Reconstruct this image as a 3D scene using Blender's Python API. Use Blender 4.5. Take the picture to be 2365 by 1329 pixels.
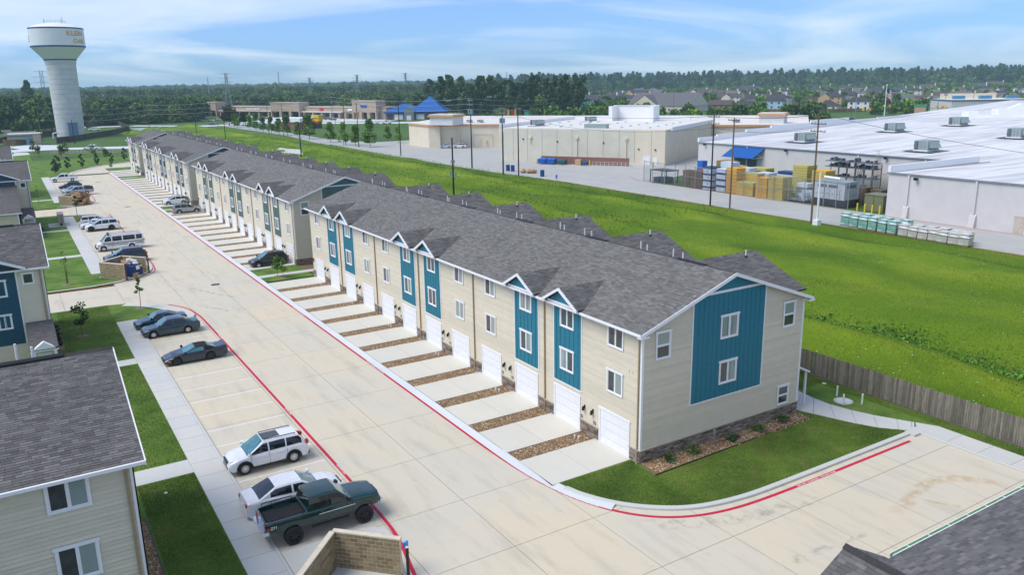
import bpy, math, random
import numpy as np
from mathutils import Vector, Matrix
random.seed(7); RNG = np.random.default_rng(7)
for o in list(bpy.data.objects): bpy.data.objects.remove(o)
sc = bpy.context.scene
COL = sc.collection
# ------------------------------------------------------------------ camera, sky, sun
PITCH, ROLL, YAW, FPX = 0.2499, -0.0168, 1.0179, 1859.7
CAM = Vector((-28.304, -32.236, 21.501))
fw = Vector((math.cos(YAW)*math.cos(PITCH), math.sin(YAW)*math.cos(PITCH), -math.sin(PITCH)))
_r = Vector((math.sin(YAW), -math.cos(YAW), 0)); _u = _r.cross(fw)
rt = math.cos(ROLL)*_r + math.sin(ROLL)*_u; up = -math.sin(ROLL)*_r + math.cos(ROLL)*_u
cd = bpy.data.cameras.new('camera'); cam = bpy.data.objects.new('camera', cd); COL.objects.link(cam)
m = Matrix((rt, up, -fw)).transposed().to_4x4(); m.translation = CAM
cam.matrix_world = m
cd.sensor_width = 36; cd.lens = FPX/2365*36; cd.clip_start = .5; cd.clip_end = 14000
sc.camera = cam
def gp(px, py, z=0.0):
    "ground point seen at a position of the survey photograph"
    v = (px-1182.5)/FPX*rt - (py-664.5)/FPX*up + fw
    return CAM + v*((z-CAM.z)/v.z)
SUN_EL, SUN_AZ = math.radians(54), math.atan2(.24, -.97)      # veiled sun towards -x, a little +y
w = bpy.data.worlds.new('World'); sc.world = w; w.use_nodes = True
nt = w.node_tree; nt.nodes.clear()
def N(t, ty, **k):
    n = t.nodes.new(ty)
    for a, b in k.items(): setattr(n, a, b)
    return n
sky = N(nt, 'ShaderNodeTexSky', sky_type='NISHITA', sun_disc=False, sun_elevation=SUN_EL, sun_rotation=math.pi/2-SUN_AZ,
        air_density=1.0, dust_density=0.6, ozone_density=2.0, altitude=20)
tc = N(nt, 'ShaderNodeTexCoord'); sx = N(nt, 'ShaderNodeSeparateXYZ'); nt.links.new(tc.outputs['Generated'], sx.inputs[0])
def math_(t, op, a, b=None, c=None, clamp=False):
    n = N(t, 'ShaderNodeMath', operation=op, use_clamp=clamp)
    for i, v in enumerate((a, b, c)):
        if v is None: continue
        if isinstance(v, (int, float)): n.inputs[i].default_value = v
        else: t.links.new(v, n.inputs[i])
    return n.outputs[0]
zc = math_(nt, 'ADD', math_(nt, 'MAXIMUM', sx.outputs[2], 0.0), 0.11)
cx = N(nt, 'ShaderNodeCombineXYZ')
nt.links.new(math_(nt, 'DIVIDE', sx.outputs[0], zc), cx.inputs[0]); nt.links.new(math_(nt, 'DIVIDE', sx.outputs[1], zc), cx.inputs[1])
mp = N(nt, 'ShaderNodeMapping'); mp.inputs['Rotation'].default_value = (0, 0, math.radians(34)); mp.inputs['Scale'].default_value = (.42, .55, 1); mp.inputs['Location'].default_value = (3.05, .62, 0)
nt.links.new(cx.outputs[0], mp.inputs[0])
n1 = N(nt, 'ShaderNodeTexNoise'); n1.inputs['Scale'].default_value = 1.0; n1.inputs['Detail'].default_value = 9; n1.inputs['Roughness'].default_value = .5; n1.inputs['Distortion'].default_value = 1.1
nt.links.new(mp.outputs[0], n1.inputs[0])
cr = N(nt, 'ShaderNodeValToRGB'); cr.color_ramp.elements[0].position = .40; cr.color_ramp.elements[1].position = .72
nt.links.new(n1.outputs[0], cr.inputs[0])
mx = N(nt, 'ShaderNodeMix', data_type='RGBA'); mx.inputs[7].default_value = (3.15, 3.45, 3.7, 1)
tint = N(nt, 'ShaderNodeMix', data_type='RGBA', blend_type='MULTIPLY'); tint.inputs[0].default_value = 1; tint.inputs[7].default_value = (.165, .315, .61, 1)
nt.links.new(sky.outputs[0], tint.inputs[6])
nt.links.new(math_(nt, 'MULTIPLY_ADD', cr.outputs[0], .64, .16), mx.inputs[0]); nt.links.new(tint.outputs[2], mx.inputs[6])
bg = N(nt, 'ShaderNodeBackground'); bg.inputs[1].default_value = .15; nt.links.new(mx.outputs[2], bg.inputs[0])
wo = N(nt, 'ShaderNodeOutputWorld'); nt.links.new(bg.outputs[0], wo.inputs[0])
sl = bpy.data.lights.new('sun', 'SUN'); sl.energy = 1.7; sl.angle = math.radians(38); sl.color = (1, .93, .82)
so = bpy.data.objects.new('sun', sl); COL.objects.link(so)
sd = Vector((math.cos(SUN_AZ)*math.cos(SUN_EL), math.sin(SUN_AZ)*math.cos(SUN_EL), math.sin(SUN_EL)))
so.rotation_euler = sd.to_track_quat('Z', 'Y').to_euler(); so.location = (0, 0, 90)
sc.view_settings.view_transform = 'Standard'; sc.view_settings.look = 'None'; sc.view_settings.exposure = .98; sc.view_settings.gamma = 1
sc.render.engine = 'CYCLES'; sc.cycles.volume_bounces = 1; sc.cycles.max_bounces = 5
# ------------------------------------------------------------------ helpers
class MB:
    def __init__(s): s.v = []; s.f = []; s.u = []; s.sm = False
    def face(s, pts, uv=None):
        b = len(s.v); s.v += [tuple(p) for p in pts]; s.f.append(tuple(range(b, b+len(pts)))); s.u.append(uv)
        return s
    def box(s, x0, y0, z0, x1, y1, z1):
        if x0 > x1: x0, x1 = x1, x0
        if y0 > y1: y0, y1 = y1, y0
        if z0 > z1: z0, z1 = z1, z0
        b = len(s.v)
        s.v += [(x0,y0,z0),(x1,y0,z0),(x1,y1,z0),(x0,y1,z0),(x0,y0,z1),(x1,y0,z1),(x1,y1,z1),(x0,y1,z1)]
        for q in ((3,2,1,0),(4,5,6,7),(0,1,5,4),(1,2,6,5),(2,3,7,6),(3,0,4,7)): s.f.append(tuple(b+i for i in q)); s.u.append(None)
        return s
    def obox(s, c, ax, hx, hy, h0, h1):
        "box at c, turned by ax, half sizes hx hy, heights h0..h1"
        ca, sa = math.cos(ax), math.sin(ax)
        b = len(s.v)
        for z in (h0, h1):
            for a, e in ((-1,-1),(1,-1),(1,1),(-1,1)):
                s.v.append((c[0]+a*hx*ca-e*hy*sa, c[1]+a*hx*sa+e*hy*ca, z))
        for q in ((3,2,1,0),(4,5,6,7),(0,1,5,4),(1,2,6,5),(2,3,7,6),(3,0,4,7)): s.f.append(tuple(b+i for i in q)); s.u.append(None)
        return s
    def prism(s, pts, z0, z1):
        n = len(pts); b = len(s.v)
        s.v += [(p[0], p[1], z0) for p in pts] + [(p[0], p[1], z1) for p in pts]
        s.f.append(tuple(b+n+i for i in range(n))); s.u.append(None)
        s.f.append(tuple(b+n-1-i for i in range(n))); s.u.append(None)
        for i in range(n): j = (i+1) % n; s.f.append((b+i, b+j, b+n+j, b+n+i)); s.u.append(None)
        return s
    def xprism(s, pts, d):
        "polygon (3-D points) pushed along vector d"
        n = len(pts); b = len(s.v); d = Vector(d)
        s.v += [tuple(p) for p in pts] + [tuple(Vector(p)+d) for p in pts]
        s.f.append(tuple(b+i for i in range(n))); s.f.append(tuple(b+2*n-1-i for i in range(n)))
        for i in range(n): j = (i+1) % n; s.f.append((b+j, b+i, b+n+i, b+n+j))
        s.u += [None]*(n+2); return s
    def tube(s, p0, p1, r0, r1=None, n=8, caps=True):
        if r1 is None: r1 = r0
        p0, p1 = Vector(p0), Vector(p1); d = (p1-p0).normalized(); a = d.orthogonal().normalized(); c = d.cross(a)
        b = len(s.v)
        for p, r in ((p0, r0), (p1, r1)):
            for i in range(n): t = 2*math.pi*i/n; s.v.append(tuple(p+(a*math.cos(t)+c*math.sin(t))*r))
        for i in range(n): j = (i+1) % n; s.f.append((b+i, b+j, b+n+j, b+n+i)); s.u.append(None)
        if caps: s.f += [tuple(b+n-1-i for i in range(n)), tuple(b+n+i for i in range(n))]; s.u += [None, None]
        return s
    def path(s, pts, r, n=6):
        for a, b in zip(pts, pts[1:]): s.tube(a, b, r, r, n)
        return s
    def lathe(s, prof, n=24, c=(0,0,0), axis='z'):
        b = len(s.v)
        for (r, h) in prof:
            for i in range(n):
                t = 2*math.pi*i/n; x, y = r*math.cos(t), r*math.sin(t)
                p = (x, y, h) if axis == 'z' else (x, h, y)
                s.v.append((p[0]+c[0], p[1]+c[1], p[2]+c[2]))
        for k in range(len(prof)-1):
            for i in range(n):
                j = (i+1) % n; q = (b+k*n+i, b+k*n+j, b+(k+1)*n+j, b+(k+1)*n+i)
                s.f.append(q if axis == 'z' else q[::-1]); s.u.append(None)
        return s
    def grid(s, rows, closed=False):
        "rows of points with equal counts"
        b = len(s.v); n = len(rows[0])
        for r in rows: s.v += [tuple(p) for p in r]
        for i in range(len(rows)-1):
            for j in range(n-1): s.f.append((b+i*n+j, b+i*n+j+1, b+(i+1)*n+j+1, b+(i+1)*n+j)); s.u.append(None)
        return s
    def mesh(s, name, mat, off=(0,0,0)):
        me = bpy.data.meshes.new(name)
        v = [(p[0]-off[0], p[1]-off[1], p[2]-off[2]) for p in s.v]
        me.from_pydata(v, [], s.f)
        if any(u is not None for u in s.u):
            uv = me.uv_layers.new(name='UVMap'); k = 0; flat = []
            for f, u in zip(s.f, s.u):
                for i in range(len(f)): flat += (list(u[i]) if u is not None else [0.0, 0.0])
            uv.data.foreach_set('uv', flat)
        if mat: me.materials.append(mat)
        if s.sm:
            me.polygons.foreach_set('use_smooth', [True]*len(me.polygons)); me.set_sharp_from_angle(angle=math.radians(s.sm if s.sm is not True else 40))
        me.update(); return me
    def smooth(s, a=40): s.sm = a; return s
ROOTLOC = {}
def thing(name, label, cat, loc=(0,0,0), rot=0.0, group=None):
    o = bpy.data.objects.new(name, None); COL.objects.link(o); o.location = loc; o.rotation_euler = (0,0,rot); o.empty_display_size = .3
    o['label'] = label; o['category'] = cat
    if group: o['group'] = group
    return o
def part(name, mb, mat, par=None, local=False, kind=None, label=None):
    "a mesh object; world-space geometry is shifted to its parent's origin unless local"
    off = (0,0,0)
    if par is not None and not local:
        off = Vector((0,0,0)); q = par
        while q is not None: off = off + Vector(q.location); q = q.parent
    me = mb.mesh(name, mat, off) if isinstance(mb, MB) else mb
    o = bpy.data.objects.new(name, me); COL.objects.link(o)
    if par is not None: o.parent = par
    if kind: o['kind'] = kind
    if label: o['label'] = label
    return o
def single(name, mb, mat, label, cat, loc=(0,0,0), rot=0.0, group=None, kind=None):
    me = mb.mesh(name, mat) if isinstance(mb, MB) else mb
    o = bpy.data.objects.new(name, me); COL.objects.link(o); o.location = loc; o.rotation_euler = (0,0,rot)
    o['label'] = label; o['category'] = cat
    if group: o['group'] = group
    if kind: o['kind'] = kind
    return o
def struct(name, mb, mat, par=None):
    o = part(name, mb, mat, par)
    if par is None: o['kind'] = 'structure'
    return o
def dup(o, loc=None, rot=None, label=None, group=None, parent=None, scale=None):
    c = o.copy(); COL.objects.link(c)
    if parent is not None: c.parent = parent
    if loc is not None: c.location = loc
    if rot is not None: c.rotation_euler = (0,0,rot)
    if scale is not None: c.scale = scale if not isinstance(scale, (int, float)) else (scale,)*3
    if label: c['label'] = label
    if group: c['group'] = group
    for ch in list(o.children): dup(ch, parent=c)
    return c
def scatter(name, tv, tf, pos, rot, scl, mat, tilt=None, nrm=None):
    "numpy: copies of a template (tv verts, tf faces all same size) -> one mesh"
    tv = np.asarray(tv, float); tf = np.asarray(tf); n = len(pos); k = len(tv)
    scl = np.asarray(scl, float)
    if scl.ndim == 1: scl = scl[:, None].repeat(3, 1)
    V = tv[None]*scl[:, None, :]
    if tilt is not None:
        c, s_ = np.cos(tilt)[:, None], np.sin(tilt)[:, None]
        y = V[:,:,1]*c - V[:,:,2]*s_; z = V[:,:,1]*s_ + V[:,:,2]*c; V = np.stack([V[:,:,0], y, z], 2)
    c, s_ = np.cos(rot)[:, None], np.sin(rot)[:, None]
    x = V[:,:,0]*c - V[:,:,1]*s_; y = V[:,:,0]*s_ + V[:,:,1]*c
    V = np.stack([x, y, V[:,:,2]], 2) + np.asarray(pos)[:, None, :]
    F = (tf[None] + (np.arange(n)*k)[:, None, None]).reshape(-1, tf.shape[1])
    me = bpy.data.meshes.new(name); me.vertices.add(n*k); me.vertices.foreach_set('co', V.astype(np.float32).ravel())
    me.loops.add(F.size); me.loops.foreach_set('vertex_index', F.astype(np.int32).ravel())
    me.polygons.add(len(F)); me.polygons.foreach_set('loop_start', np.arange(0, F.size, F.shape[1], dtype=np.int32))
    me.update(calc_edges=True); me.materials.append(mat); return me
# ------------------------------------------------------------------ materials
MATS = {}
def ramp(t, src, stops):
    r = N(t, 'ShaderNodeValToRGB'); e = r.color_ramp.elements
    while len(e) < len(stops): e.new(.5)
    for k, (p, c) in enumerate(stops): e[k].position = p; e[k].color = (*c, 1) if len(c) == 3 else c
    t.links.new(src, r.inputs[0]); return r.outputs[0]
def base(name, rough=.7, metal=0.0, spec=.4):
    m = bpy.data.materials.new(name); m.use_nodes = True; t = m.node_tree; b = t.nodes['Principled BSDF']
    b.inputs['Roughness'].default_value = rough; b.inputs['Metallic'].default_value = metal; b.inputs['Specular IOR Level'].default_value = spec
    MATS[name] = m; return m, t, b
def noise(t, sc_=1.0, det=4, co='Object', rough=.55, scale=None, dist=0):
    c = N(t, 'ShaderNodeTexCoord'); o = c.outputs[co] if co != 'World' else N(t, 'ShaderNodeNewGeometry').outputs['Position']
    if scale:
        mp = N(t, 'ShaderNodeMapping'); mp.inputs['Scale'].default_value = scale; t.links.new(o, mp.inputs[0]); o = mp.outputs[0]
    n = N(t, 'ShaderNodeTexNoise'); n.inputs['Scale'].default_value = sc_; n.inputs['Detail'].default_value = det; n.inputs['Roughness'].default_value = rough; n.inputs['Distortion'].default_value = dist
    t.links.new(o, n.inputs[0]); return n.outputs[0]
def mixc(t, f, a, b, mode='MIX'):
    n = N(t, 'ShaderNodeMix', data_type='RGBA', blend_type=mode)
    for i, v in ((0, f), (6, a), (7, b)):
        if isinstance(v, (int, float)): n.inputs[i].default_value = v
        elif isinstance(v, tuple): n.inputs[i].default_value = (*v, 1)
        else: t.links.new(v, n.inputs[i])
    return n.outputs[2]
def bump(t, b, h, st=.3, d=.02):
    n = N(t, 'ShaderNodeBump'); n.inputs['Strength'].default_value = st; n.inputs['Distance'].default_value = d
    t.links.new(h, n.inputs['Height']); t.links.new(n.outputs[0], b.inputs['Normal'])
def plain(name, col, rough=.6, metal=0.0, var=.12, nscale=3.0, spec=.4, bmp=0):
    "painted / cast surface with faint mottling"
    if name in MATS: return MATS[name]
    m, t, b = base(name, rough, metal, spec)
    n = noise(t, nscale, 5)
    lo = tuple(c*(1-var) for c in col); hi = tuple(min(1, c*(1+var)) for c in col)
    t.links.new(ramp(t, n, [(.3, lo), (.7, hi)]), b.inputs['Base Color'])
    if bmp: bump(t, b, n, bmp, .01)
    return m
def paint(name, col, rough=.25, metal=0.0):
    if name in MATS: return MATS[name]
    m, t, b = base(name, rough, metal, .5); b.inputs['Coat Weight'].default_value = .8; b.inputs['Coat Roughness'].default_value = .06
    n = noise(t, 1.6, 6); lo = tuple(c*.93 for c in col)
    t.links.new(ramp(t, n, [(.35, lo), (.6, col)]), b.inputs['Base Color'])
    t.links.new(math_(t, 'MULTIPLY_ADD', n, .2, rough-.08), b.inputs['Roughness'])
    return m
def island(name, stops, rough=.8, src='island', extra=0.0, spec=.3, back=0, nsc=.25, aniso=None, dry=0, perobj=0):
    "colour picked per piece"
    m, t, b = base(name, rough, 0, spec)
    if src == 'island': r = N(t, 'ShaderNodeNewGeometry').outputs['Random Per Island']
    else: r = N(t, 'ShaderNodeObjectInfo').outputs['Random']
    c = ramp(t, r, stops)
    if extra:
        n = noise(t, nsc, 5, 'World', .6, scale=aniso, dist=.4); k = ramp(t, n, [(.3, (1-extra,)*3), (.7, (1+extra*.6,)*3)]); c = mixc(t, 1.0, c, k, 'MULTIPLY')
    t.links.new(c, b.inputs['Base Color'])
    if perobj:
        q = N(t, 'ShaderNodeObjectInfo').outputs['Random']; c = mixc(t, 1.0, c, ramp(t, q, [(0, (.72,.78,.85)), (.5, (1,1,1)), (.85, (1.35,1.25,1.05)), (1, (1.6,1.4,1.1))]), 'MULTIPLY')
    if dry:
        n = noise(t, .8, 7, 'World', .72, scale=(1, 1.6, 1)); c = mixc(t, ramp(t, n, [(.52, (0,0,0)), (.66, (dry,)*3)]), c, (.30,.25,.11)); n = noise(t, .22, 4, 'World', .6); c = mixc(t, 1.0, c, ramp(t, n, [(.38, (.58,.64,.58)), (.62, (1.2,1.14,1.05))]), 'MULTIPLY')
    t.links.new(c, b.inputs['Base Color'])
    return m
# concrete of the roads: tan and grey slabs, stains
def concrete(name, c1, c2, stain=.35, slab=.5, rough=.85):
    m, t, b = base(name, rough, 0, .25)
    r = N(t, 'ShaderNodeObjectInfo').outputs['Random']
    c = mixc(t, ramp(t, r, [(.2, (0,0,0)), (.8, (slab,)*3)]), c1, c2)
    big = noise(t, .16, 6, 'World', .6, dist=.6)
    c = mixc(t, ramp(t, big, [(.42, (0,0,0)), (.62, (.55,)*3)]), c, c2)
    tr = noise(t, .5, 7, 'World', .62, scale=(2.2, .35, 1))
    c = mixc(t, ramp(t, tr, [(.5, (0,0,0)), (.72, (stain,)*3)]), c, tuple(x*.62 for x in c2))
    sp = noise(t, 1.7, 8, 'World', .7)
    c = mixc(t, ramp(t, sp, [(.60, (0,0,0)), (.70, (stain*.8,)*3)]), c, tuple(x*.55 for x in c1))
    fine = noise(t, 40, 2, 'World'); c = mixc(t, 1.0, c, ramp(t, fine, [(.3, (.93,)*3), (.7, (1.05,)*3)]), 'MULTIPLY')
    t.links.new(c, b.inputs['Base Color']); bump(t, b, fine, .25, .004); return m
M_ROAD = concrete('road_concrete', (.60,.53,.395), (.53,.515,.445), .40, .38)
M_ROAD2 = concrete('store_concrete', (.42,.42,.39), (.36,.375,.37), .35, .6)
M_WALK = concrete('walk_concrete', (.56,.55,.50), (.50,.52,.51), .12, .6)
M_DRIVE = concrete('driveway_concrete', (.62,.595,.51), (.57,.56,.50), .1, .6)
M_APRON = concrete('apron_concrete', (.60,.63,.63), (.54,.58,.60), .12, .5)
M_JOINT = plain('joint_filler', (.10,.095,.085), .9)
M_SOIL = plain('soil', (.10,.075,.05), .95, var=.3, nscale=2)
def grassmat(name, a, b_, c_, patch=.5, sc_=.35):
    m, t, b = base(name, .9, 0, .15)
    n = noise(t, sc_, 7, 'World', .65, dist=.3, scale=(1, .45, 1) if sc_ < .1 else None); c = ramp(t, n, [(.32, a), (.52, b_), (.72, c_)])
    n2 = noise(t, 1.1, 6, 'World', .7); c = mixc(t, ramp(t, n2, [(.56, (0,0,0)), (.74, (patch,)*3)]), c, (.20,.17,.075))
    f = noise(t, 22, 3, 'World', .7); c = mixc(t, 1.0, c, ramp(t, f, [(.28, (.55,)*3), (.7, (1.25,)*3)]), 'MULTIPLY')
    t.links.new(c, b.inputs['Base Color']); bump(t, b, f, .9, .06); return m
M_LAWN = grassmat('lawn_grass', (.06,.13,.02), (.12,.22,.035), (.21,.28,.06), .7)
M_FIELD = grassmat('field_grass', (.075,.16,.010), (.14,.235,.012), (.23,.29,.025), .12, .09)
M_FAR = grassmat('far_ground', (.05,.11,.025), (.075,.15,.03), (.10,.16,.04), .3, .03)
def blades(name, stops, extra=.35, **k): return island(name, stops, .75, 'island', extra, .2, **k)
M_BLADE = blades('lawn_blades', [(0, (.09,.18,.02)), (.5, (.15,.26,.035)), (.8, (.22,.32,.06)), (1, (.38,.35,.15))], dry=.9)
M_BLADEF = blades('field_blades', [(0, (.08,.18,.008)), (.45, (.16,.28,.012)), (.85, (.26,.36,.025)), (1, (.36,.40,.09))], .62, nsc=.16, aniso=(1, .42, 1))
# paints relief shading into the grass colour: darker, lusher hollows, lighter, yellower crests
def lush_relief_shade(mat_):
    t = mat_.node_tree; b = t.nodes['Principled BSDF']; src = b.inputs['Base Color'].links[0].from_socket
    s = N(t, 'ShaderNodeSeparateXYZ'); t.links.new(N(t, 'ShaderNodeNewGeometry').outputs['Position'], s.inputs[0]); n = noise(t, .09, 4, 'World', .6, scale=(1, .5, 1))
    x = math_(t, 'ADD', s.outputs[0], math_(t, 'MULTIPLY', math_(t, 'SUBTRACT', n, .5), 16.0)); f = math_(t, 'DIVIDE', math_(t, 'SUBTRACT', x, 20.0), 56.0)
    c = ramp(t, f, [(0, (.9,.9,.9)), (.17, (1.25,1.15,1.1)), (.27, (.55,.68,.6)), (.36, (.85,.9,.85)), (.52, (1.1,1.05,1)), (.62, (.72,.80,.72)), (.74, (1.2,1.12,1.05)), (.88, (.62,.72,.62)), (1, (.9,.92,.9))])
    t.links.new(mixc(t, 1.0, src, c, 'MULTIPLY'), b.inputs['Base Color'])
lush_relief_shade(M_FIELD); lush_relief_shade(M_BLADEF)
# siding: warm cream fibre cement
def siding(name, col):
    m, t, b = base(name, .65, 0, .3)
    r = N(t, 'ShaderNodeObjectInfo').outputs['Random']
    c = mixc(t, r, tuple(x*.935 for x in col), tuple(x*1.05 for x in col))
    n = noise(t, 1.2, 6, 'World', .6, scale=(1, 1, 3)); c = mixc(t, 1.0, c, ramp(t, n, [(.3, (.93,.93,.925)), (.7, (1.03,1.03,1.03))]), 'MULTIPLY')
    t.links.new(c, b.inputs['Base Color']); return m
M_SIDE = siding('cream_siding', (.64,.585,.455)); M_SIDE2 = siding('khaki_siding', (.63,.58,.45)); M_SIDE3 = siding('pale_yellow_siding', (.66,.59,.43))
M_TEAL = plain('teal_boards', (.012,.165,.235), .5, var=.06); M_SAGE = plain('sage_boards', (.075,.145,.135), .5, var=.06)
M_NAVY = plain('navy_boards', (.012,.075,.13), .5, var=.06); M_SLATEB = plain('slate_boards', (.085,.10,.115), .5, var=.06)
M_TRIM = plain('white_trim', (.78,.79,.80), .45, var=.03); M_DOOR = plain('garage_white', (.80,.81,.82), .4, var=.03)
M_TAN = plain('tan_downspout', (.33,.25,.15), .4, var=.08)
M_BLACK = plain('black_metal', (.02,.021,.023), .4, .3); M_DARK = plain('dark_cavity', (.018,.018,.02), .9)
M_PVC = plain('white_pipe', (.74,.74,.72), .4)
def glass(name, col, rough=.05):
    m, t, b = base(name, rough, 0, .6)
    n = noise(t, 2.5, 3, 'World'); t.links.new(ramp(t, n, [(.35, tuple(x*.6 for x in col)), (.65, col)]), b.inputs['Base Color'])
    b.inputs['Coat Weight'].default_value = .3; return m
M_GLASS = glass('window_glass', (.045,.06,.06)); M_AGLASS = glass('car_glass', (.010,.018,.022), .03); M_WSHIELD = glass('windshield_glass', (.06,.22,.27), .03)
def blindglass():
    m, t, b = base('blind_glass', .12, 0, .6); b.inputs['Coat Weight'].default_value = .5
    p = N(t, 'ShaderNodeNewGeometry').outputs['Position']; s = N(t, 'ShaderNodeSeparateXYZ'); t.links.new(p, s.inputs[0])
    k = math_(t, 'FRACT', math_(t, 'MULTIPLY', s.outputs[2], 18.0))
    t.links.new(ramp(t, k, [(.2, (.10,.15,.14)), (.55, (.33,.42,.39))]), b.inputs['Base Color']); return m
M_BLIND = blindglass(); M_BLIND2 = plain('curtain_glass', (.30,.33,.31), .15, var=.3, nscale=.7)
def stone(name, stops): return island(name, stops, .85, 'island', .2, .2, nsc=1.5)
M_STONE = stone('ledge_stone', [(0, (.13,.095,.07)), (.3, (.27,.21,.165)), (.6, (.36,.31,.26)), (.85, (.22,.17,.13)), (1, (.48,.44,.39))])
M_CAPST = plain('stone_cap', (.42,.37,.30), .8)
M_PEBBLE = stone('river_pebbles', [(0, (.10,.055,.03)), (.3, (.28,.17,.085)), (.6, (.42,.30,.16)), (.8, (.22,.14,.09)), (1, (.66,.58,.45))])
M_GRAVEL = plain('gravel_bed', (.17,.11,.06), .95, var=.5, nscale=14)
SH = [(0, (.125,.122,.115)), (.35, (.158,.154,.145)), (.7, (.178,.174,.164)), (1, (.215,.21,.197))]
SHD = [(0, (.098,.095,.092)), (.35, (.125,.121,.118)), (.75, (.148,.143,.139)), (1, (.185,.178,.172))]
M_SHIN = island('roof_shingles', SH, .9, 'island', .08, .15, nsc=.5); M_SHIND = island('purple_grey_shingles', SHD, .9, 'island', .12, .15, nsc=.5)
M_SHIND1 = island('purple_grey_shingle_piece', SHD, .9, 'object', .12, .15, nsc=.5)
def roofmat(name, a, b_, bw=.34, bh=.145, mortar=.012):
    m, t, b = base(name, .92, 0, .15)
    uv = N(t, 'ShaderNodeTexCoord').outputs['UV']
    br = N(t, 'ShaderNodeTexBrick'); br.offset = .5; br.inputs['Scale'].default_value = 1
    br.inputs['Brick Width'].default_value = bw; br.inputs['Row Height'].default_value = bh; br.inputs['Mortar Size'].default_value = mortar; br.inputs['Bias'].default_value = 0
    br.inputs['Color1'].default_value = (*a, 1); br.inputs['Color2'].default_value = (*b_, 1); br.inputs['Mortar'].default_value = (*[x*.5 for x in a], 1)
    t.links.new(uv, br.inputs[0])
    n = noise(t, .35, 6, 'World', .6); c = mixc(t, 1.0, br.outputs[0], ramp(t, n, [(.3, (.86,)*3), (.7, (1.12,)*3)]), 'MULTIPLY')
    n2 = noise(t, 9, 3, 'World', .6); c = mixc(t, 1.0, c, ramp(t, n2, [(.3, (.85,)*3), (.7, (1.15,)*3)]), 'MULTIPLY')
    t.links.new(c, b.inputs['Base Color']); bump(t, b, br.outputs[1], .5, -.01); return m
M_ROOF = roofmat('shingle_roof', (.125,.122,.115), (.185,.18,.17)); M_ROOFD = roofmat('shingle_roof_purple', (.10,.097,.094), (.16,.154,.15))
M_RED = plain('red_paint', (.50,.012,.05), .6, var=.1, nscale=6); M_WHITEP = plain('white_road_paint', (.74,.74,.72), .6, var=.12, nscale=8)
M_ORANGE = plain('orange_lens', (.8,.25,.02), .3); M_REDL = plain('red_lens', (.40,.012,.012), .2); M_CHROME = plain('chrome', (.7,.72,.74), .15, .9, var=.04); M_LAMP = plain('clear_lens', (.75,.78,.80), .12, .2)
M_TYRE = plain('tyre_rubber', (.022,.022,.024), .85); M_PLAST = plain('black_plastic', (.03,.031,.033), .6); M_ALLOY = plain('alloy', (.62,.63,.65), .3, .6, var=.05); M_BLKRIM = plain('black_rim', (.03,.032,.035), .35, .4)
M_WOODP = plain('pole_wood', (.16,.115,.075), .85, var=.25, nscale=4); M_BLKPOLE = plain('creosote_pole', (.022,.018,.016), .8, var=.25); M_GALV = plain('galvanised_steel', (.30,.32,.33), .5, .4)
M_XF = plain('transformer_blue_grey', (.17,.29,.34), .5)
def fencewood(name, a, b_):
    m, t, b = base(name, .9, 0, .15)
    r = N(t, 'ShaderNodeObjectInfo').outputs['Random']; r2 = N(t, 'ShaderNodeNewGeometry').outputs['Random Per Island']
    c = mixc(t, math_(t, 'FRACT', math_(t, 'ADD', r, r2)), a, b_)
    n = noise(t, 2.0, 6, 'World', .65, scale=(6, 6, .7)); c = mixc(t, 1.0, c, ramp(t, n, [(.3, (.6,.6,.6)), (.7, (1.25,1.25,1.25))]), 'MULTIPLY')
    t.links.new(c, b.inputs['Base Color']); return m
M_PICKET = fencewood('weathered_cedar', (.14,.125,.105), (.26,.235,.20)); M_PICKETD = fencewood('dark_cedar', (.06,.052,.045), (.10,.088,.075)); M_PICKETB = fencewood('brown_cedar', (.15,.10,.055), (.22,.15,.085))
# ------------------------------------------------------------------ ground, roads, lawns
def ditch(x, y):
    "height of the drainage field between the rows and the stores"
    d = -0.25*math.exp(-((x-29)/5)**2)*0
    e = min(1, max(0, (x-20.6)/3)) * min(1, max(0, (75.0-x)/5))
    h = -.25*e - 1.25*math.exp(-((x-36.8)/2.4)**2)*e + .75*math.exp(-((x-29.5)/3.0)**2)*e + .45*math.exp(-((x-62)/6)**2)*e - .6*math.exp(-((x-70.5)/2.6)**2)*e
    h += e*(.30*math.sin(x*.36+y*.05)*math.cos(y*.13+x*.05) + .16*math.sin(y*.31+1.3*math.sin(x*.3)) + .14*math.sin(x*.9+.5*math.sin(y*.2)))
    h += .45*e*max(0, min(1, (x-44)/20))
    return h
def rectface(g, x0, y0, x1, y1, z): g.face([(x0,y0,z),(x1,y0,z),(x1,y1,z),(x0,y1,z)])
g = MB(); Z0 = -.06; FY0, FY1 = -70, 470
R = 9000
rectface(g, -R, -R, 20.5, R, Z0); rectface(g, 75.6, -R, R, R, Z0)
rectface(g, 20.5, -R, 75.6, FY0, Z0); rectface(g, 20.5, FY1, 75.6, R, Z0)
struct('ground', g, M_FAR)
g = MB(); xs = [20.5+i*(55.1/92) for i in range(93)]; ys = [FY0]+[FY0+i*2.0 for i in range(1, 110)]+[150+i*8 for i in range(41)]
ys = sorted(set(y for y in ys if FY0 <= y <= FY1)); 
if ys[-1] < FY1: ys.append(FY1)
g.grid([[(x, y, Z0+(0 if i in (0, 92) else ditch(x, y))) for i, x in enumerate(xs)] for y in ys]); g.f = [f[::-1] for f in g.f]
struct('field_terrain', g.smooth(60), M_FIELD)
def hf(a): return max(.05, min(1, (1.75-a)/1.1))
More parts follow.
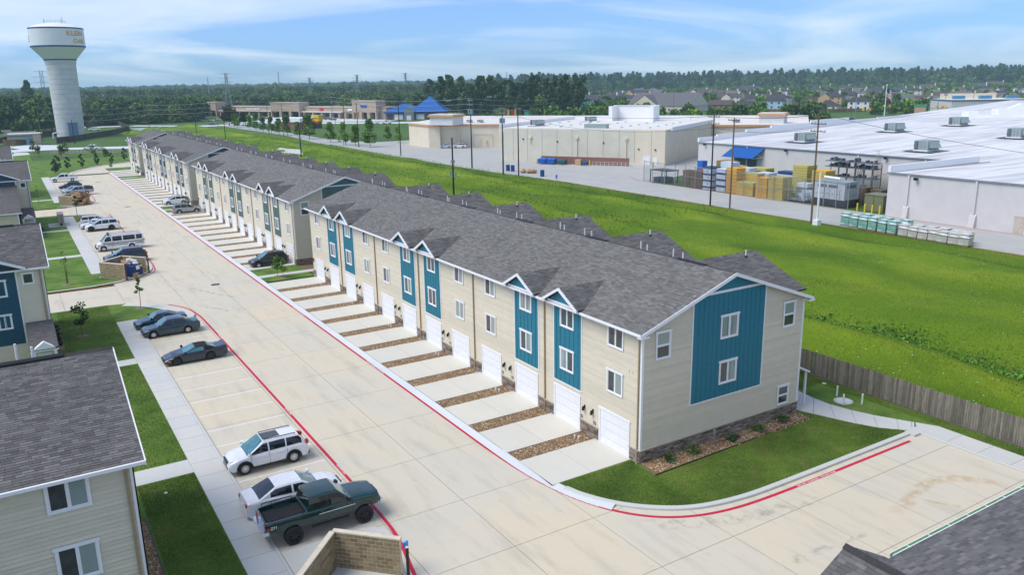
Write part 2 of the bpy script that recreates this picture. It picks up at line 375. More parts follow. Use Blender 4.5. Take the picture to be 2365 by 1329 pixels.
# hills far away, carrying the wood on the horizon
rows = []
for r in (900, 1300, 1800, 2400, 3200, 4200, 5500, 7500):
    rows.append([(CAM.x+r*math.cos(a), CAM.y+r*math.sin(a), Z0-.5+max(0, (r-1200)/2800*12)*hf(a)) for a in [math.radians(10+i*3) for i in range(34)]])
g = MB().grid(rows); g.f = [f[::-1] for f in g.f]
struct('hills', g.smooth(80), M_FAR)
# red fire lane kerb line etc. all flat on the road
road = MB(); road.box(-62, -60, -.3, 20.2, 0, -.012); 
for a in ((-20.2, 0, -5.6, 206), (-62, 57, -20.2, 66), (-62, 129, -20.2, 139)): road.box(a[0], a[1], -.3, a[2], a[3], -.012)
ro = struct('road', road, M_JOINT)
SLABS = {}
def slab(x0, y0, x1, y1, par=ro, mat=None, name='slab', z=0.0, t=.1, gap=.026):
    g = MB(); g.box(x0+gap/2, y0+gap/2, z-t, x1-gap/2, y1-gap/2, z); return part(name, g, mat or M_ROAD, par)
Ys = [-58+5.6*i for i in range(11)]
xj = [-20.1, -14.85, -10.4, -5.6]
Yj = [2.2+i*5.72 for i in range(36)]
for y0, y1 in zip(Yj, Yj[1:]):
    for x0, x1 in zip(xj, xj[1:]): slab(x0, y0, x1, y1)
xs2 = [-24, -14.85, -10.4, -5.7, -1.1, 3.6, 8.2, 12.6, 17.4]
ys2 = [-40, -34, -28, -22, -17.4, -12.9, -8.2, -3.1, 2.2]
for y0, y1 in zip(ys2, ys2[1:]):
    for x0, x1 in zip(xs2, xs2[1:]):
        if y0 >= -8.3 and x0 > -2: continue
        slab(x0, y0, x1, y1)
for x0, x1 in zip(xs2[4:], xs2[5:]): slab(x0, -8.2, x1, -5.1 if x1 < 4 else -5.9)
for x0, x1 in ((-60, -50), (-50, -40), (-40, -31), (-31, -25.6), (-25.6, -20.1)):
    for y0, y1 in ((57, 61.5), (61.5, 66), (129, 134), (134, 139)): slab(x0, y0, x1, y1)
# far end of the road bends right round the last row
cv = [(-14.6, 206), (-13.9, 212), (-11.5, 218), (-7.4, 226), (-2, 232), (4, 236), (12, 240), (26, 243)]
ci = [(-5.6, 206), (-4.6, 210), (-2.5, 214.5), (1, 218), (4, 220), (8, 221.5), (14, 223), (26, 224)]
g = MB(); g.grid([[(a[0], a[1], 0), (b[0], b[1], 0)] for a, b in zip(cv, ci)]); g.f = [f[::-1] for f in g.f]; struct('road_bend', g, M_ROAD)
def offs(pts, d):
    out = []
    for i, p in enumerate(pts):
        a = pts[max(0, i-1)]; b = pts[min(len(pts)-1, i+1)]; dx, dy = b[0]-a[0], b[1]-a[1]; L = math.hypot(dx, dy) or 1
        out.append((p[0]-dy/L*d, p[1]+dx/L*d))
    return out
def chaikin(p, n=2):
    for _ in range(n):
        q = [p[0]]
        for a, b in zip(p, p[1:]): q += [(a[0]*.75+b[0]*.25, a[1]*.75+b[1]*.25), (a[0]*.25+b[0]*.75, a[1]*.25+b[1]*.75)]
        p = q+[p[-1]]
    return p
def strip(pts, wd, z, mat, name, h=0.0, z0=None):
    "flat or solid band of width wd to the left of pts"
    L = offs(pts, wd); g = MB()
    if h == 0: g.grid([[(a[0], a[1], z), (b[0], b[1], z)] for a, b in zip(L, pts)]); 
    else:
        z1 = z+h; e = .03
        rows = []
        M1 = offs(pts, e); M2 = offs(pts, wd-e)
        for a, b, c, d in zip(pts, M1, M2, L): rows.append([(d[0], d[1], z), (d[0], d[1], z1-.01), (c[0], c[1], z1), (b[0], b[1], z1), (a[0], a[1], z1-.03), (a[0], a[1], z)])
        g.grid(rows)
        for r_, fl in ((rows[0], 0), (rows[-1], 1)): g.face(r_ if fl else r_[::-1])
    return struct(name, g, mat)
RR = chaikin([(-6.3, 206), (-6.3, 120), (-6.3, 9), (-6.25, 5.0), (-6.0, 1.6), (-5.4, -1.3), (-4.2, -3.8), (-2.4, -5.5), (.2, -6.45), (4, -6.72), (15.7, -6.72)], 3)
strip(RR, .21, .005, M_RED, 'red_fire_lane_line')
RL = chaikin([(-14.5, -34), (-15.2, -16), (-15.9, -6), (-15.35, -2.6), (-14.7, .3), (-14.5, 3), (-14.5, 24), (-14.5, 45), (-14.55, 48), (-15.0, 51.5), (-16.4, 54)], 3)
strip(RL, .19, .005, M_RED, 'red_fire_lane_line')
strip(chaikin([(-14.5, 186), (-14.45, 158), (-14.45, 148), (-14.9, 144.5), (-16.2, 141.6), (-19, 139.6), (-30, 139.5)][::-1], 3), .14, .005, M_RED, 'red_fire_lane_line')
strip(chaikin([(-27, 66.2), (-21.5, 66.2), (-17.8, 67.6), (-15.4, 70.2), (-14.55, 73.5), (-14.5, 90), (-14.45, 112), (-14.3, 126)], 3), .16, .005, M_RED, 'red_fire_lane_line')
# kerbs
KR = [(-5.3, .05), (-5.0, -1.1), (-4.1, -2.8), (-2.7, -4.3), (-.9, -5.45), (1.6, -6.0), (4, -6.15), (16.6, -6.15)]
KRc = chaikin(KR, 3); strip(KRc, .32, 0, M_WALK, 'kerb', .14)
strip([(17.0, -45), (17.0, -6.2)][::-1], .18, 0, M_WALK, 'kerb', .14)
# apron between red line and drives (rolled kerb)
def apron(y0, y1):
    g = MB(); g.grid([[(-6.12, y, .006), (-5.95, y, .035), (-5.62, y, .12), (-5.62, y, 0)][::-1] for y in (y0, y1)]); 
    struct('kerb', g, M_APRON)
for y in range(0, 34): apron(6+y*5.85+.01, 6+(y+1)*5.85)
g = MB(); A = chaikin([(-6.12, 6), (-6.08, 3.4), (-5.85, 1.2), (-5.3, -1.3), (-4.45, -3.0)], 3); B = offs(A, .34); Cc = offs(A, .52)
g.grid([[(c[0], c[1], 0), (c[0], c[1], .125), (b[0], b[1], .10), (a[0], a[1], .006)] for a, b, c in zip(A, B, Cc)]); struct('kerb', g, M_APRON)
# lawns
def poly(name, pts, z0, z1, mat): return struct(name, MB().prism(pts, z0, z1), mat)
LS = [(-5.3, .70)]+[p for p in offs(KRc, .32)]+[(16.75, -5.85), (15.4, -4.3), (14.5, -2.0), (13.6, .1), (13.3, .5), (0, .5)]
poly('lawn', [(-5.3, .72), *offs(KRc, .32), (17.0, -5.84), (15.7, -4.6), (14.75, -2.6), (13.75, -.1), (13.4, .8)], -.1, .11, M_LAWN)
poly('lawn', [(17.9, -5.2), (18.85, -6.6), (18.85, -60), (19.95, -60), (19.95, 58), (16.6, 58), (16.6, 2.5), (16.2, -.2), (16.9, -2.8)], -.1, .11, M_LAWN)
# rear walk and the walk that swings to the lot
wk = MB()
wk.box(14.6, 2.4, -.05, 16.58, 57, .125); ww = struct('walk', wk, M_WALK)
P1 = chaikin([(13.5, .9), (14.45, -1.9), (15.35, -4.3), (17.0, -6.1)], 2); P2 = chaikin([(16.58, 2.4), (16.15, -.1), (16.9, -2.9), (18.2, -5.3)], 2)
for i in range(0, len(P1)-1, 2):
    j = min(i+2, len(P1)-1); part('slab', MB().prism([P1[i], (P1[j][0]-.01, P1[j][1]+.02), (P2[j][0]-.01, P2[j][1]+.02), P2[i]], -.05, .128), M_WALK, ww)
part('slab', MB().prism([(13.4, .92), (16.5, 2.4), (14.6, 2.42), (13.4, 2.4)], -.05, .126), M_WALK, ww)
part('slab', MB().prism([(17.19, -6.12), (18.25, -5.32), (18.85, -6.5), (18.85, -8.0), (17.19, -8.0)], -.05, .128), M_WALK, ww)
for i in range(18): part('slab', MB().box(17.2, -8.02-(i+1)*1.85+.02, -.05, 18.84, -8.02-i*1.85, .128), M_WALK, ww)
struct('kerb', MB().box(16.4, -6.45, 0, 17.6, -5.75, .1395), M_WALK)
# left side: lots, walks, lawns
WO, WC = -21.8, -20.05
def walkrow(y0, y1, step=1.95):
    w0 = struct('sidewalk', MB().box(WO+.05, y0, -.1, WC-.02, y1, .10), M_JOINT)
    n = round((y1-y0)/step); s = (y1-y0)/n
    for i in range(n): part('slab', MB().box(WO, y0+i*s+.012, -.06, WC-.16, y0+(i+1)*s-.012, .128), M_WALK, w0)
    for i in range(n//3+1):
        a, b = y0+i*3*s, min(y1, y0+(i*3+3)*s)
        if b > a+.1: part('kerb_stone', MB().box(WC-.15, a+.01, -.06, WC, b-.01, .13), M_WALK, w0)
    return w0
walkrow(-7.0, 49.5); walkrow(73.6, 126.0); walkrow(147.5, 203)
def crosswalk(x0, x1, y0, y1): struct('walk', MB().box(x0, y0, -.05, x1, y1, .126), M_WALK)
crosswalk(-26, WO-.01, 35.6, 37.1); crosswalk(-26, WO-.01, 13.3, 15.2)
crosswalk(-27.2, WO-.01, 86.2, 87.7); crosswalk(-27, WO-.01, 110, 111.2); crosswalk(-27, WO-.01, 152.6, 154)
lw = [(-26, -7, WO-.01, 13.29), (-26, 15.21, WO-.01, 35.59), (-26, 37.11, WO-.01, 56.9), (-60, -7, -26.01, 56.9)]
for a in lw: struct('lawn', MB().box(a[0], a[1], -.1, a[2], a[3], .11), M_LAWN)
for a in ((-27.2, 66.5, WO-.01, 86.19), (-27.2, 87.71, WO-.01, 109.99), (-27, 111.21, WO-.01, 128.9), (-27, 139.6, WO-.01, 152.59), (-27, 154.01, WO-.01, 300), (-60, 66.5, -27.21, 128.9), (-60, 139.6, -27.01, 300)): struct('lawn', MB().box(a[0], a[1], -.1, a[2], a[3], .11), M_LAWN)
# islands at the lot ends
def island_(pts, kerbpts, side):
    poly('lawn', pts, -.1, .105, M_LAWN)
    strip(kerbpts, side*.28, 0, M_WALK, 'kerb', .13)
NI = chaikin([(-27.2, 56.9), (-19.6, 56.7), (-17.9, 55.3), (-16.4, 52.9), (-15.0, 49.6), (-14.95, 47.6), (-15.6, 46.9), (-19.9, 46.9)], 2)
poly('lawn', [(WO, 49.52), (WO, 56.9)]+[p for p in NI if p[0] > -21]+[(-20.0, 46.6), (-20.0, 49.5)], -.1, .105, M_LAWN)
K2 = [p for p in chaikin([(-19.9, 56.75), (-18.2, 55.5), (-16.4, 52.9), (-15.2, 50.0), (-14.95, 48.0), (-15.6, 46.9), (-16.5, 46.7)], 3)]
strip(K2, -1.25, 0, M_WALK, 'walk', .124); 
g = MB(); g.prism([(-20.0, 49.5), (-21.8, 49.5), (-21.8, 48.2), (-20, 48.2)], 0, .126)
SI2 = chaikin([(-27.5, 66.6), (-21.5, 66.65), (-18.2, 68.1), (-15.7, 70.8), (-14.95, 73.6), (-15.1, 75.2), (-16, 75.4)], 3)
poly('lawn', [(WO, 66.7)]+SI2[6:]+[(-20.05, 75.4), (-20.05, 73.62), (WO, 73.58)], -.1, .103, M_LAWN); strip(SI2, .32, 0, M_WALK, 'kerb', .13)
poly('pad', [(-18.8, 68.3), (-16.2, 71.2), (-18.6, 73.8), (-21.2, 71.2)], .0, .135, M_WALK)
N2 = chaikin([(-21.8, 128.8), (-18.3, 128.3), (-15.9, 125.5), (-14.9, 121.5), (-14.95, 119.8), (-16, 119.2)], 3)
poly('lawn', [(WO+.01, 128.8)]+N2[2:]+[(-20, 119.2), (-20, 126), (WO, 126.05)], -.1, .103, M_LAWN); strip(N2, -1.1, 0, M_WALK, 'walk', .122)
S3 = chaikin([(-21.8, 139.8), (-18.2, 140.2), (-15.7, 142.8), (-14.9, 146), (-15.2, 148), (-16, 148.3)], 3)
poly('lawn', [(WO+.01, 139.8)]+S3[2:]+[(-20, 148.3), (-20, 147.5), (WO, 147.45)], -.1, .103, M_LAWN); strip(S3, .3, 0, M_WALK, 'kerb', .13)
poly('pad', [(-19.3, 139.9), (-15.9, 143.4), (-18.3, 145.6), (-21.2, 142.8)], .0, .135, M_WALK)
# north lawn edge kerb along the bend
strip(offs(cv, .02)[:], .9, 0, M_WALK, 'walk', .12)
poly('lawn', [(-60, 203.2), (-14.9, 203.2)]+[(p[0]-.9, p[1]+.9) for p in cv]+[(26, 262), (-60, 262)], -.1, .085, M_LAWN)
# south island by the near enclosure
S1 = chaikin([(-16.6, -12), (-16.45, -5), (-15.8, -2.3), (-15.05, .2), (-14.95, 1.3), (-15.4, 2.2), (-16.2, 2.3)], 3)
poly('lawn', [(-24, -12)]+S1[:]+[(-20.0, 2.3), (-21.79, -2), (-24, -7)], -.1, .09, M_LAWN)
strip(S1, .26, 0, M_WALK, 'kerb', .13)
poly('pad', [(-20.02, 2.38), (-20.02, -1.4), (-18.9, -.1), (-18.4, .45), (-16.9, .5), (-16.2, -.5), (-15.35, .2), (-15.3, 1.5), (-15.9, 2.3)], .02, .128, M_WALK)
poly('pad', [(-18.3, .0), (-15.9, -2.4), (-18.0, -5.2), (-21.2, -2.9)], .0, .13, M_WALK)
# stall lines
g = MB()
lines = []
for y in (8.1, 10.85, 13.5, 16.25, 18.9, 21.7, 24.6, 27.3, 30.25, 33.3, 37.0, 40.8, 43.9):
    lines.append(y); struct('stall_line', MB().face([(-19.95,y-.05,.005),(-14.9,y-.05,.005),(-14.9,y+.05,.005),(-19.95,y+.05,.005)]), M_WHITEP)
for i in range(16): y = 77+i*2.8; struct('stall_line', MB().face([(-19.95,y-.05,.005),(-14.9,y-.05,.005),(-14.9,y+.05,.005),(-19.95,y+.05,.005)]), M_WHITEP)
for i in range(18): y = 151+i*2.8; struct('stall_line', MB().face([(-19.95,y-.05,.005),(-14.9,y-.05,.005),(-14.9,y+.05,.005),(-19.95,y+.05,.005)]), M_WHITEP)
g = MB()
for k in range(4): y = 91.7+k*.55; g.face([(-19.9,y,.005),(-16,y+.5,.005),(-16,y+.6,.005),(-19.9,y+.1,.005)])
struct('hatching', g, M_WHITEP)
# text painted on the red lines
def text_mesh(s, size, ext=0.0, bold=False):
    c = bpy.data.curves.new('t', 'FONT'); c.body = s; c.size = size; c.extrude = ext; c.align_x = 'LEFT'; c.resolution_u = 2
    if bold: c.offset = size*.02
    o = bpy.data.objects.new('t', c); COL.objects.link(o)
    dg = bpy.context.evaluated_depsgraph_get(); me = bpy.data.meshes.new_from_object(o.evaluated_get(dg)); bpy.data.objects.remove(o)
    V = [v.co.copy() for v in me.vertices]; F = [tuple(p.vertices) for p in me.polygons]; bpy.data.meshes.remove(me); return V, F
def arclen(p):
    s = [0]
    for a, b in zip(p, p[1:]): s.append(s[-1]+math.hypot(b[0]-a[0], b[1]-a[1]))
    return s
def lane_text(txt, path, start, size=.15, wmul=1.6, lift=.011, off=-.02):
    V, F = text_mesh(txt, size, 0, True); S = arclen(path); g = MB()
    for v in V:
        d = start+v.x*wmul; i = max(0, min(len(S)-2, next((k for k in range(len(S)-1) if S[k+1] >= d), len(S)-2)))
        t = (d-S[i])/((S[i+1]-S[i]) or 1); a, b = path[i], path[i+1]; L = math.hypot(b[0]-a[0], b[1]-a[1]) or 1; ux, uy = (b[0]-a[0])/L, (b[1]-a[1])/L
        x, y = a[0]+ux*L*t, a[1]+uy*L*t; h = v.y+.055+off
        g.v.append((x-uy*h, y+ux*h, lift))
    g.f = F; g.u = [None]*len(F); struct('lane_lettering', g, M_WHITEP)
SR = arclen(RR); tot = SR[-1]
def at_len(path, target):
    S = arclen(path); best = min(range(len(path)), key=lambda i: math.hypot(path[i][0]-target[0], path[i][1]-target[1])); return S[best]
lane_text('FIRE LANE   NO PARKING   TOW AWAY ZONE', RR, at_len(RR, (-6.05, 1.2)), .15, 1.15)
lane_text('FIRE LANE   NO PARKING   TOW AWAY ZONE', RR, at_len(RR, (5.6, -6.7)), .15, 1.0)
lane_text('FIRE LANE   NO PARKING   TOW AWAY ZONE', RR, at_len(RR, (-6.3, 22.5)), .15, 1.1)
lane_text('FIRE LANE   NO PARKING   TOW AWAY ZONE', RR, at_len(RR, (-6.3, 47.5)), .15, 1.1)
for y in (8.2, 19.0, 37.0): lane_text('TOW AWAY ZONE', RL[::-1], at_len(RL[::-1], (-14.5, y+2.2)), .14, 1.15, off=-.16)
# rust and tyre stains on the slab are flat sheets with their own feathered material
def stainmat(name, col, thr=.5, sc_=1.4):
    m, t, b = base(name, .85, 0, .2); b.inputs['Base Color'].default_value = (*col, 1)
    uv = N(t, 'ShaderNodeTexCoord').outputs['UV']; s = N(t, 'ShaderNodeSeparateXYZ'); t.links.new(uv, s.inputs[0])
    def edge(o): return math_(t, 'MULTIPLY', math_(t, 'MULTIPLY', o, math_(t, 'SUBTRACT', 1.0, o)), 4.0)
    e = math_(t, 'MULTIPLY', edge(s.outputs[0]), edge(s.outputs[1]))
    n = noise(t, sc_, 7, 'World', .65); a = math_(t, 'MULTIPLY', e, math_(t, 'SUBTRACT', math_(t, 'MULTIPLY', n, 2.2), thr), clamp=True)
    t.links.new(a, b.inputs['Alpha']); return m
M_RUST = stainmat('rust_stain', (.62,.42,.18), .9); M_SKID = stainmat('tyre_stain', (.30,.29,.26), 1.05)
def stain(path, wd, mat, z=.009):
    L = offs(path, wd/2); Rr = offs(path, -wd/2); n = len(path)-1; g = MB()
    for i in range(n): g.face([(*Rr[i], z), (*Rr[i+1], z), (*L[i+1], z), (*L[i], z)], [(i/n, 0), ((i+1)/n, 0), ((i+1)/n, 1), (i/n, 1)])
    struct('stain', g, mat)
def gpath(pts, n=2): return chaikin([tuple(gp(a, b))[:2] for a, b in pts], n)
stain(gpath([(2330, 1125), (2270, 1112), (2200, 1104), (2150, 1112), (2115, 1135), (2095, 1165), (2060, 1190)]), .9, M_RUST)
stain(gpath([(2220, 1172), (2175, 1165), (2130, 1155)]), .35, M_RUST)
stain(gpath([(2070, 1230), (1990, 1232), (1900, 1265), (1830, 1300), (1780, 1325)]), .7, M_SKID)
stain(gpath([(1470, 1215), (1600, 1210), (1740, 1195), (1900, 1150)]), 1.2, M_SKID)
stain(gpath([(560, 740), (520, 715), (480, 712), (440, 700)]), .5, M_SKID, .0095); stain(gpath([(560, 690), (500, 680), (450, 668), (400, 655)]), .6, M_SKID)
# storm drains
for (x, y) in ((-10.5, 60.0), (-10.4, 133.5), (-10.9, 183.3)):
    t = thing('storm_drain', 'black storm grate in the middle of the road %s' % {60.0: 'level with the near cross drive', 133.5: 'beside the second cross drive', 183.3: 'near the far car park'}[y], 'drain', (x, y, .004))
    part('frame', MB().box(-.45, -.35, 0, .45, .35, .006), M_BLACK, t, True)
    part('grate', (lambda q: [q.box(-.4+.1*k, -.3, .0062, -.34+.1*k, .3, .02) for k in range(8)] and q)(MB()), M_BLKPOLE, t, True)
# store road, store yards
g = MB(); g.prism([(75.4, -70), (120, -70), (120, 10), (89, 10), (89, 100), (120, 112), (200, 165), (160, 190), (125, 262), (92, 262), (84, 300), (81, 330), (75.2, 262), (73.4, 200), (73.2, 150), (75.4, 115)], -.2, .0)
struct('store_road', g, M_ROAD2)
g = MB(); g.prism([(72.5, 262), (84, 262), (86, 330), (88, 456), (78, 462), (79, 330)], -.2, .004) ; struct('store_road', g, M_ROAD2)
for P_, wd in (([(74.9, -60), (74.9, 20), (74.9, 46), (74.5, 75), (75.4, 116)], .15), ([(88.3, 49), (88.6, 60), (88.0, 66.4), (89.0, 80), (89.4, 90), (89.2, 104), (93, 112)], .2), ([(88.1, -60), (88.1, 43.6)], .2)):
    strip(P_, wd, .006, M_RED, 'red_fire_lane_line')
# distant streets, car parks
for pts in ([(60, 470), (60, 455), (70.9, 452), (100, 455), (250, 515), (250, 525), (100, 470)], [(-60, 312), (-20, 326), (12, 312), (30, 296), (30, 284), (8, 300), (-16, 313), (-60, 300)],
            [(-23, 322), (-13, 318), (-9, 340), (-20, 352), (-28, 345)],
            [(95, 500), (130, 455), (165, 412), (205, 395), (200, 380), (160, 395), (120, 440), (88, 490)],
            [(130, 535), (200, 455), (170, 425), (100, 490)], [(35, 508), (35, 497), (-40, 500), (-40, 512)], [(35, 497), (70, 455), (75, 462), (40, 506)]):
    if (sum((b[0]-a[0])*(b[1]+a[1]) for a, b in zip(pts, pts[1:]+pts[:1]))) > 0: pts = pts[::-1]
    struct('far_street', MB().prism(pts, -.2, .012+.002*len(pts)), M_APRON)
# ------------------------------------------------------------------ townhouse rows
U = 4.766; W = 13.37; EZ = 8.02; RX = 6.7; RZ = 10.5; SL = (RZ-EZ+.0)/(RX+.4)
def shingle_field(name, par, O, eu, ev, Wd, Ln, mat, tab=.32, ex=.15, inside=None, lift=.004, each=0, nearest=None, mat1=None):
    "tabs laid on a slope: O corner at the eave, eu along, ev up-slope"
    O, eu, ev = Vector(O), Vector(eu).normalized(), Vector(ev).normalized(); nn = eu.cross(ev)
    if nn.z < 0: nn = -nn
    P = []; rr = random.Random(3)
    k = 0
    while k*ex < Ln-.01:
        x = -rr.random()*tab; v0 = k*ex; v1 = min(Ln, v0+ex)
        while x < Wd:
            t = tab*(.6+.8*rr.random()); a, b = max(0, x), min(Wd, x+t)
            if b-a > .02 and (inside is None or inside((a+b)/2, (v0+v1)/2)): P.append((a+.004, b-.004, v0, v1, rr.random()))
            x += t
        k += 1
    # exposed tabs: the butt edge stands proud
    def tabverts(a, b, v0, v1, q):
        h = .012+.010*q
        A = O+eu*a+ev*v0; B = O+eu*b+ev*v0; C = O+eu*b+ev*v1; D = O+eu*a+ev*v1
        return [A+nn*lift, B+nn*lift, B+nn*(lift+h), A+nn*(lift+h), C+nn*(lift+.002), D+nn*(lift+.002)]
    FF = ((0, 1, 2, 3), (3, 2, 4, 5))
    if each:
        P.sort(key=lambda p: -(nearest(p))); top, rest = P[:each], P[each:]
        for p in top:
            g = MB(); g.v = [tuple(v) for v in tabverts(*p)]; g.f = list(FF); g.u = [None]*2; part('shingle', g, mat1 or mat, par)
    else: rest = P
    g = MB()
    for p in rest:
        b = len(g.v); g.v += [tuple(v) for v in tabverts(*p)]; g.f += [tuple(b+i for i in f) for f in FF]
    g.u = [None]*len(g.f)
    return part(name, g, mat, par, kind='stuff')
def slope(g, pts, th=.10, uvo=None):
    "roof panel with thickness; UV in metres along eave (pts0->pts1)"
    a = Vector(pts[0]); eu = (Vector(pts[1])-a).normalized(); nn = eu.cross(Vector(pts[-1])-a).normalized(); 
    if nn.z < 0: nn = -nn
    ev = nn.cross(eu); 
    if ev.z < 0: ev = -ev
    uv = [((Vector(p)-a).dot(eu), (Vector(p)-a).dot(ev)) for p in pts]
    q = [Vector(p) for p in pts]; n0 = (q[1]-q[0]).cross(q[2]-q[1])
    if n0.z < 0: q = q[::-1]; uv = uv[::-1]
    g.face(q, uv); lo = [p-Vector((0,0,th)) for p in q]; g.face(lo[::-1])
    for i in range(len(q)): j = (i+1) % len(q); g.face([q[i], lo[i], lo[j], q[j]])
    return g
WINC = {}
def window_parts(w_, h_, kind):
    "local: face is the x-z plane, looking to -y; origin lower left of trim"
    key = (round(w_, 2), round(h_, 2), kind)
    if key in WINC: return WINC[key]
    f = .10; D = .05
    trim = MB(); trim.box(0, -D, f, f, 0, h_-f*1.3).box(w_-f, -D, f, w_, 0, h_-f*1.3).box(0, -D, 0, w_, 0, f); trim.box(-.05, -D-.015, h_-f*1.3, w_+.05, 0, h_)
    sash = MB(); i = .035
    if kind == 'slide':
        mw = .06; xc = w_/2; sash.box(xc-mw/2, -D+.02, f, xc+mw/2, -.002, h_-f*1.3)
        rects = [(f, f, xc-mw/2, h_-f*1.3), (xc+mw/2, f, w_-f, h_-f*1.3)]
    elif kind == 'hung':
        zc_ = h_*.48; sash.box(f, -D+.02, zc_-.03, w_-f, -.002, zc_+.03); rects = [(f, f, w_-f, zc_-.03), (f, zc_+.03, w_-f, h_-f*1.3)]
    else: rects = [(f, f, w_-f, h_-f*1.3)]
    panes = []
    for (x0, z0, x1, z1) in rects:
        sash.box(x0, -D+.03, z0, x0+i, -.001, z1).box(x1-i, -D+.03, z0, x1, -.001, z1).box(x0+i, -D+.03, z0, x1-i, -.001, z0+i).box(x0+i, -D+.03, z1-i, x1-i, -.001, z1)
        panes.append(MB().box(x0+i, -.012, z0+i, x1-i, -.001, z1-i))
    WINC[key] = (trim.mesh('window', M_TRIM), sash.mesh('sash', M_TRIM), [p.mesh('pane', M_BLIND if (k == 1) else M_GLASS) for k, p in enumerate(panes)])
    return WINC[key]
PV = {}
def variants(me):
    if me.name not in PV:
        out = []
        for m_ in (M_GLASS, M_BLIND, M_BLIND2): c = me.copy(); c.materials[0] = m_; out.append(c)
        PV[me.name] = out
    return PV[me.name]
def window(par, base_, w_, h_, ang, kind='slide', detail=True):
    tm, sm_, pm = window_parts(w_, h_, kind)
    o = bpy.data.objects.new('window', tm); COL.objects.link(o); o.parent = par; o.location = base_; o.rotation_euler = (0,0,ang)
    a = bpy.data.objects.new('sash', sm_); COL.objects.link(a); a.parent = o
    for k, p in enumerate(pm):
        b = bpy.data.objects.new('pane', p); COL.objects.link(b); b.parent = o
        if k == len(pm)-1 and kind != 'fixed' or random.random() < .2: b.data = variants(p)[random.choice((0, 1, 1, 2, 2))]
    return o
def boards(par, face, z0, z1, mat, each, ex=.178, name='siding_board'):
    "lap siding; face(z) -> list of (a, b) spans; pt(a, z, d) maps to 3-D, d = distance off the wall"
    spans, pt = face; g = MB(); z = z0
    while z < z1-.005:
        zt = min(z+ex, z1)
        for (a, b, a2, b2) in spans(z, zt):
            q = MB() if each else g
            A, B, C, D_, E_, F_ = pt(a, z, .044), pt(b, z, .044), pt(b2, zt, .004), pt(a2, zt, .004), pt(a, z, .0), pt(b, z, .0)
            q.face([A, B, C, D_]); q.face([E_, F_, B, A])
            if each: part(name, q, mat, par)
        z += ex
    if not each and g.f: part('siding', g, mat, par, kind='stuff')
def lamp_part(par, x, y, z, ang):
    g = MB(); g.lathe([(.0,.14),(.05,.14),(.075,.05),(.095,-.1),(.0,-.1)], 10, (-.14,0,0)).box(-.14,-.02,.10,0,.02,.16).box(-.03,-.06,-.02,0,.06,.22)
    o = part('wall_lamp', g, M_BLACK, par, True); o.location = Vector((x, y, z))-Vector(par.location); o.rotation_euler = (0,0,ang)
    b = part('lamp_glass', MB().lathe([(.07,-.1),(.06,-.2),(0,-.2)], 10, (-.14,0,0)), M_LAMP, o, True); return o
def stones(par, O, eu, nn, L, H, mat=M_STONE):
    "stacked ledge stones"
    O, eu, nn = Vector(O), Vector(eu), Vector(nn); g = MB(); rr = random.Random(11); z = 0
    while z < H-.02:
        h = rr.choice((.06,.075,.09)); h = min(h, H-z); x = 0
        while x < L-.01:
            l = min(L-x, rr.uniform(.16,.5)); d = rr.uniform(.03,.075)
            p = O+eu*(x+.006); q = O+eu*(x+l-.006); up_ = Vector((0,0,1))
            a = [p+up_*(z+.005), q+up_*(z+.005), q+up_*(z+h-.005), p+up_*(z+h-.005)]
            b = len(g.v); g.v += [tuple(v) for v in a]+[tuple(v+nn*d) for v in a]
            for f in ((4,5,6,7),(0,1,5,4),(1,2,6,5),(2,3,7,6),(3,0,4,7)): g.f.append(tuple(b+i for i in f))
            x += l
        z += h
    g.u = [None]*len(g.f); part('ledge_stone', g, mat, par, kind='stuff')
PEB_V = [(0,0,.5),(.5,0,0),(.15,.42,.05),(-.42,.25,0),(-.4,-.28,.05),(.18,-.45,0)]; PEB_F = [(0,1,2),(0,2,3),(0,3,4),(0,4,5),(0,5,1)]
def pebbles(x0, y0, x1, y1, z, dens, par=None, poly_=None, size=(.06,.14)):
    n = int((x1-x0)*(y1-y0)*dens); p = np.column_stack([RNG.uniform(x0, x1, n), RNG.uniform(y0, y1, n), np.full(n, z)])
    if par is not None: p = p-np.array(par.location)
    s = RNG.uniform(*size, n); sc_ = np.column_stack([s, s*RNG.uniform(.6,1,n), s*.7])
    me = scatter('gravel', PEB_V, PEB_F, p, RNG.uniform(0, 6.28, n), sc_, M_PEBBLE)
    o = bpy.data.objects.new('gravel', me); COL.objects.link(o); o['kind'] = 'stuff'
    if par is not None: o.parent = par
    return o
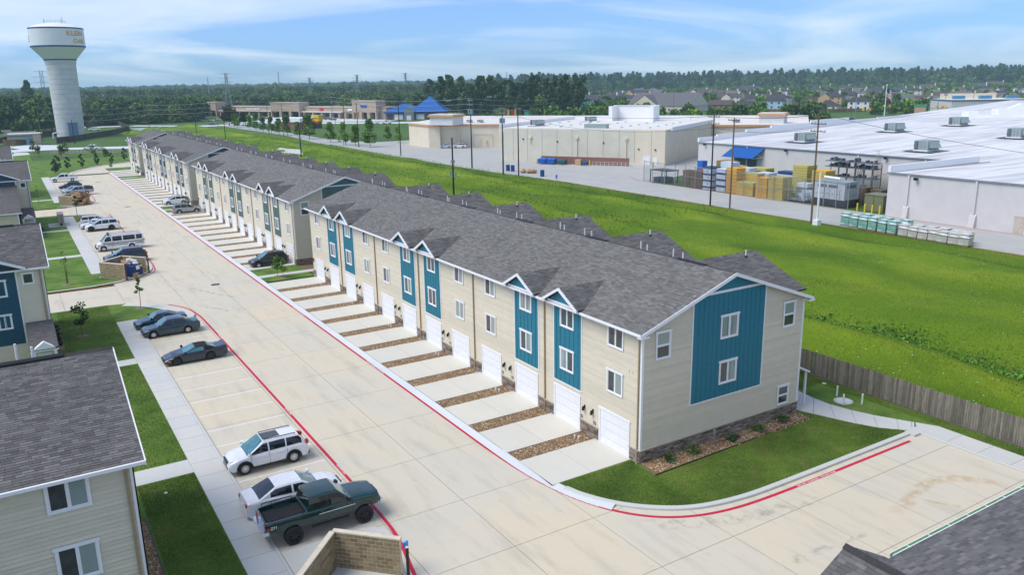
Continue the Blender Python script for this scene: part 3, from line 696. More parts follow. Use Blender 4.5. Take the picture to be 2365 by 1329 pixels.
def row(y0, n, pmat, label, lod):
    L = n*U; y1 = y0+L
    t = thing('townhouse_row', label, 'townhouses', (0, y0, 0), group='rows of townhouses on the right of the road')
    # core walls
    g = MB(); g.box(.0, y0, 0, W, y1, EZ-.05)
    g.xprism([(.0, y0, EZ-.05), (W, y0, EZ-.05), (RX, y0, RZ-.12)], (0, L, 0))
    wall = part('wall', g, M_SIDE, t)
    # siding on the road front
    doors = [(y0+i*U+.86, y0+i*U+3.74) for i in range(n)]
    def fs(z, zt):
        if z < 2.3:
            e = [y0]+[v for d in doors for v in d]+[y1]; return [(a, b, a, b) for a, b in zip(e[::2], e[1::2])]
        return [(y0, y1, y0, y1)]
    fp = lambda a, z, d: (-d, a, z)
    if lod == 0:
        def fs_hi(z, zt): return [(y0, y1, y0, y1)]
        boards(wall, (fs_hi, lambda a, z, d: (-d, a, z)), 2.34, EZ-.02, M_SIDE, True)
        boards(wall, (fs, fp), .92, 2.34, M_SIDE, False)
    else: boards(wall, (fs, fp), .92, EZ-.02, M_SIDE, False)
    for f in [o for o in wall.children]:
        pass
    def gx(z): return (0, W) if z <= EZ else (max(0, (z-EZ)/SL-.35), W-max(0, (z-EZ)/SL-.35)*.98)
    def gs(z, zt):
        a, b = gx(z); a2, b2 = gx(zt)
        return [(a, b, a2, b2)] if b-a > .3 else []
    boards(wall, (gs, lambda a, z, d: (a, y0-d, z)), .92, RZ-.15, M_SIDE2, lod == 0)
    # stone base
    piers = [y0]+[v for d in doors for v in d]+[y1]
    for a, b in zip(piers[::2], piers[1::2]):
        if lod < 2: stones(t, (-.02, b, 0), (0,-1,0), (-1,0,0), b-a, .88)
        else: part('stone_base', MB().box(-.09, a, 0, -.02, b, .88), M_STONE, t)
        part('stone_cap', MB().box(-.14, a, .88, -.001, b, .95), M_CAPST, t)
    if lod < 2: stones(t, (-.02, y0-.0, 0), (1,0,0), (0,-1,0), W+.04, .88)
    else: part('stone_base', MB().box(0, y0-.09, 0, W, y0-.01, .88), M_STONE, t)
    part('stone_cap', MB().box(-.1, y0-.13, .88, W+.03, y0-.001, .95), M_CAPST, t)
    # roof
    g = MB(); ye0, ye1 = y0-.42, y1+.42
    slope(g, [(-.42, ye0, EZ), (-.42, ye1, EZ), (RX, ye1, RZ+.04), (RX, ye0, RZ+.04)])
    slope(g, [(W+.42, ye1, EZ), (W+.42, ye0, EZ), (RX, ye0, RZ+.04), (RX, ye1, RZ+.04)])
    roof = part('roof', g, M_ROOF, t)
    ev = Vector((RX+.42, 0, RZ+.04-EZ)); Ls = ev.length
    if lod < 2: shingle_field('shingles', roof, (-.42, ye0, EZ), (0,1,0), ev, ye1-ye0, Ls, M_SHIN, tab=.36 if lod == 0 else .5, ex=.15 if lod == 0 else .2)
    # cross gables over the rear
    for k in range(n//2):
        yc = y0+U*(2*k+1); xr = 8.0; zr = 10.12; hw = 4.3; ze = zr-hw*.42; xe = W+.75
        g = MB(); slope(g, [(xe, yc-hw, ze), (xr-5.4, yc-hw, ze), (xr-1.2, yc, zr), (xe, yc, zr)][::-1] if False else [(xr-3.9, yc-hw, ze), (xe, yc-hw, ze), (xe, yc, zr), (xr-.8, yc, zr)])
        slope(g, [(xe, yc+hw, ze), (xr-3.9, yc+hw, ze), (xr-.8, yc, zr), (xe, yc, zr)])
        # keep only what stands above the main slope: starts past the ridge
        gab = part('rear_gable_roof', g, M_ROOFD, t)
        g = MB(); g.face([(W+.35, yc-hw+.4, EZ-.2), (W+.35, yc+hw-.4, EZ-.2), (W+.35, yc, zr-.15)]); g.box(W-.2, yc-hw+.5, 0, W+.35, yc+hw-.5, EZ-.2); part('rear_bay', g, M_SIDE, t)
        if lod == 0: shingle_field('shingles', gab, (xr-.8, yc-hw, ze), (1,0,0), (0, hw, zr-ze), xe-xr+.8, math.hypot(hw, zr-ze), M_SHIND, tab=.4, ex=.16)
        for px in (12.6,): 
            part('vent_pipe', MB().tube((px, yc-.5, zr-.3), (px, yc-.5, zr+.28), .05, n=8), M_PVC, t); part('pipe_boot', MB().lathe([(.14, zr-.25), (.07, zr-.08)], 8, (px, yc-.5, 0)), M_BLACK, t)
        # ridge vents and pipes along the main ridge
        part('ridge_vent', MB().xprism([(RX-.16, yc-2.7, RZ+.03), (RX+.16, yc-2.7, RZ+.03), (RX+.12, yc-2.7, RZ+.09), (RX, yc-2.7, RZ+.13), (RX-.12, yc-2.7, RZ+.09)], (0, 2.4, 0)), M_BLACK, t)
        for dy, px in ((-.1, 7.3), (1.0, 7.5), (3.2, 7.2), (4.3, 7.6)): part('vent_pipe', MB().tube((px, yc+dy, RZ-.4), (px, yc+dy, RZ+.33), .045, n=8), M_PVC, t)
    part('ridge_cap', MB().xprism([(RX-.17, ye0, RZ-.02), (RX+.17, ye0, RZ-.02), (RX, ye0, RZ+.075)], (0, ye1-ye0, 0)), M_ROOF, t)
    # fascia, gutter, rakes
    part('gutter', MB().box(-.53, ye0, EZ-.13, -.43, ye1, EZ+.0).box(-.43, ye0+.02, EZ-.15, -.40, ye1-.02, EZ-.11), M_TRIM, t)
    part('soffit', MB().box(-.40, y0-.38, EZ-.16, -.03, y1+.38, EZ-.125), M_TRIM, t)
    for s_, x0, in ((1, -.42), (-1, W+.42)):
        a = Vector((x0, ye0-.03, EZ-.20)); b = Vector((RX, ye0-.03, RZ-.155)); g = MB(); h = Vector((0, 0, .215)); 
        g.xprism([a, b, b+h, a+h] if s_ > 0 else [b, a, a+h, b+h], (0, .05, 0)); part('rake_board', g, M_TRIM, t)
    part('rake_return', MB().box(-.5, ye0-.032, EZ-.24, .12, ye0+.3, EZ-.12), M_TRIM, t)
    part('rake_return', MB().box(W+.0, ye0-.032, EZ-.24, W+.5, ye0+.3, EZ-.12), M_TRIM, t)
    part('corner_board', MB().box(-.045, y0-.05, .95, .10, y0-.001, EZ-.15).box(-.047, y0-.0, .95, -.03, y0+.10, EZ-.15), M_TRIM, t)
    part('corner_board', MB().box(W-.10, y0-.05, .95, W+.05, y0+.1, EZ-.15), M_TRIM, t)
    # doors, windows, panels per unit
    for i in range(n):
        b = y0+i*U; d0, d1 = b+.86, b+3.74
        part('door_trim', MB().box(-.075, d0, 0, -.0, d0+.14, 2.27).box(-.075, d1-.14, 0, -.0, d1, 2.27).box(-.08, d0-.03, 2.27, -.0, d1+.03, 2.42), M_TRIM, t)
        dr = part('garage_door', MB().box(-.03, d0+.14, .01, -.004, d1-.14, 2.27), M_PLAST, t)
        for k in range(4):
            g = MB(); zz = .03+k*.56; g.box(-.045, d0+.145, zz+.008, -.031, d1-.145, zz+.55)
            if lod == 0:
                for q in range(4): yy = d0+.26+q*.64; g.box(-.05, yy, zz+.1, -.0451, yy+.52, zz+.45)
            part('door_panel', g, M_DOOR, dr)
        panel = (i % 4) in (1, 2)
        wc = b+2.28
        if panel:
            pz1 = EZ+.10
            pn = part('colour_panel', MB().box(-.05, d0-.05, 2.72, -.003, d1-.02, pz1), pmat, t)
            nb = 6
            for q in range(nb): yy = d0+.28+q*(d1-d0-.55)/(nb-1); part('batten', MB().box(-.068, yy-.02, 2.76, -.0505, yy+.02, pz1-.1), pmat, pn)
            part('panel_trim', MB().box(-.062, d0-.12, 2.66, -.03, d1+.05, 2.75).box(-.062, d0-.12, 2.75, -.03, d0-.04, pz1-.1).box(-.062, d1-.03, 2.75, -.03, d1+.05, pz1-.1), M_TRIM, t)
            # dormer gable over the panel
            yc = wc+.0; hw = 1.87; zp = 9.18; zl = zp-hw*.55; xb = 3.2
            g = MB(); slope(g, [(-.72, yc-hw, zl), (xb, yc-hw, zl), (xb, yc, zp), (-.72, yc, zp)]) ; slope(g, [(xb, yc+hw, zl), (-.72, yc+hw, zl), (-.72, yc, zp), (xb, yc, zp)])
            dm = part('dormer_roof', g, M_ROOFD, t)
            if lod == 0: 
                shingle_field('shingles', dm, (-.72, yc-hw, zl), (1,0,0), (0, hw, zp-zl), xb+.72, math.hypot(hw, zp-zl), M_SHIND, tab=.36, ex=.15)
            part('dormer_front', MB().xprism([(-.45, yc-1.5, EZ+.12), (-.45, yc+1.5, EZ+.12), (-.45, yc, zp-.14)], (.4, 0, 0)), pmat, t)
            part('dormer_trim', MB().box(-.50, yc-1.55, EZ+.04, -.44, yc+1.55, EZ+.16), M_TRIM, t)
            for sgn in (-1, 1):
                a = Vector((-.78, yc+sgn*(hw+.02), zl-.17)); c = Vector((-.78, yc, zp-.155)); h = Vector((0,0,.17)); q = [a, c, c+h, a+h]
                part('dormer_rake', MB().xprism(q if sgn > 0 else q[::-1], (.12, 0, 0)), M_TRIM, t)
        for zb in (3.62, 6.48):
            window(t, (-.052 if panel else -.03, wc+.74, zb) if False else Vector((-.052 if panel else -.04, wc+.74, zb))-Vector((0, y0, 0)), 1.46, 1.5, -math.pi/2, 'slide')
        if i % 2 == 0:
            for dy in (-.42, .42): lamp_part(t, -.03, b+U+dy, 1.75, 0)
            for dy in (-.72, .62): 
                pl = part('number_plate', MB().box(-.05, b+U+dy, 1.02, -.03, b+U+dy+.26, 1.2), M_BLACK, t)
                if lod == 0: part('digits', MB().box(-.053, b+U+dy+.05, 1.05, -.0505, b+U+dy+.09, 1.17).box(-.053, b+U+dy+.16, 1.05, -.0505, b+U+dy+.2, 1.17), M_TRIM, pl)
            [part('utility_cap', MB().tube((qx, b+U+qy, .1), (qx, b+U+qy, .29), .06), M_PVC, t) for qx, qy in ((-.9, -.12), (-1.0, .16))]
        if i % 2 == 1 and i < n-1:
            part('downspout', MB().box(-.13, b+U-.04, .18, -.032, b+U+.04, EZ-.13).tube((-.08, b+U, .2), (-.3, b+U, .06), .045), M_TAN, t)
    part('downspout', MB().box(-.13, y0+.12, .18, -.05, y0+.20, EZ-.13).tube((-.09, y0+.16, .2), (-.28, y0+.0, .05), .045), M_TAN, t)
    # gable end: colour panel and windows
    a, b, z0, z1 = 3.70, 9.75, 2.80, 9.40
    pn = part('gable_panel', MB().box(a+.07, y0-.055, z0+.07, b-.07, y0-.003, z1-.0), pmat, t)
    nb = 14
    for q in range(nb): xx = a+.5+q*(b-a-1.0)/(nb-1); part('batten', MB().box(xx-.022, y0-.072, z0+.08, xx+.022, y0-.0555, z1-.05), pmat, pn)
    part('panel_trim', MB().box(a, y0-.065, z0, b, y0-.031, z0+.08).box(a-.02, y0-.065, z0+.08, a+.07, y0-.031, z1).box(b-.07, y0-.065, z0+.08, b+.02, y0-.031, z1), M_TRIM, t)
    zt = z1; xl = (zt-EZ)/SL-.25; xr_ = W-xl
    part('gable_cap_panel', MB().xprism([(xl+.3, y0-.03, zt+.1), (xr_-.3, y0-.03, zt+.1), (RX, y0-.03, RZ-.2)], (0, -.03, 0)), pmat, t)
    part('panel_trim', MB().box(xl, y0-.08, zt-.02, xr_, y0-.031, zt+.13), M_TRIM, t)
    for (x, z, w_, h_, kd) in ((.93, 6.2, 1.12, 1.7, 'hung'), (5.97, 6.52, 1.46, 1.5, 'slide'), (6.0, 3.65, 1.46, 1.5, 'slide'), (11.44, 6.26, 1.1, 1.72, 'hung'), (11.40, 1.02, 1.05, 1.36, 'hung')):
        window(t, Vector((x, -.057 if a < x < b else -.042, z)), w_, h_, 0, kd)
    part('siding_vent', MB().box(-.04, y0+.7, 5.35, -.028, y0+.75, 5.5).box(-.04, y0+1.0, 5.35, -.028, y0+1.05, 5.5), M_CAPST, t)
    part('fire_alarm_box', MB().box(-.16, y1-.45, 1.9, -.03, y1-.25, 2.25), M_REDL, t)
    # rear porch roof peeking past the far corner
    part('porch_roof', slope(MB(), [(W+1.6, y0+3.5, 2.55), (W+1.6, y0+.3, 2.55), (W+.1, y0+.3, 3.3), (W+.1, y0+3.5, 3.3)], .12), M_TRIM, t)
    for py in (y0+.5, y0+3.3): part('porch_post', MB().box(W+1.35, py-.06, 0, W+1.47, py+.06, 2.5), M_TRIM, t)
    # drives and gravel strips belong to the ground
    for i in range(n):
        b = y0+i*U
        dv = struct('driveway', MB().box(-5.6, b+.70, -.02, -.02, b+4.08, .125), M_JOINT)
        part('slab', MB().box(-5.6, b+.69, -.02, -2.9, b+4.09, .13), M_DRIVE, dv); part('slab', MB().box(-2.885, b+.69, -.02, .0, b+4.09, .13), M_DRIVE, dv)
        if i < n-1:
            struct('gravel_bed', MB().box(-5.58, b+4.10, -.02, -.1, b+U+.68, .085), M_GRAVEL)
            if lod == 0: pebbles(-5.5, b+4.15, -.12, b+U+.64, .09, 150)
            elif lod == 1: pebbles(-5.5, b+4.15, -.12, b+U+.64, .09, 45, size=(.10,.2))
    return t
row(0, 12, M_TEAL, 'nearest row of cream townhouses, teal panels on its front and gable end', 0)
row(63.7, 12, M_SAGE, 'second row of cream townhouses, with grey-green panels', 1)
row(127.7, 12, M_NAVY, 'third row of cream townhouses, with dark blue panels', 2)
row(191.5, 4, M_SLATEB, 'short farthest row of cream townhouses, with slate grey panels', 2)
# gaps between the rows: lawn, walk
for y in (57.2, 120.9, 184.9):
    struct('lawn', MB().box(-5.6, y+.1, -.02, 0, y+2.3, .11), M_LAWN); struct('walk', MB().box(-5.6, y+2.3, -.02, 16.5, y+3.5, .128), M_WALK)
    struct('lawn', MB().box(-5.6, y+3.5, -.02, 0, y+6.9, .11), M_LAWN); struct('gravel_bed', MB().box(0, y+3.5, -.02, 14, y+6.4, .10), M_GRAVEL)
    struct('lawn', MB().box(.3, y+.1, -.02, 14, y+2.3, .108), M_LAWN)
struct('lawn', MB().box(-5.6, 210.7, -.02, 16, 219, .11), M_LAWN)
# shrub bed at the near gable
struct('gravel_bed', MB().prism([(.15, -.1), (13.35, -.1), (13.35, -1.15), (-.2, -1.55), (-.1, -.3)], -.02, .14), M_GRAVEL)
pebbles(.05, -1.42, 13.2, -.12, .145, 150)
struct('bed_edging', MB().prism([(-.24, -1.62), (13.4, -1.2), (13.4, -1.16), (-.2, -1.57)], 0, .17), M_BLACK)
# ------------------------------------------------------------------ near buildings on the left and lower right
def house_left(x1, y0, label, wins, near=False, panel=None, wing=None, depth=13.6, x0=-47.0, roof_lod=0):
    t = thing('townhouse', label, 'townhouse', (x1, y0, 0), group='townhouses on the left of the road')
    rz = 10.45; ry = y0+depth/2; sl = (rz-EZ)/(depth/2+.4)
    g = MB(); g.box(x0, y0, 0, x1, y0+depth, EZ-.05); g.xprism([(x0, y0, EZ-.05), (x0, y0+depth, EZ-.05), (x0, ry, rz-.12)], (x1-x0, 0, 0)); wall = part('wall', g, M_SIDE2, t)
    boards(wall, (lambda z, zt: [(max(x0, -40), x1, max(x0, -40), x1)], lambda a, z, d: (a, y0-d, z)), .1, EZ-.02, M_SIDE2, near)
    g = MB(); slope(g, [(x0, y0-.42, EZ), (x1+.42, y0-.42, EZ), (x1+.42, ry, rz), (x0, ry, rz)]); slope(g, [(x1+.42, y0+depth+.42, EZ), (x0, y0+depth+.42, EZ), (x0, ry, rz), (x1+.42, ry, rz)])
    roof = part('roof', g, M_ROOFD, t)
    Lx = 9.5 if near else 7; Ls = math.hypot(depth/2+.42, rz-EZ)
    if near: shingle_field('shingles', roof, (x1+.42-Lx, y0-.42, EZ), (1,0,0), (0, depth/2+.42, rz-EZ), Lx, Ls, M_SHIND, tab=.33, ex=.143, each=300, nearest=lambda p: (p[0]+p[1])*.5-p[2]*1.0, mat1=M_SHIND1)
    elif roof_lod: shingle_field('shingles', roof, (x1+.42-Lx, y0-.42, EZ), (1,0,0), (0, depth/2+.42, rz-EZ), Lx, Ls, M_SHIND, tab=.36, ex=.16)
    part('gutter', MB().box(x0, y0-.54, EZ-.13, x1+.44, y0-.43, EZ), M_TRIM, t); part('soffit', MB().box(x0, y0-.42, EZ-.16, x1+.4, y0-.03, EZ-.125), M_TRIM, t)
    part('corner_board', MB().box(x1-.10, y0-.05, .1, x1+.05, y0-.001, EZ-.15).box(x1+.001, y0-.05, .1, x1+.05, y0+.12, EZ-.15), M_TRIM, t)
    part('downspout', MB().box(x1-.28, y0-.14, .15, x1-.18, y0-.03, EZ-.2).tube((x1-.23, y0-.08, .2), (x1-.23, y0-.35, .08), .05), M_TAN, t)
    part('rake_board', MB().xprism([(x1+.42, y0-.5, EZ-.2), (x1+.42, ry, rz-.17), (x1+.42, ry, rz+.02), (x1+.42, y0-.5, EZ-.0)], (.05, 0, 0)), M_TRIM, t)
    part('ridge_cap', MB().xprism([(x0, ry-.16, rz-.03), (x0, ry+.16, rz-.03), (x0, ry, rz+.07)], (x1+.42-x0, 0, 0)), M_ROOFD, t)
    part('ridge_vent', MB().xprism([(x1-4.1, ry-.18, rz+.05), (x1-4.1, ry+.18, rz+.05), (x1-4.1, ry, rz+.13)], (2.6, 0, 0)), M_BLACK, t)
    for px, py in ((x1-2.6, ry+.9), (x1-3.9, ry+1.0), (x1-3.2, ry+1.8)): part('vent_pipe', MB().tube((px, py, rz-.6), (px, py, rz+.35), .05), M_PVC, t)
    for (x, z, w_, h_, kd) in wins: window(t, Vector((x-x1, -.04, z)), w_, h_, 0, kd)
    if panel:
        xr = panel
        pn = part('colour_panel', MB().box(x0, y0-.055, 2.0, xr-.1, y0-.03, EZ+.2), M_NAVY, t)
        for q in range(16): xx = xr-.4-q*.42; part('batten', MB().box(xx-.02, y0-.072, 2.0, xx+.02, y0-.0555, EZ+.15), M_NAVY, pn)
        part('panel_trim', MB().box(xr-.10, y0-.07, 2.0, xr, y0-.03, EZ), M_TRIM, t)
        # front gable over the panel, ridge towards the back
        xc = xr-3.4; hw = 4.1; zp = 9.9; zl = zp-hw*.42
        g = MB(); slope(g, [(xc+hw, y0-.75, zl), (xc+hw, y0+3, zl), (xc, y0+5.5, zp), (xc, y0-.75, zp)]); slope(g, [(xc-hw, y0+3, zl), (xc-hw, y0-.75, zl), (xc, y0-.75, zp), (xc, y0+5.5, zp)]); gr = part('gable_roof', g, M_ROOFD, t)
        part('gable_front', MB().xprism([(xc-3.6, y0-.06, EZ+.1), (xc+3.6, y0-.06, EZ+.1), (xc, y0-.06, zp-.25)], (0, .3, 0)), M_NAVY, t)
        part('panel_trim', MB().box(xc-3.7, y0-.10, EZ-.02, xc+3.7, y0-.03, EZ+.12), M_TRIM, t)
        part('gable_rake', MB().xprism([(xc+hw, y0-.8, zl-.2), (xc, y0-.8, zp-.19), (xc, y0-.8, zp+.02), (xc+hw, y0-.8, zl+.02)], (0, .05, 0)), M_TRIM, t)
        part('gable_soffit', MB().xprism([(xc+hw, y0-.75, zl-.13), (xc, y0-.75, zp-.12), (xc, y0-.05, zp-.12), (xc+hw, y0-.05, zl-.13)], (0, 0, -.02)), M_TRIM, t)
    if wing:
        a, b, zt, zb, yb = wing
        g = MB(); slope(g, [(x0, yb, zb), (b, yb, zb), (b, y0-.03, zt), (x0, y0-.03, zt)]); part('wing_roof', g, M_ROOFD, t)
        ww = part('wing_wall', MB().box(x0, yb+.4, 0, b-.4, y0-.1, zb-.05), M_SIDE3, t)
        boards(ww, (lambda z, zt_: [(b-8, b-.4, b-8, b-.4)], lambda q, z, d: (q, yb+.4-d, z)), .1, zb-.1, M_SIDE3, False)
        part('wing_gutter', MB().box(x0, yb-.1, zb-.14, b+.1, yb, zb+.0), M_TRIM, t); part('wing_post', MB().box(b-.55, yb+.3, 0, b-.38, yb+.42, zb-.1), M_TRIM, t)
    # side porch with a white pediment
    if panel:
        px0, px1, py0, py1, pz = x1-1.75, x1+.15, y0-5.2, y0-.1, 2.75
        g = MB(); slope(g, [(px0, py0, pz), (px1, py0, pz), (px1, py1, pz+.9), (px0, py1, pz+.9)], .12); part('porch_roof', g, M_ROOFD, t)
        xm = (px0+px1)/2
        part('porch_pediment', MB().xprism([(xm-.75, py0-.06, pz-.05), (xm+.75, py0-.06, pz-.05), (xm, py0-.06, pz+.5)], (0, .5, 0)), M_TRIM, t)
        part('porch_beam', MB().box(px0, py0-.02, pz-.22, px1, py0+.12, pz-.12), M_TRIM, t)
        for x in (px0+.25, px1-.25): part('porch_post', MB().box(x-.09, py0+.0, 0, x+.09, py0+.18, pz-.22), M_TRIM, t)
        part('porch_wall', MB().box(px0, py0+1.2, 0, px1-.1, py1, pz-.15), M_SIDE, t); part('entry_door', MB().box(xm-.45, py0+1.15, .1, xm+.45, py0+1.19, 2.1), M_TRIM, t)
    return t
house_left(-26.0, -1.0, 'near khaki townhouse in the lower left corner with two white framed windows', [(-28.93, 6.58, 1.46, 1.45, 'slide'), (-28.93, 3.72, 1.46, 1.5, 'slide'), (-33.5, 6.58, 1.46, 1.45, 'slide'), (-33.5, 3.72, 1.46, 1.5, 'slide')], near=True)
house_left(-27.2, 40.2, 'middle left townhouse with a navy panel, beyond the near one', [(-28.72, 6.70, .86, .98, 'fixed'), (-30.75, 3.3, .95, 1.25, 'slide'), (-31.0, 5.9, 1.2, 1.4, 'slide')], panel=-29.02, roof_lod=1)
house_left(-26.05, 114.4, 'far left townhouse with a low front wing, beside the mailboxes', [(-27.28, 6.75, .86, .95, 'fixed')], panel=-27.75, wing=(-40, -27.7, 7.3, 4.2, 104.4))
house_left(-27.8, 160.0, 'farthest grey roofed townhouse on the left edge', [(-29.3, 6.7, .9, .95, 'fixed')])
struct('gravel_bed', MB().prism([(-25.98, -8), (-24.9, -8), (-25.0, 9), (-25.9, 9.6)], 0, .125), M_GRAVEL); pebbles(-25.92, -6, -25.0, 9.3, .13, 150)
struct('gravel_bed', MB().box(-27.15, 43, 0, -26.45, 52, .13), M_GRAVEL); pebbles(-27.1, 43, -26.5, 52, .13, 120)
struct('bed_edging', MB().box(-25.0, -8, 0, -24.95, 9.3, .16), M_BLACK)
# roof at the lower right corner
t = thing('townhouse', 'grey shingled townhouse roof with a mossy green gutter in the lower right corner', 'townhouse', (-10, -34, 0))
g = MB(); ye = -20.45; slope(g, [(26, ye, EZ), (-12, ye, EZ), (-12, ye-7.2, 10.5), (26, ye-7.2, 10.5)][::1]); 
roof = part('roof', g, M_ROOFD, t); part('wall', MB().box(-11.6, -34, 0, 25.6, ye-.4, EZ-.1), M_SIDE2, t)
shingle_field('shingles', roof, (14, ye, EZ), (-1,0,0), (0,-7.2,2.5), 26, math.hypot(7.2,2.5), M_SHIND, tab=.33, ex=.145)
part('gutter', MB().box(-8.2, ye+.02, EZ-.13, 26, ye+.05, EZ+.02).box(-8.2, ye+.13, EZ-.13, 26, ye+.15, EZ+.03).box(-8.2, ye+.05, EZ-.13, 26, ye+.13, EZ-.11), M_TRIM, t)
part('gutter_moss', MB().box(-8.15, ye+.052, EZ-.10, 26, ye+.128, EZ+.005), plain('moss_green', (.09,.25,.07), .9, var=.3, nscale=9), t)
for k in range(18): part('gutter_hanger', MB().box(-7.4+k*1.05, ye+.0, EZ+.01, -7.385+k*1.05, ye+.14, EZ+.03), M_TRIM, t)
xc, hw, zp = -9.72, 1.9, 8.62; zl = zp-hw*.55
g = MB(); slope(g, [(xc-hw, ye+.55, zl), (xc-hw, ye-3.6, zl), (xc, ye-3.6, zp), (xc, ye+.55, zp)]); slope(g, [(xc+hw, ye-3.6, zl), (xc+hw, ye+.55, zl), (xc, ye+.55, zp), (xc, ye-3.6, zp)]); dm = part('dormer_roof', g, M_ROOFD, t)
for sg in (-1, 1): shingle_field('shingles', dm, (xc+sg*hw, ye-3.6, zl), (0,1,0), (-sg*hw, 0, zp-zl), 4.15, math.hypot(hw, zp-zl), M_SHIND, tab=.33, ex=.145)
part('ridge_cap', MB().xprism([(xc-.16, ye-3.6, zp-.04), (xc+.16, ye-3.6, zp-.04), (xc, ye-3.6, zp+.07)], (0, 4.16, 0)), M_ROOFD, t)
# ------------------------------------------------------------------ dumpster enclosures
BLK = [(0, (.21,.16,.085)), (.5, (.28,.22,.125)), (1, (.34,.27,.165))]
M_BLOCK1 = island('split_face_block', BLK, .9, 'object', .15, .2, nsc=3); M_BLOCK = island('split_face_blocks', BLK, .9, 'island', .15, .2, nsc=3)
M_MORT = plain('mortar', (.68,.59,.43), .9); M_COPE = plain('cream_coping', (.62,.55,.42), .8)
def blockwall(t, A, B, H, th, near, both=True):
    A, B = Vector((*A, 0)), Vector((*B, 0)); d = (B-A); L = d.length; d.normalize(); n_ = Vector((-d.y, d.x, 0)); c = (A+B)/2; ang = math.atan2(d.y, d.x)
    core = part('wall', MB().obox(c, ang, L/2, th/2-.012, 0, H), M_MORT, t)
    part('coping', MB().obox(c, ang, L/2+.03, th/2+.03, H, H+.07), M_COPE, t)
    gm = MB(); nr = 10; bh = H/nr; bl = .41
    for r in range(nr):
        x = -(r % 2)*bl/2
        while x < L-.01:
            a, b = max(0, x)+.014, min(L, x+bl)-.014; x += bl
            if b-a < .04: continue
            for s in ((1, -1) if both else (1,)):
                q = MB() if near else gm; rr = .012+.006*random.random(); m0 = A+d*a+n_*s*(th/2-.013); m1 = A+d*b+n_*s*(th/2-.013); o_ = n_*s*rr; z0, z1 = r*bh+.015, (r+1)*bh-.015
                V = [m0+Vector((0,0,z0)), m1+Vector((0,0,z0)), m1+Vector((0,0,z1)), m0+Vector((0,0,z1))]; V2 = [v+o_ for v in V]; k = len(q.v)
                q.v += [tuple(v) for v in V+V2]; F = [(4,5,6,7),(0,1,5,4),(1,2,6,5),(2,3,7,6),(3,0,4,7)]
                for f in F: q.f.append(tuple(k+i for i in (f if s < 0 else f[::-1]))); q.u.append(None)
                if near: part('block', q, M_BLOCK1, core)
    if not near: part('blocks', gm, M_BLOCK, core, kind='stuff')
def dumpster(x, y, ang, label, h=1.45, col=(.012,.04,.16), L=1.9, Wd=1.5, group=None):
    t = thing('dumpster', label, 'dumpster', (x, y, .13), ang, group); M = plain('dumpster_%d' % int(col[2]*1000), col, .5)
    g = MB(); g.xprism([(-L/2, -Wd/2, .1), (-L/2, Wd/2, .1), (-L/2, Wd/2, h), (-L/2, -Wd/2+.0, h-.25)], (L, 0, 0)); part('bin', g, M, t, True)
    g = MB()
    for k in range(5): xx = -L/2+.2+k*(L-.4)/4; g.box(xx-.03, -Wd/2-.05, .15, xx+.03, -Wd/2, h-.3)
    g.box(-L/2-.12, -.25, .7, -L/2, .25, .85).box(L/2, -.25, .7, L/2+.12, .25, .85); part('rib', g, M, t, True)
    return t
def trashpile(x, y, z, kinds, spread, label):
    pass
M_CARD = island('cardboard', [(0, (.30,.17,.075)), (.5, (.42,.26,.13)), (1, (.50,.34,.19))], .8, 'object')
M_BAG = plain('white_bag', (.62,.64,.68), .35, var=.15); M_BAGB = plain('black_bag', (.03,.03,.035), .3); M_YEL = plain('yellow_paint', (.70,.50,.02), .5)
def blob(r, seed, sq=.7):
    rr = random.Random(seed); g = MB(); n = 12; prof = []
    rows = []
    for i in range(7):
        th = math.pi*i/6; row_ = []
        for j in range(n+1):
            ph = 2*math.pi*(j % n)/n; k = 1+.22*math.sin(3*ph+seed)*math.sin(th)+.15*math.sin(5*th+seed*2)
            if j == n: row_.append(row_[0]); continue
            row_.append((r*k*math.sin(th)*math.cos(ph), r*k*math.sin(th)*math.sin(ph), r*sq*math.cos(th)*k))
        rows.append(row_)
    g.grid(rows); g.f = [f for f in g.f]; return g.smooth(50)
def bag(x, y, z, r, seed, mat, label, group=None): return single('trash_bag', blob(r, seed), mat, label, 'trash bag', (x, y, z), group=group)
def carton(x, y, z, a, b, c, rz, label, group=None, tilt=0):
    g = MB().obox((0,0), 0, a/2, b/2, 0, c); q = MB()
    t = single('cardboard_box', g, M_CARD, label, 'box', (x, y, z), rz, group); t.rotation_euler = (tilt, 0, rz)
    part('flap', MB().face([(-a/2,-b/2,c),(a/2,-b/2,c),(a/2,-b/2-b*.35,c-.05),(-a/2,-b/2-b*.35,c-.05)]).face([(-a/2,b/2,c),(-a/2,b/2+b*.3,c+.1),(a/2,b/2+b*.3,c+.1),(a/2,b/2,c)]), M_CARD, t, True); return t
# near enclosure: two arms seen from inside
t = thing('dumpster_enclosure', 'tan block dumpster enclosure in front of the green pickup', 'enclosure', (-18.2, -.1, .1))
blockwall(t, (-18.2, -.1), (-15.95, -2.4), 1.9, .2, True); blockwall(t, (-18.3, -.2), (-21.9, -4.1), 1.9, .2, True); blockwall(t, (-22.0, -4.1), (-19.7, -6.5), 1.9, .2, False)
part('gate_post', MB().tube((-15.75, -2.65, .05), (-15.75, -2.65, 1.55), .075, n=12), plain('brown_post', (.035,.018,.012), .5), t)
part('post_cap', MB().tube((-15.75, -2.65, 1.55), (-15.75, -2.65, 1.58), .08, n=12), M_COPE, t)
single('bag_holder', MB().obox((0,0), .5, .13, .05, 0, .26), plain('sky_blue_box', (.05,.28,.75), .4), 'small bright blue box at the end of the near block wall', 'box', (-15.55, -2.05, 1.2))
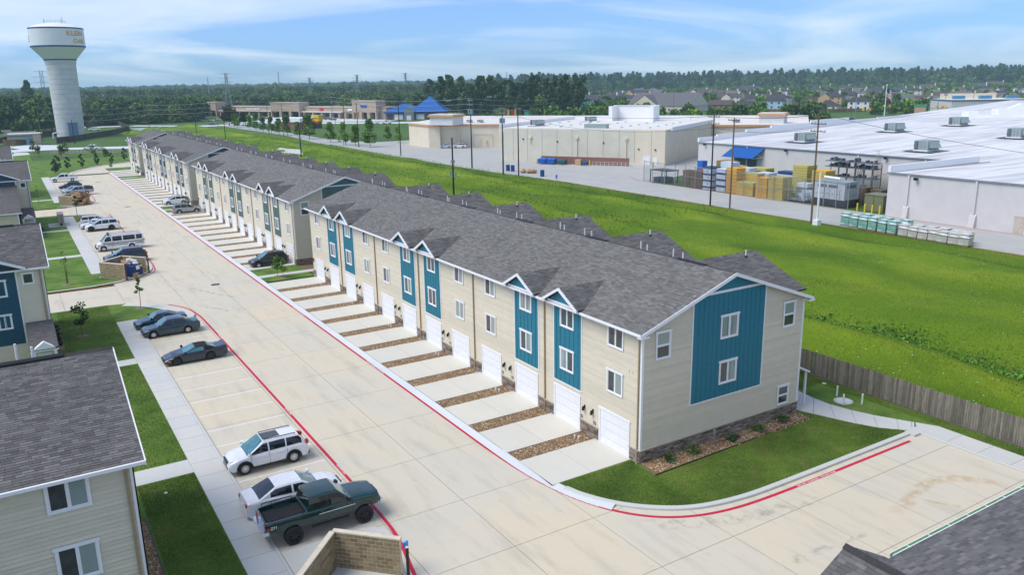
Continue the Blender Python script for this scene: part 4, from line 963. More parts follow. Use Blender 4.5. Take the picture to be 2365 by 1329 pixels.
# middle enclosure
t = thing('dumpster_enclosure', 'tan block enclosure holding a blue dumpster beside the parked van', 'enclosure', (-20.95, 71.1, .1))
A_, B_, C_, D_ = (-20.95, 71.0), (-18.75, 68.1), (-16.05, 70.85), (-18.35, 73.6)
blockwall(t, A_, B_, 1.9, .2, False); blockwall(t, A_, D_, 1.9, .2, False); blockwall(t, D_, C_, 1.9, .2, False)
for p in ((-18.6, 67.9), (-15.85, 70.6)): part('gate_post', MB().tube((*p, .05), (*p, 1.75), .09, n=10), MATS['brown_post'], t)
dumpster(-17.75, 70.1, math.radians(45), 'overfull navy dumpster inside the middle block enclosure', 1.5)
d = [o for o in COL.objects if o.name.startswith('dumpster')][-1]
part('notice', MB().box(-.25, -.83, .75, .35, -.805, 1.2), M_TRIM, d if d.type == 'EMPTY' else d.parent, True); part('notice', MB().box(.45, -.83, .95, .8, -.805, 1.2), M_YEL, d if d.type == 'EMPTY' else d.parent, True)
dumpster(-19.4, 71.4, math.radians(45), 'second navy dumpster at the back of the middle enclosure', 1.35)
for k, (x, y, z, r, m_, lb) in enumerate(((-17.5, 70.4, 1.7, .42, M_BAG, 'large white bag heaped on the right of the full dumpster'), (-17.9, 70.6, 1.85, .36, M_BAG, 'white bag on top of the full dumpster heap'), (-17.3, 69.9, 1.6, .3, M_BAG, 'small white bag hanging over the dumpster front'), (-18.1, 69.9, 1.6, .3, M_BAG, 'white bag at the left of the dumpster heap'))): bag(x, y, z, r, k+1, m_, lb)
carton(-18.5, 70.0, 1.35, .6, .5, .6, .4, 'open brown box standing on the left of the dumpster heap', tilt=.3); carton(-18.0, 70.1, 1.55, .5, .4, .3, 1.1, 'brown box sunk in the middle of the dumpster heap', tilt=-.2)
carton(-17.55, 69.0, .13, .5, .42, .45, .9, 'brown box on the ground in front of the dumpster'); bag(-17.2, 69.0, .22, .16, 9, M_BAG, 'small white bag on the ground by the fallen box')
single('leafy_cuttings', blob(.28, 6), plain('yellow_green_leaves', (.28,.35,.05), .8, var=.5, nscale=12), 'yellow green cuttings on top of the full dumpster', 'cuttings', (-17.6, 70.9, 2.0))
# far enclosure
t = thing('dumpster_enclosure', 'tan block enclosure buried in cardboard at the far car park', 'enclosure', (-21.0, 143.2, .1))
blockwall(t, (-21.1, 143.0), (-18.9, 140.2), 1.9, .2, False); blockwall(t, (-21.1, 143.0), (-18.3, 145.8), 1.9, .2, False); blockwall(t, (-18.3, 145.8), (-15.9, 143.2), 1.9, .2, False)
rr = random.Random(5)
names = ['flat wide', 'tall', 'torn', 'small', 'crushed', 'long', 'square', 'leaning', 'shallow', 'narrow']
posn = [(-18.2, 142.4, 1.5, 1.9, .9, .9), (-17.0, 143.2, 1.7, 1.2, .8, .6), (-17.8, 143.6, 2.1, 1.0, .8, .3), (-16.6, 142.6, .6, .9, .7, .6), (-17.6, 141.2, .13, .9, .7, .5), (-16.4, 141.8, .13, .7, .6, .5), (-18.6, 141.4, .5, .8, .7, .7), (-17.0, 141.4, .7, .8, .6, .4), (-16.2, 143.4, 1.3, 1.0, .6, .5), (-18.0, 141.9, 1.0, 1.3, .6, .4)]
for nm, (x, y, z, a, b, c) in zip(names, posn): carton(x, y, z, a, b, c, rr.uniform(0, 3), '%s cardboard box in the heap at the far enclosure' % nm, 'boxes heaped at the far enclosure', rr.uniform(-.15, .15))
dumpster(-18.3, 142.9, math.radians(45), 'dark dumpster under the cardboard heap at the far enclosure', 1.45, (.02,.03,.05))
# mailboxes
t = thing('mailbox_bank', 'tan bank of cluster mailboxes on a pad by the middle car park', 'mailboxes', (-22.4, 117.0, 0))
part('pad', MB().box(-24.2, 115.2, 0, -21.85, 119.6, .135), M_WALK, t); part('cabinet', MB().box(-22.75, 115.7, .55, -22.35, 118.9, 1.95).box(-22.3, 115.7, .55, -21.95, 118.9, 1.95), plain('mailbox_tan', (.33,.27,.21), .5), t)
part('cabinet_top', MB().box(-22.8, 115.65, 1.95, -21.9, 118.95, 2.02), plain('mailbox_lid', (.45,.40,.34), .5), t)
for y in (116.1, 117.3, 118.4): part('pedestal', MB().box(-22.5, y-.12, .13, -22.2, y+.12, .55), M_PLAST, t)
# lawn pipes by the rear corner, manhole, light in the bed
t = thing('manhole', 'round concrete manhole lid in the lawn behind the corner walk', 'manhole', (17.5, -.6, .11)); part('ring', MB().lathe([(.62,0),(.62,.04),(.52,.045)], 24), M_WALK, t, True); part('lid', MB().lathe([(.5,0),(.5,.05),(0,.055)], 24), M_APRON, t, True)
for (x, y, lb) in ((17.95, .25, 'white stub pipe left of the manhole, nearest the fence'), (17.0, -.95, 'white stub pipe in front of the manhole'), (18.1, -1.6, 'white stub pipe right of the manhole')): single('stub_pipe', MB().tube((0,0,0), (0,0,.75), .06, n=10), M_PVC, lb, 'pipe', (x, y, .1))
t = thing('bed_light', 'small grey path light standing in the gravel bed', 'light', (5.3, -.6, .14)); part('stem', MB().tube((0,0,0),(0,0,.75),.05), M_GALV, t, True); part('cap', MB().lathe([(.0,.98),(.09,.95),(.09,.75),(0,.74)], 10), M_GALV, t, True)
single('spot_light', blob(.14, 3), M_BLACK, 'black garden spotlight in the gravel bed', 'light', (7.2, -.65, .26))
# cedar fence behind the lawn
t = thing('cedar_fence', 'weathered picket fence between the lawn and the grass ditch', 'fence', (20.0, -12, 0))
y = -17.5; k = 0
while y < 8.0:
    h = 1.88+random.uniform(-.03, .03); ww = random.uniform(.128, .142); dx = random.uniform(-.006, .006)
    part('picket', MB().xprism([(20.05+dx, y, .06), (20.05+dx, y+ww, .06), (20.05+dx, y+ww, h-.03), (20.05+dx, y+ww-.03, h), (20.05+dx, y+.03, h), (20.05+dx, y, h-.03)], (.018, 0, 0)), M_PICKET, t); y += ww+random.uniform(.012, .03)
g = MB(); y = 8.0
while y < 212: g.box(20.05, y, .06, 20.07, y+.135, 1.88); y += .155
y = -17.5
while y > -45: y -= .155; g.box(20.05, y, .06, 20.07, y+.135, 1.88)
part('pickets', g, M_PICKET, t, kind='stuff')
part('rail', MB().box(20.072, -45, .35, 20.11, 212, .44).box(20.072, -45, 1.0, 20.11, 212, 1.09).box(20.072, -45, 1.55, 20.11, 212, 1.64), M_PICKET, t)
for k in range(20): part('fence_post', MB().box(20.11, -17+k*2.4, 0, 20.2, -16.91+k*2.4, 1.85), M_GALV, t)
part('kickboard', MB().box(20.0, -45, .0, 20.045, 60, .15), M_PICKET, t)
# ------------------------------------------------------------------ stores beyond the field
M_SGREY = plain('store_grey_wall', (.58,.56,.545), .85, var=.05, nscale=.5); M_CREAMW = plain('store_cream_wall', (.70,.63,.49), .85, var=.05, nscale=.4); M_CREAMG = plain('store_stucco_grey', (.62,.595,.49), .85, var=.07, nscale=.3)
def membrane(name, col, dirt):
    m, t, b = base(name, .6, 0, .3); n = noise(t, .5, 7, 'World', .6, scale=(.10, 1.1, 1)); n2 = noise(t, .06, 5, 'World', .6)
    c = ramp(t, n, [(.38, dirt), (.56, col)]); c = mixc(t, 1.0, c, ramp(t, n2, [(.3, (.86,.87,.88)), (.6, (1.0,1.0,1.0))]), 'MULTIPLY'); t.links.new(c, b.inputs['Base Color']); return m
M_MEMB = membrane('white_membrane', (.70,.70,.69), (.50,.505,.50)); M_MEMB2 = plain('cream_membrane', (.66,.64,.58), .7, var=.06, nscale=.1)
M_BLUER = plain('blue_metal_roof', (.012,.10,.36), .35, .0, var=.08); M_OR = plain('orange_cornice', (.58,.30,.13), .7); M_BRICK = plain('red_brown_brick', (.24,.12,.09), .9, var=.2, nscale=3)
M_HVAC = plain('hvac_grey_green', (.30,.36,.34), .5, .2); M_HVD = plain('hvac_coil', (.12,.14,.16), .6)
t = thing('home_store', 'large grey store with a streaked white roof on the right', 'store', (100, 40, 0))
XW, XF = 117.0, 89.0
part('wall', MB().box(XF, -90, 0, XF+.4, 44.4, 6.75).box(XF+.4, 44.0, 0, XW+.3, 44.4, 6.75), M_SGREY, t)
part('wall', MB().box(XW, 44.4, 0, XW+.4, 114.4, 6.35).box(XW+.4, 114.0, 0, 330, 114.4, 6.6), M_SGREY, t)
def rz_(x): return 6.42+max(0, x-XW)*.021
g = MB(); g.face([(XF, -90, 6.8), (XW, -90, 6.55), (XW, 44.4, 6.55), (XF, 44.4, 6.8)]); g.face([(XW, -90, 6.55), (330, -90, rz_(330)), (330, 44.4, rz_(330)), (XW, 44.4, 6.55)])
g.face([(XW-.1, 44.4, 6.42), (330, 44.4, rz_(330)), (330, 150, rz_(330)), (XW-.1, 114.2, 6.42)]); part('roof', g, M_MEMB, t)
g = MB(); g.box(XF-.25, -90, 6.68, XF-.02, 44.6, 6.86); g.box(XW-.3, 44.6, 6.28, XW-.02, 114.5, 6.48); part('gutter', g, M_GALV, t)
part('parapet', MB().box(XF-.1, 44.1, 6.82, XF+25, 44.6, 7.85), M_TRIM, t)
pp = [(1632, 1648), ]
xa = XW-.1
for (x0, x1, zt) in ((XW-.1, 124, 7.5), (124, 136, 7.9), (136, 147, 8.6), (147, 166, 9.1), (166, 186, 9.7), (186, 203, 8.9), (203, 232, 9.1), (232, 262, 9.2)): 
    yb = 114.2+max(0, x0-XW)*.12; yb2 = 114.2+max(0, x1-XW)*.12
    part('parapet', MB().prism([(x0, yb), (x1, yb2), (x1, yb2+.5), (x0, yb+.5)], 6.3, zt), M_TRIM, t)
for y in (98.5, 69.5, 55.3): part('downpipe', MB().box(XW-.22, y, .1, XW-.01, y+.35, 6.3), M_SGREY, t)
for y in (40.8, 30.4, 16, 2): part('downpipe', MB().box(XF-.25, y, 1.0, XF-.01, y+.3, 6.7).xprism([(XF-.6, y-.3, 0), (XF-.01, y-.3, 0), (XF-.01, y-.3, 1.9), (XF-.3, y-.3, 1.7)], (0, .9, 0)), M_SGREY, t)
for (x, y, z) in ((XW-.3, 112, 6.0), (XW-.3, 87.5, 6.0), (XW-.3, 63.5, 6.0), (XF-.3, 39.6, 6.2)): part('flood_light', MB().box(x-.35, y-.3, z-.2, x, y+.3, z+.2), M_BLACK, t)
part('side_door', MB().box(XF-.06, 23.6, .02, XF-.005, 24.9, 2.3).box(XF-.08, 23.5, 2.3, XF-.005, 25.0, 2.42), plain('door_beige', (.50,.44,.36), .6), t)
# blue awning over the loading door
aw = part('awning', MB().xprism([(XW-.05, 93.6, 6.1), (XW-2.9, 94.6, 3.9), (XW-2.9, 94.6, 3.82), (XW-.05, 93.6, 6.0)], (0, 9.2, 0)), M_BLUER, t)
for k in range(23): y = 93.8+k*.4; part('awning_rib', MB().xprism([(XW-.05, y, 6.12), (XW-2.9, y+.9, 3.93), (XW-2.9, y+.9, 3.86), (XW-.05, y, 6.05)], (0, .08, 0)), M_BLUER, aw)
part('awning_bracket', MB().tube((XW-2.8, 94.8, 3.8), (XW-.02, 94.0, 4.0), .06).tube((XW-1.6, 94.4, 4.8), (XW-.02, 94, 3.9), .05), M_TRIM, t)
ld = part('loading_door', MB().box(XW-.05, 95.8, .02, XW-.004, 102.6, 3.9), M_DARK, t)
for k in range(15): part('door_slat', MB().box(XW-.09, 95.9+k*.45, .05, XW-.052, 96.25+k*.45, 3.8), M_HVD, ld)
# roof ladder with cage
g = MB()
for dy in (-.28, .28): g.tube((XW-.35, 65.2+dy, .1), (XW-.35, 65.2+dy, 7.5), .04, n=6)
for k in range(22): g.tube((XW-.35, 64.92, .4+k*.32), (XW-.35, 65.48, .4+k*.32), .02, n=4)
for k in range(8):
    z = 2.0+k*.75; P_ = [(XW-.35-.7*math.sin(a), 65.2-.38*math.cos(a), z) for a in [math.pi*i/6 for i in range(7)]]; g.path(P_, .03, 4)
part('roof_ladder', g, plain('ladder_cream', (.55,.48,.36), .6), t)
# rooftop units
def hvac(x, y, z, label, sc_=1.0, grp='rooftop units on the big store'):
    u = thing('rooftop_unit', label, 'rooftop unit', (x, y, z), 0, grp); k = sc_
    part('curb', MB().box(-1.9*k, -1.3*k, 0, 1.7*k, 1.3*k, .25), M_TRIM, u, True)
    part('cabinet', MB().box(-1.7*k, -1.2*k, .25, 1.5*k, 1.2*k, 1.75*k), M_HVAC, u, True); part('coil', MB().box(-1.72*k, .6*k, .4, -1.9*k, 1.18*k, 1.65*k), M_HVD, u, True)
    part('seam', MB().box(-1.73*k, -.02, .3, -1.7*k, .02, 1.7*k).box(-1.73*k, -.6*k, .3, -1.7*k, -.57*k, 1.7*k), M_HVD, u, True)
    part('hood', MB().xprism([(-1.4*k, -1.2*k, 1.6*k), (-1.4*k, -1.2*k, .6*k), (-1.4*k, -1.9*k, .6*k)], (2.6*k, 0, 0)), M_HVAC, u, True)
    part('walk_pad', MB().box(-3.2*k, -2.6*k, .01, 2.6*k, 2.6*k, .03), M_HVD, u, True); return u
for (px, py, z, lb) in ((1860, 327, 6.85, 'rooftop unit nearest the loading awning'), (2066, 303, 7.9, 'rooftop unit in the middle of the back row'), (2214, 288, 8.9, 'rooftop unit farthest back on the big roof'), (2140, 348, 6.65, 'nearest rooftop unit above the caged ladder'), (2352, 318, 7.3, 'rooftop unit cut by the right edge')):
    p = gp(px, py, z); p = gp(px, py, rz_(p.x)+.13); p = gp(px, py, rz_(p.x)+.13); hvac(p.x, p.y, rz_(p.x)+.11, lb, 1.0+.004*(p-CAM).length*.25)
# gabled pediment and portico at the far side
def facade(pts, zb, yb, dep, name):
    P_ = [(gp(px, yb, zb), py) for px, py in pts]; q = [Vector((b.x, b.y, zb+(yb-py)*(b-CAM).dot(fw)/FPX)) for b, py in P_]
    part(name, MB().xprism([Vector((P_[0][0].x, P_[0][0].y, zb-2))]+q+[Vector((P_[-1][0].x, P_[-1][0].y, zb-2))], (fw.x*dep, fw.y*dep, 0)), M_TRIM, t)
facade([(2236, 258), (2260, 257)], 8.8, 270, 4, 'front_pier'); facade([(2260, 265), (2305, 265)], 8.8, 270, 1, 'front_parapet'); facade([(2305, 252), (2324, 251)], 8.8, 270, 4, 'front_pier'); facade([(2324, 253), (2357, 239), (2400, 254)], 8.8, 270, 1.5, 'front_pediment')
# ---- cream store turned against the road grid
O_ = Vector((91.1, 166.1, 0)); e1 = Vector((.507, -.862, 0)).normalized(); e2 = Vector((-e1.y, e1.x, 0))
t = thing('cream_store', 'cream flat roofed store with skylights in the centre distance', 'store', (100, 160, 0))
def L_(a, b, z=0): p = O_+e1*a+e2*b; return (p.x, p.y, z)
def P2_(l): return [L_(a, b)[:2] for a, b in l]
part('wall', MB().prism(P2_([(0,0), (40,0), (40,52), (0,52)]), 0, 8.9), M_CREAMG, t); part('wall', MB().prism(P2_([(40.0,-.6), (48.2,-.6), (48.2,46), (40.0,46)]), 0, 9.0), M_CREAMW, t)
part('roof', MB().prism(P2_([(.3,.3), (47.9,.3), (47.9,51.7), (.3,51.7)]), 8.8, 9.05), M_MEMB2, t)
part('parapet', MB().prism(P2_([(0,52), (40,52), (40,52.6), (0,52.6)]), 8, 10.2).prism(P2_([(-.3,0), (0,0), (0,52), (-.3,52)]), 8, 10.0).prism(P2_([(48.2,4), (48.6,4), (48.6,46), (48.2,46)]), 8.5, 9.5), M_TRIM, t)
for k in range(10): a = 4+k*4.5; part('wall_joint', MB().prism(P2_([(a,-.03), (a+.08,-.03), (a+.08,-.005), (a,-.005)]), .1, 8.8) if a < 40 else MB().prism(P2_([(a,-.63), (a+.08,-.63), (a+.08,-.605), (a,-.605)]), .1, 8.8), plain('joint_grey', (.32,.31,.27), .8), t)
for k in (0, 1, 2): part('scupper', MB().prism(P2_([(9+k*14,-.4), (9.9+k*14,-.4), (9.9+k*14,-.01), (9+k*14,-.01)]), 6.3, 7.0).prism(P2_([(9.3+k*14,-.25), (9.6+k*14,-.25), (9.6+k*14,-.01), (9.3+k*14,-.01)]), .5 if k else 5.0, 6.3), M_CREAMW, t)
for a, b, z in ((7, -.2, 5.9), (17.5, -.2, 5.4), (31, -.2, 5.3), (41, -.8, 3.9), (45.5, -.8, 3.8)): part('wall_lamp', MB().prism(P2_([(a,b), (a+.35,b), (a+.35,b+.25), (a,b+.25)]), z, z+.35), M_BLACK, t)
part('back_door', MB().prism(P2_([(42.4,-.68), (44.4,-.68), (44.4,-.605), (42.4,-.605)]), .02, 2.3).prism(P2_([(45.2,-.68), (46.2,-.68), (46.2,-.605), (45.2,-.605)]), .02, 2.0), M_TRIM, t)
sg = part('sign_wall', MB().prism(P2_([(17,47), (30.5,47), (30.5,47.6), (17,47.6)]), 9, 13.6).prism(P2_([(16.4,42), (17.6,42), (17.6,48), (16.4,48)]), 9, 13.6).prism(P2_([(29.9,42), (31.1,42), (31.1,48), (29.9,48)]), 9, 13.6), M_TRIM, t)
part('sign_wall_roof', MB().prism(P2_([(16.2,46.8), (31.3,46.8), (31.3,48.2), (16.2,48.2)]), 13.61, 13.8), M_MEMB2, t); 
for ya in (6, 13, 20, 27, 34):
    for xa in (4, 14, 23, 32, 40): 
        part('skylight', MB().prism(P2_([(xa,ya), (xa+1.6,ya), (xa+1.6,ya+2.2), (xa,ya+2.2)]), 9.05, 9.35), plain('skylight_white', (.70,.74,.77), .3), t)
for (a, b, s_, lb) in ((6, 12, 1.0, 'left roof unit on the cream store'), (12.5, 37, .9, 'small roof unit by the sign wall of the cream store')):
    p = L_(a, b); hvac(p[0], p[1], 9.05, lb, s_, 'roof units on the cream store')
p = L_(27.5, 4); single('roof_duct', MB().obox((0,0), math.atan2(e1.y, e1.x), 3.2, 1.0, 0, 1.1), M_HVAC, 'grey green duct unit lying on the cream store roof', 'roof unit', (p[0], p[1], 9.06))
dk = part('dock_wall', MB().prism(P2_([(15,-4.6), (39.9,-4.6), (39.9,-4.2), (15,-4.2)]), 0, 2.0), M_BRICK, t)
# rear wing, left and right of the cream store
t = thing('shop_building', 'long cream shop building with an orange cornice behind the cream store', 'shops', (110, 215, 0))
WP = [(96.4, 238.9), (95.8, 221.7), (98.9, 219.2), (99.5, 220.6), (115, 206.5), (133, 181), (156, 150.5), (176, 128.5), (205, 152), (150, 225), (118, 262)]
part('wall', MB().prism(WP[::1], 0, 7.2), M_CREAMW, t)
part('cornice', MB().prism([(p[0]-.35, p[1]-.3) if i < 8 else p for i, p in enumerate(WP)], 7.21, 7.75), M_OR, t); part('roof', MB().prism([(p[0]+.5, p[1]+.5) if i < 8 else (p[0]-.6, p[1]-.6) for i, p in enumerate(WP)], 7.76, 7.82), M_MEMB2, t)
part('parapet', MB().prism([(118, 262), (150, 225), (205, 152), (206, 153), (151, 226.5), (119, 263)], 7.2, 8.9), M_TRIM, t)
def tower_at(px, py, z, wd, dp, h, label_part='entry_tower'):
    p = gp(px, py, z); a = math.atan2(e1.y, e1.x)
    part(label_part, MB().obox(p, a, wd/2, dp/2, z, z+h-.9), plain('pale_stucco', (.62,.64,.64), .8), t); part('tower_cornice', MB().obox(p, a, wd/2+.6, dp/2+.6, z+h-.9, z+h-.3), M_OR, t); part('tower_roof', MB().obox(p, a, wd/2+.2, dp/2+.2, z+h-.29, z+h), M_MEMB2, t)
tower_at(1032, 288, 7.8, 9, 7, 3.6); tower_at(1785, 284, 7.8, 7.5, 6, 3.2)
for k, (px, py) in enumerate(((1003, 284), (1035, 284), (1085, 283), (1110, 283), (1560, 288), (1700, 283))): p = gp(px, py, 7.8); hvac(p.x, p.y, 7.83, ['left most', 'second', 'third', 'fourth', 'fifth', 'right most'][k]+' grey unit on the orange corniced shop roof', .55, 'units on the shop roof')
for (x, y, w_) in ((118.5, 201.8, 1), (126, 191, .8), (104.5, 215.9, .8)): part('downpipe', MB().box(x-.5, y-.5, .3, x-.1, y-.1, 6.5), M_CREAMW, t)
part('utility_pipes', MB().path([(108, 212.6, .5), (108, 212.6, 4.6), (113, 208, 4.6), (113, 208, .5)], .09, 6).path([(110, 210.8, .6), (110, 210.8, 3)], .09, 6).box(111, 209, 1.5, 111.5, 209.5, 2.6), M_CREAMW, t)
# dumpsters, bins and bales behind the cream store
for k, (a, lb) in enumerate(((16.3, 'left of two blue dumpsters by the brick dock wall'), (18.9, 'right of two blue dumpsters by the brick dock wall'))):
    p = L_(a, -6.4); dumpster(p[0], p[1], math.atan2(e1.y, e1.x), lb, 1.5, (.01,.10,.42), 2.2, 1.7)
p = L_(21.8, -6.2); dumpster(p[0], p[1], math.atan2(e1.y, e1.x), 'dark teal dumpster beside the blue pair', 1.2, (.02,.09,.10), 2.2, 1.5)
p = L_(26.6, -6.2); single('bale', MB().obox((0,0), -1, .8, .6, 0, 1.5), M_CARD, 'cardboard bale by the brick dock wall', 'bale', (p[0], p[1], 0))
p = L_(28.4, -6.2); dumpster(p[0], p[1], math.atan2(e1.y, e1.x), 'small blue bin right of the cardboard bale', 1.0, (.015,.09,.2), 1.5, 1.1)
g = MB(); 
for k in range(13): a = 30.5+k*1.15; p0, p1 = L_(a, -6.3, 0), L_(a, -6.3, 1.05); g.tube(p0, p1, .035, n=4)
g.path([L_(30.5, -6.3, 1.05), L_(44.4, -6.3, 1.05)], .03, 4).path([L_(30.5, -6.3, .55), L_(44.4, -6.3, .55)], .025, 4)
single('ramp_railing', g, M_TRIM, 'long white railing in front of the brick dock wall', 'railing')
for (a, b, lb) in ((14.6, -6.5, 'yellow bollard left of the blue dumpsters'), (30, -6.8, 'yellow bollard at the end of the white railing'), (47, -6.0, 'yellow bollard right of the white railing')): p = L_(a, b); single('bollard', MB().lathe([(.16,0),(.16,1.3),(.1,1.4),(0,1.42)], 10), M_YEL, lb, 'bollard', (p[0], p[1], 0), group='bollards by the cream store')
for (x, y, lb) in ((77.5, 140.2, 'left blue barrel of the pair on the store road'), (77.9, 138.6, 'right blue barrel of the pair on the store road'), (77.2, 124.4, 'single blue barrel on the store road edge')): single('barrel', MB().lathe([(0,0),(.5,0),(.5,1.5),(.42,1.52),(.42,1.4),(0,1.4)], 14), plain('barrel_blue', (.01,.06,.2), .4), lb, 'barrel', (x, y, 0), group='blue barrels')
single('hydrant', MB().lathe([(0,0),(.25,0),(.25,.1),(.16,.12),(.16,.7),(.22,.72),(.15,.9),(0,.98)], 12).tube((-.3,0,.55),(.3,0,.55),.08), plain('hydrant_blue', (.03,.15,.45), .4), 'blue hydrant on the store road edge', 'hydrant', (77.3, 118.8, 0))
for (x, y, lb) in ((77.9, 133.9, 'left paper bale by the light pole'), (78.7, 132.4, 'middle paper bale by the light pole'), (79.3, 131.3, 'right paper bale by the light pole')): single('paper_bale', blob(.75, x), M_CARD, lb, 'bale', (x, y, .5))
t = thing('compactor_bin', 'dark green dumpster in the recess beside the cream store', 'dumpster', (146, 156, 0)); p = gp(1588, 347); part('bin', MB().box(p.x-1.5, p.y-1.5, 0, p.x+1.5, p.y+1.5, 2.4), plain('bin_green', (.01,.06,.045), .5), t); part('screen_wall', MB().box(p.x-3, p.y+1.7, 0, p.x+2.4, p.y+2.0, 2.8).box(p.x-3.2, p.y-2, 0, p.x-2.9, p.y+2.0, 2.8), M_CREAMW, t); part('notice', MB().box(p.x-1.52, p.y-.6, 1.2, p.x-1.505, p.y+.1, 1.7), M_TRIM, t)
# ---- storage yard
M_PLANKA = island('stacked_tan_board', [(0, (.40,.24,.06)), (.4, (.52,.34,.09)), (.7, (.42,.38,.16)), (1, (.50,.45,.20))], .8, 'object'); M_PLANKW = plain('white_wrap', (.55,.60,.66), .4, var=.12, nscale=4)
def stack(x, y, w_, d_, h, label, mats, grp='stacks of goods in the store yard', each=.42):
    u = thing('goods_stack', label, 'stack', (x, y, .02), 0, grp); z = 0; k = 0
    while z < h-.1:
        hh = each*random.uniform(.85, 1.15); j = random.uniform(-.03, .03)
        part('bundle', MB().box(-d_/2+j, -w_/2+.02, z+.02, d_/2+j, w_/2-.02+j, z+hh-.03), mats[k % len(mats)] if isinstance(mats, list) else mats, u, True); z += hh; k += 1
    return u
OLV = plain('olive_board', (.46,.41,.12), .8); GLD = plain('gold_board', (.62,.37,.04), .8); GLD2 = plain('orange_board', (.62,.32,.03), .8); DKB = plain('dark_timber', (.14,.095,.055), .9)
NAVYB = plain('navy_wrap', (.02,.06,.16), .5)
stack(90.6, 101.0-14.6, 2.0, 2.0, 3.2, 'dark brown timber stack left of the white bag stack', [DKB], each=.3)
stack(90.4, 83.6, 2.6, 2.2, 4.3, 'stack of blue white bales behind the dark pole', [M_PLANKW, NAVYB, M_PLANKW])
stack(90.6, 80.3, 2.4, 2.2, 4.4, 'blue white bales right of the dark pole', [M_PLANKW, M_PLANKW, NAVYB])
stack(90.6, 77.5, 2.7, 2.4, 4.9, 'tallest golden board stack beside the brown pole', [GLD2, GLD2], each=.7)
stack(90.2, 73.8, 4.2, 2.2, 2.4, 'low wide olive and gold stack behind the brown pole', [GLD, OLV]); stack(92.6, 74.6, 3.2, 2.0, 4.0, 'olive topped stack behind the low wide stack', [OLV, GLD, OLV])
stack(90.0, 69.6, 2.7, 2.3, 3.7, 'golden stack between two fence posts', [GLD, GLD, GLD2]); stack(89.9, 66.2, 3.3, 2.5, 3.9, 'olive striped stack nearest the road', [OLV, OLV, GLD])
stack(99.5, 68.6, 3.3, 2.8, 5.0, 'olive board stack in the second row, left', [OLV], each=.5); stack(98.6, 63.7, 3.0, 2.8, 4.6, 'olive board stack in the second row, right', [OLV, GLD], each=.5)
stack(103.5, 92.0, 3.4, 3.0, 3.8, 'dark gold crates in the back corner of the yard', [plain('dark_gold', (.26,.18,.05), .8)], each=.9); stack(103.0, 96.4, 3.2, 3, 2.9, 'blue and white wrapped bale in the back corner', [plain('blue_wrap', (.02,.14,.5), .4), M_PLANKW], each=1.6)
stack(98.5, 93.5, 2.4, 2.5, 2.3, 'small blue and red wrapped bale', [plain('blue_wrap_dark', (.02,.11,.42), .4), plain('red_wrap', (.4,.1,.06), .5)], each=1.1)
stack(94.6, 90.5, 1.5, 1.4, 2.6, 'blue tarp covered rack in the yard', [MATS['blue_wrap']], each=2.5); stack(93.6, 88.2, 2.3, 1.8, 3.4, 'stack of red roll cages', [plain('cage_red', (.35,.07,.07), .5)], each=.6)
stack(93.6, 93.2, 2.0, 1.8, 3.0, 'brown crates at the left end of the yard', [DKB], each=.5)
stack(99.5, 57.2, 2.2, 2.2, 2.6, 'blue wrapped pallets behind the generator', [plain('teal_wrap', (.02,.12,.22), .5)], each=.6); stack(97.3, 54.2, 2.0, 1.8, 2.8, 'brown mulch bags left of the green cabinet', [DKB], each=.32); stack(98, 51.8, 2.2, 1.8, 2.7, 'brown mulch bags behind the green cabinet', [DKB], each=.32)
stack(96.5, 71.4, 2.6, 2.0, 2.2, 'white crates with a red tray in the yard', [M_PLANKW, plain('red_tray', (.6,.04,.03), .4)], each=.75)
# rack of shelving and trolleys
g = MB(); random.seed(3)
for k in range(6): y = 62+k*1.9; g.box(111, y, 0, 111.14, y+.12, 5.0); g.box(113.4, y, 0, 113.6, y+.12, 5.0)
for z in (2.2, 4.1, 5.2): g.box(111, 62, z, 113.6, 73, z+.12)
for k in range(46): y = 62.2+random.random()*10.4; z = random.choice((2.35, 4.25, 4.3, 5.35)); g.box(111.2+random.random(), y, z, 112.8, y+.12+random.random()*.25, z+.2+random.random()*.6)
single('storage_rack', g, M_HVD, 'dark loaded storage rack against the grey store wall', 'rack')
g = MB(); 
for (y, z0) in ((58.5, 0), (57.2, 0), (66.5, 0)): 
    for s_ in (-.3, .3): g.tube((112, y+s_, 0), (114.5, y+s_*.5, 5.2), .07, n=5)
    for k in range(10): g.tube((112+.25*k, y-.3, .5*k+.2), (112+.25*k, y+.3, .5*k+.2), .04, n=4)
single('leaning_ladders', g, M_ALLOY, 'silver ladders leaning at the grey store wall', 'ladders')
g = MB()
for k in range(4): y = 60.5+k*1.9; g.box(89.8, y, .3, 91.6, y+1.6, .45).box(89.8, y, .45, 89.9, y+.08, 1.7).box(91.5, y+1.5, .45, 91.6, y+1.58, 1.7).box(89.8, y, 1.6, 91.6, y+.08, 1.7)
single('flat_carts', g, M_GALV, 'grey flat carts behind the chain fence', 'carts')
g = MB(); random.seed(5)
for k in range(26): 
    y = 58+random.random()*4; x = 91+random.random()*2; g.obox((x, y), random.random()*3, .1+random.random()*1.2, .06+random.random()*.3, .2+random.random()*1.5, .35+random.random()*1.5+.3)
single('scrap_heap', g, M_PLANKW, 'jumble of white and blue scrap beside the generator', 'scrap')
random.seed(9)
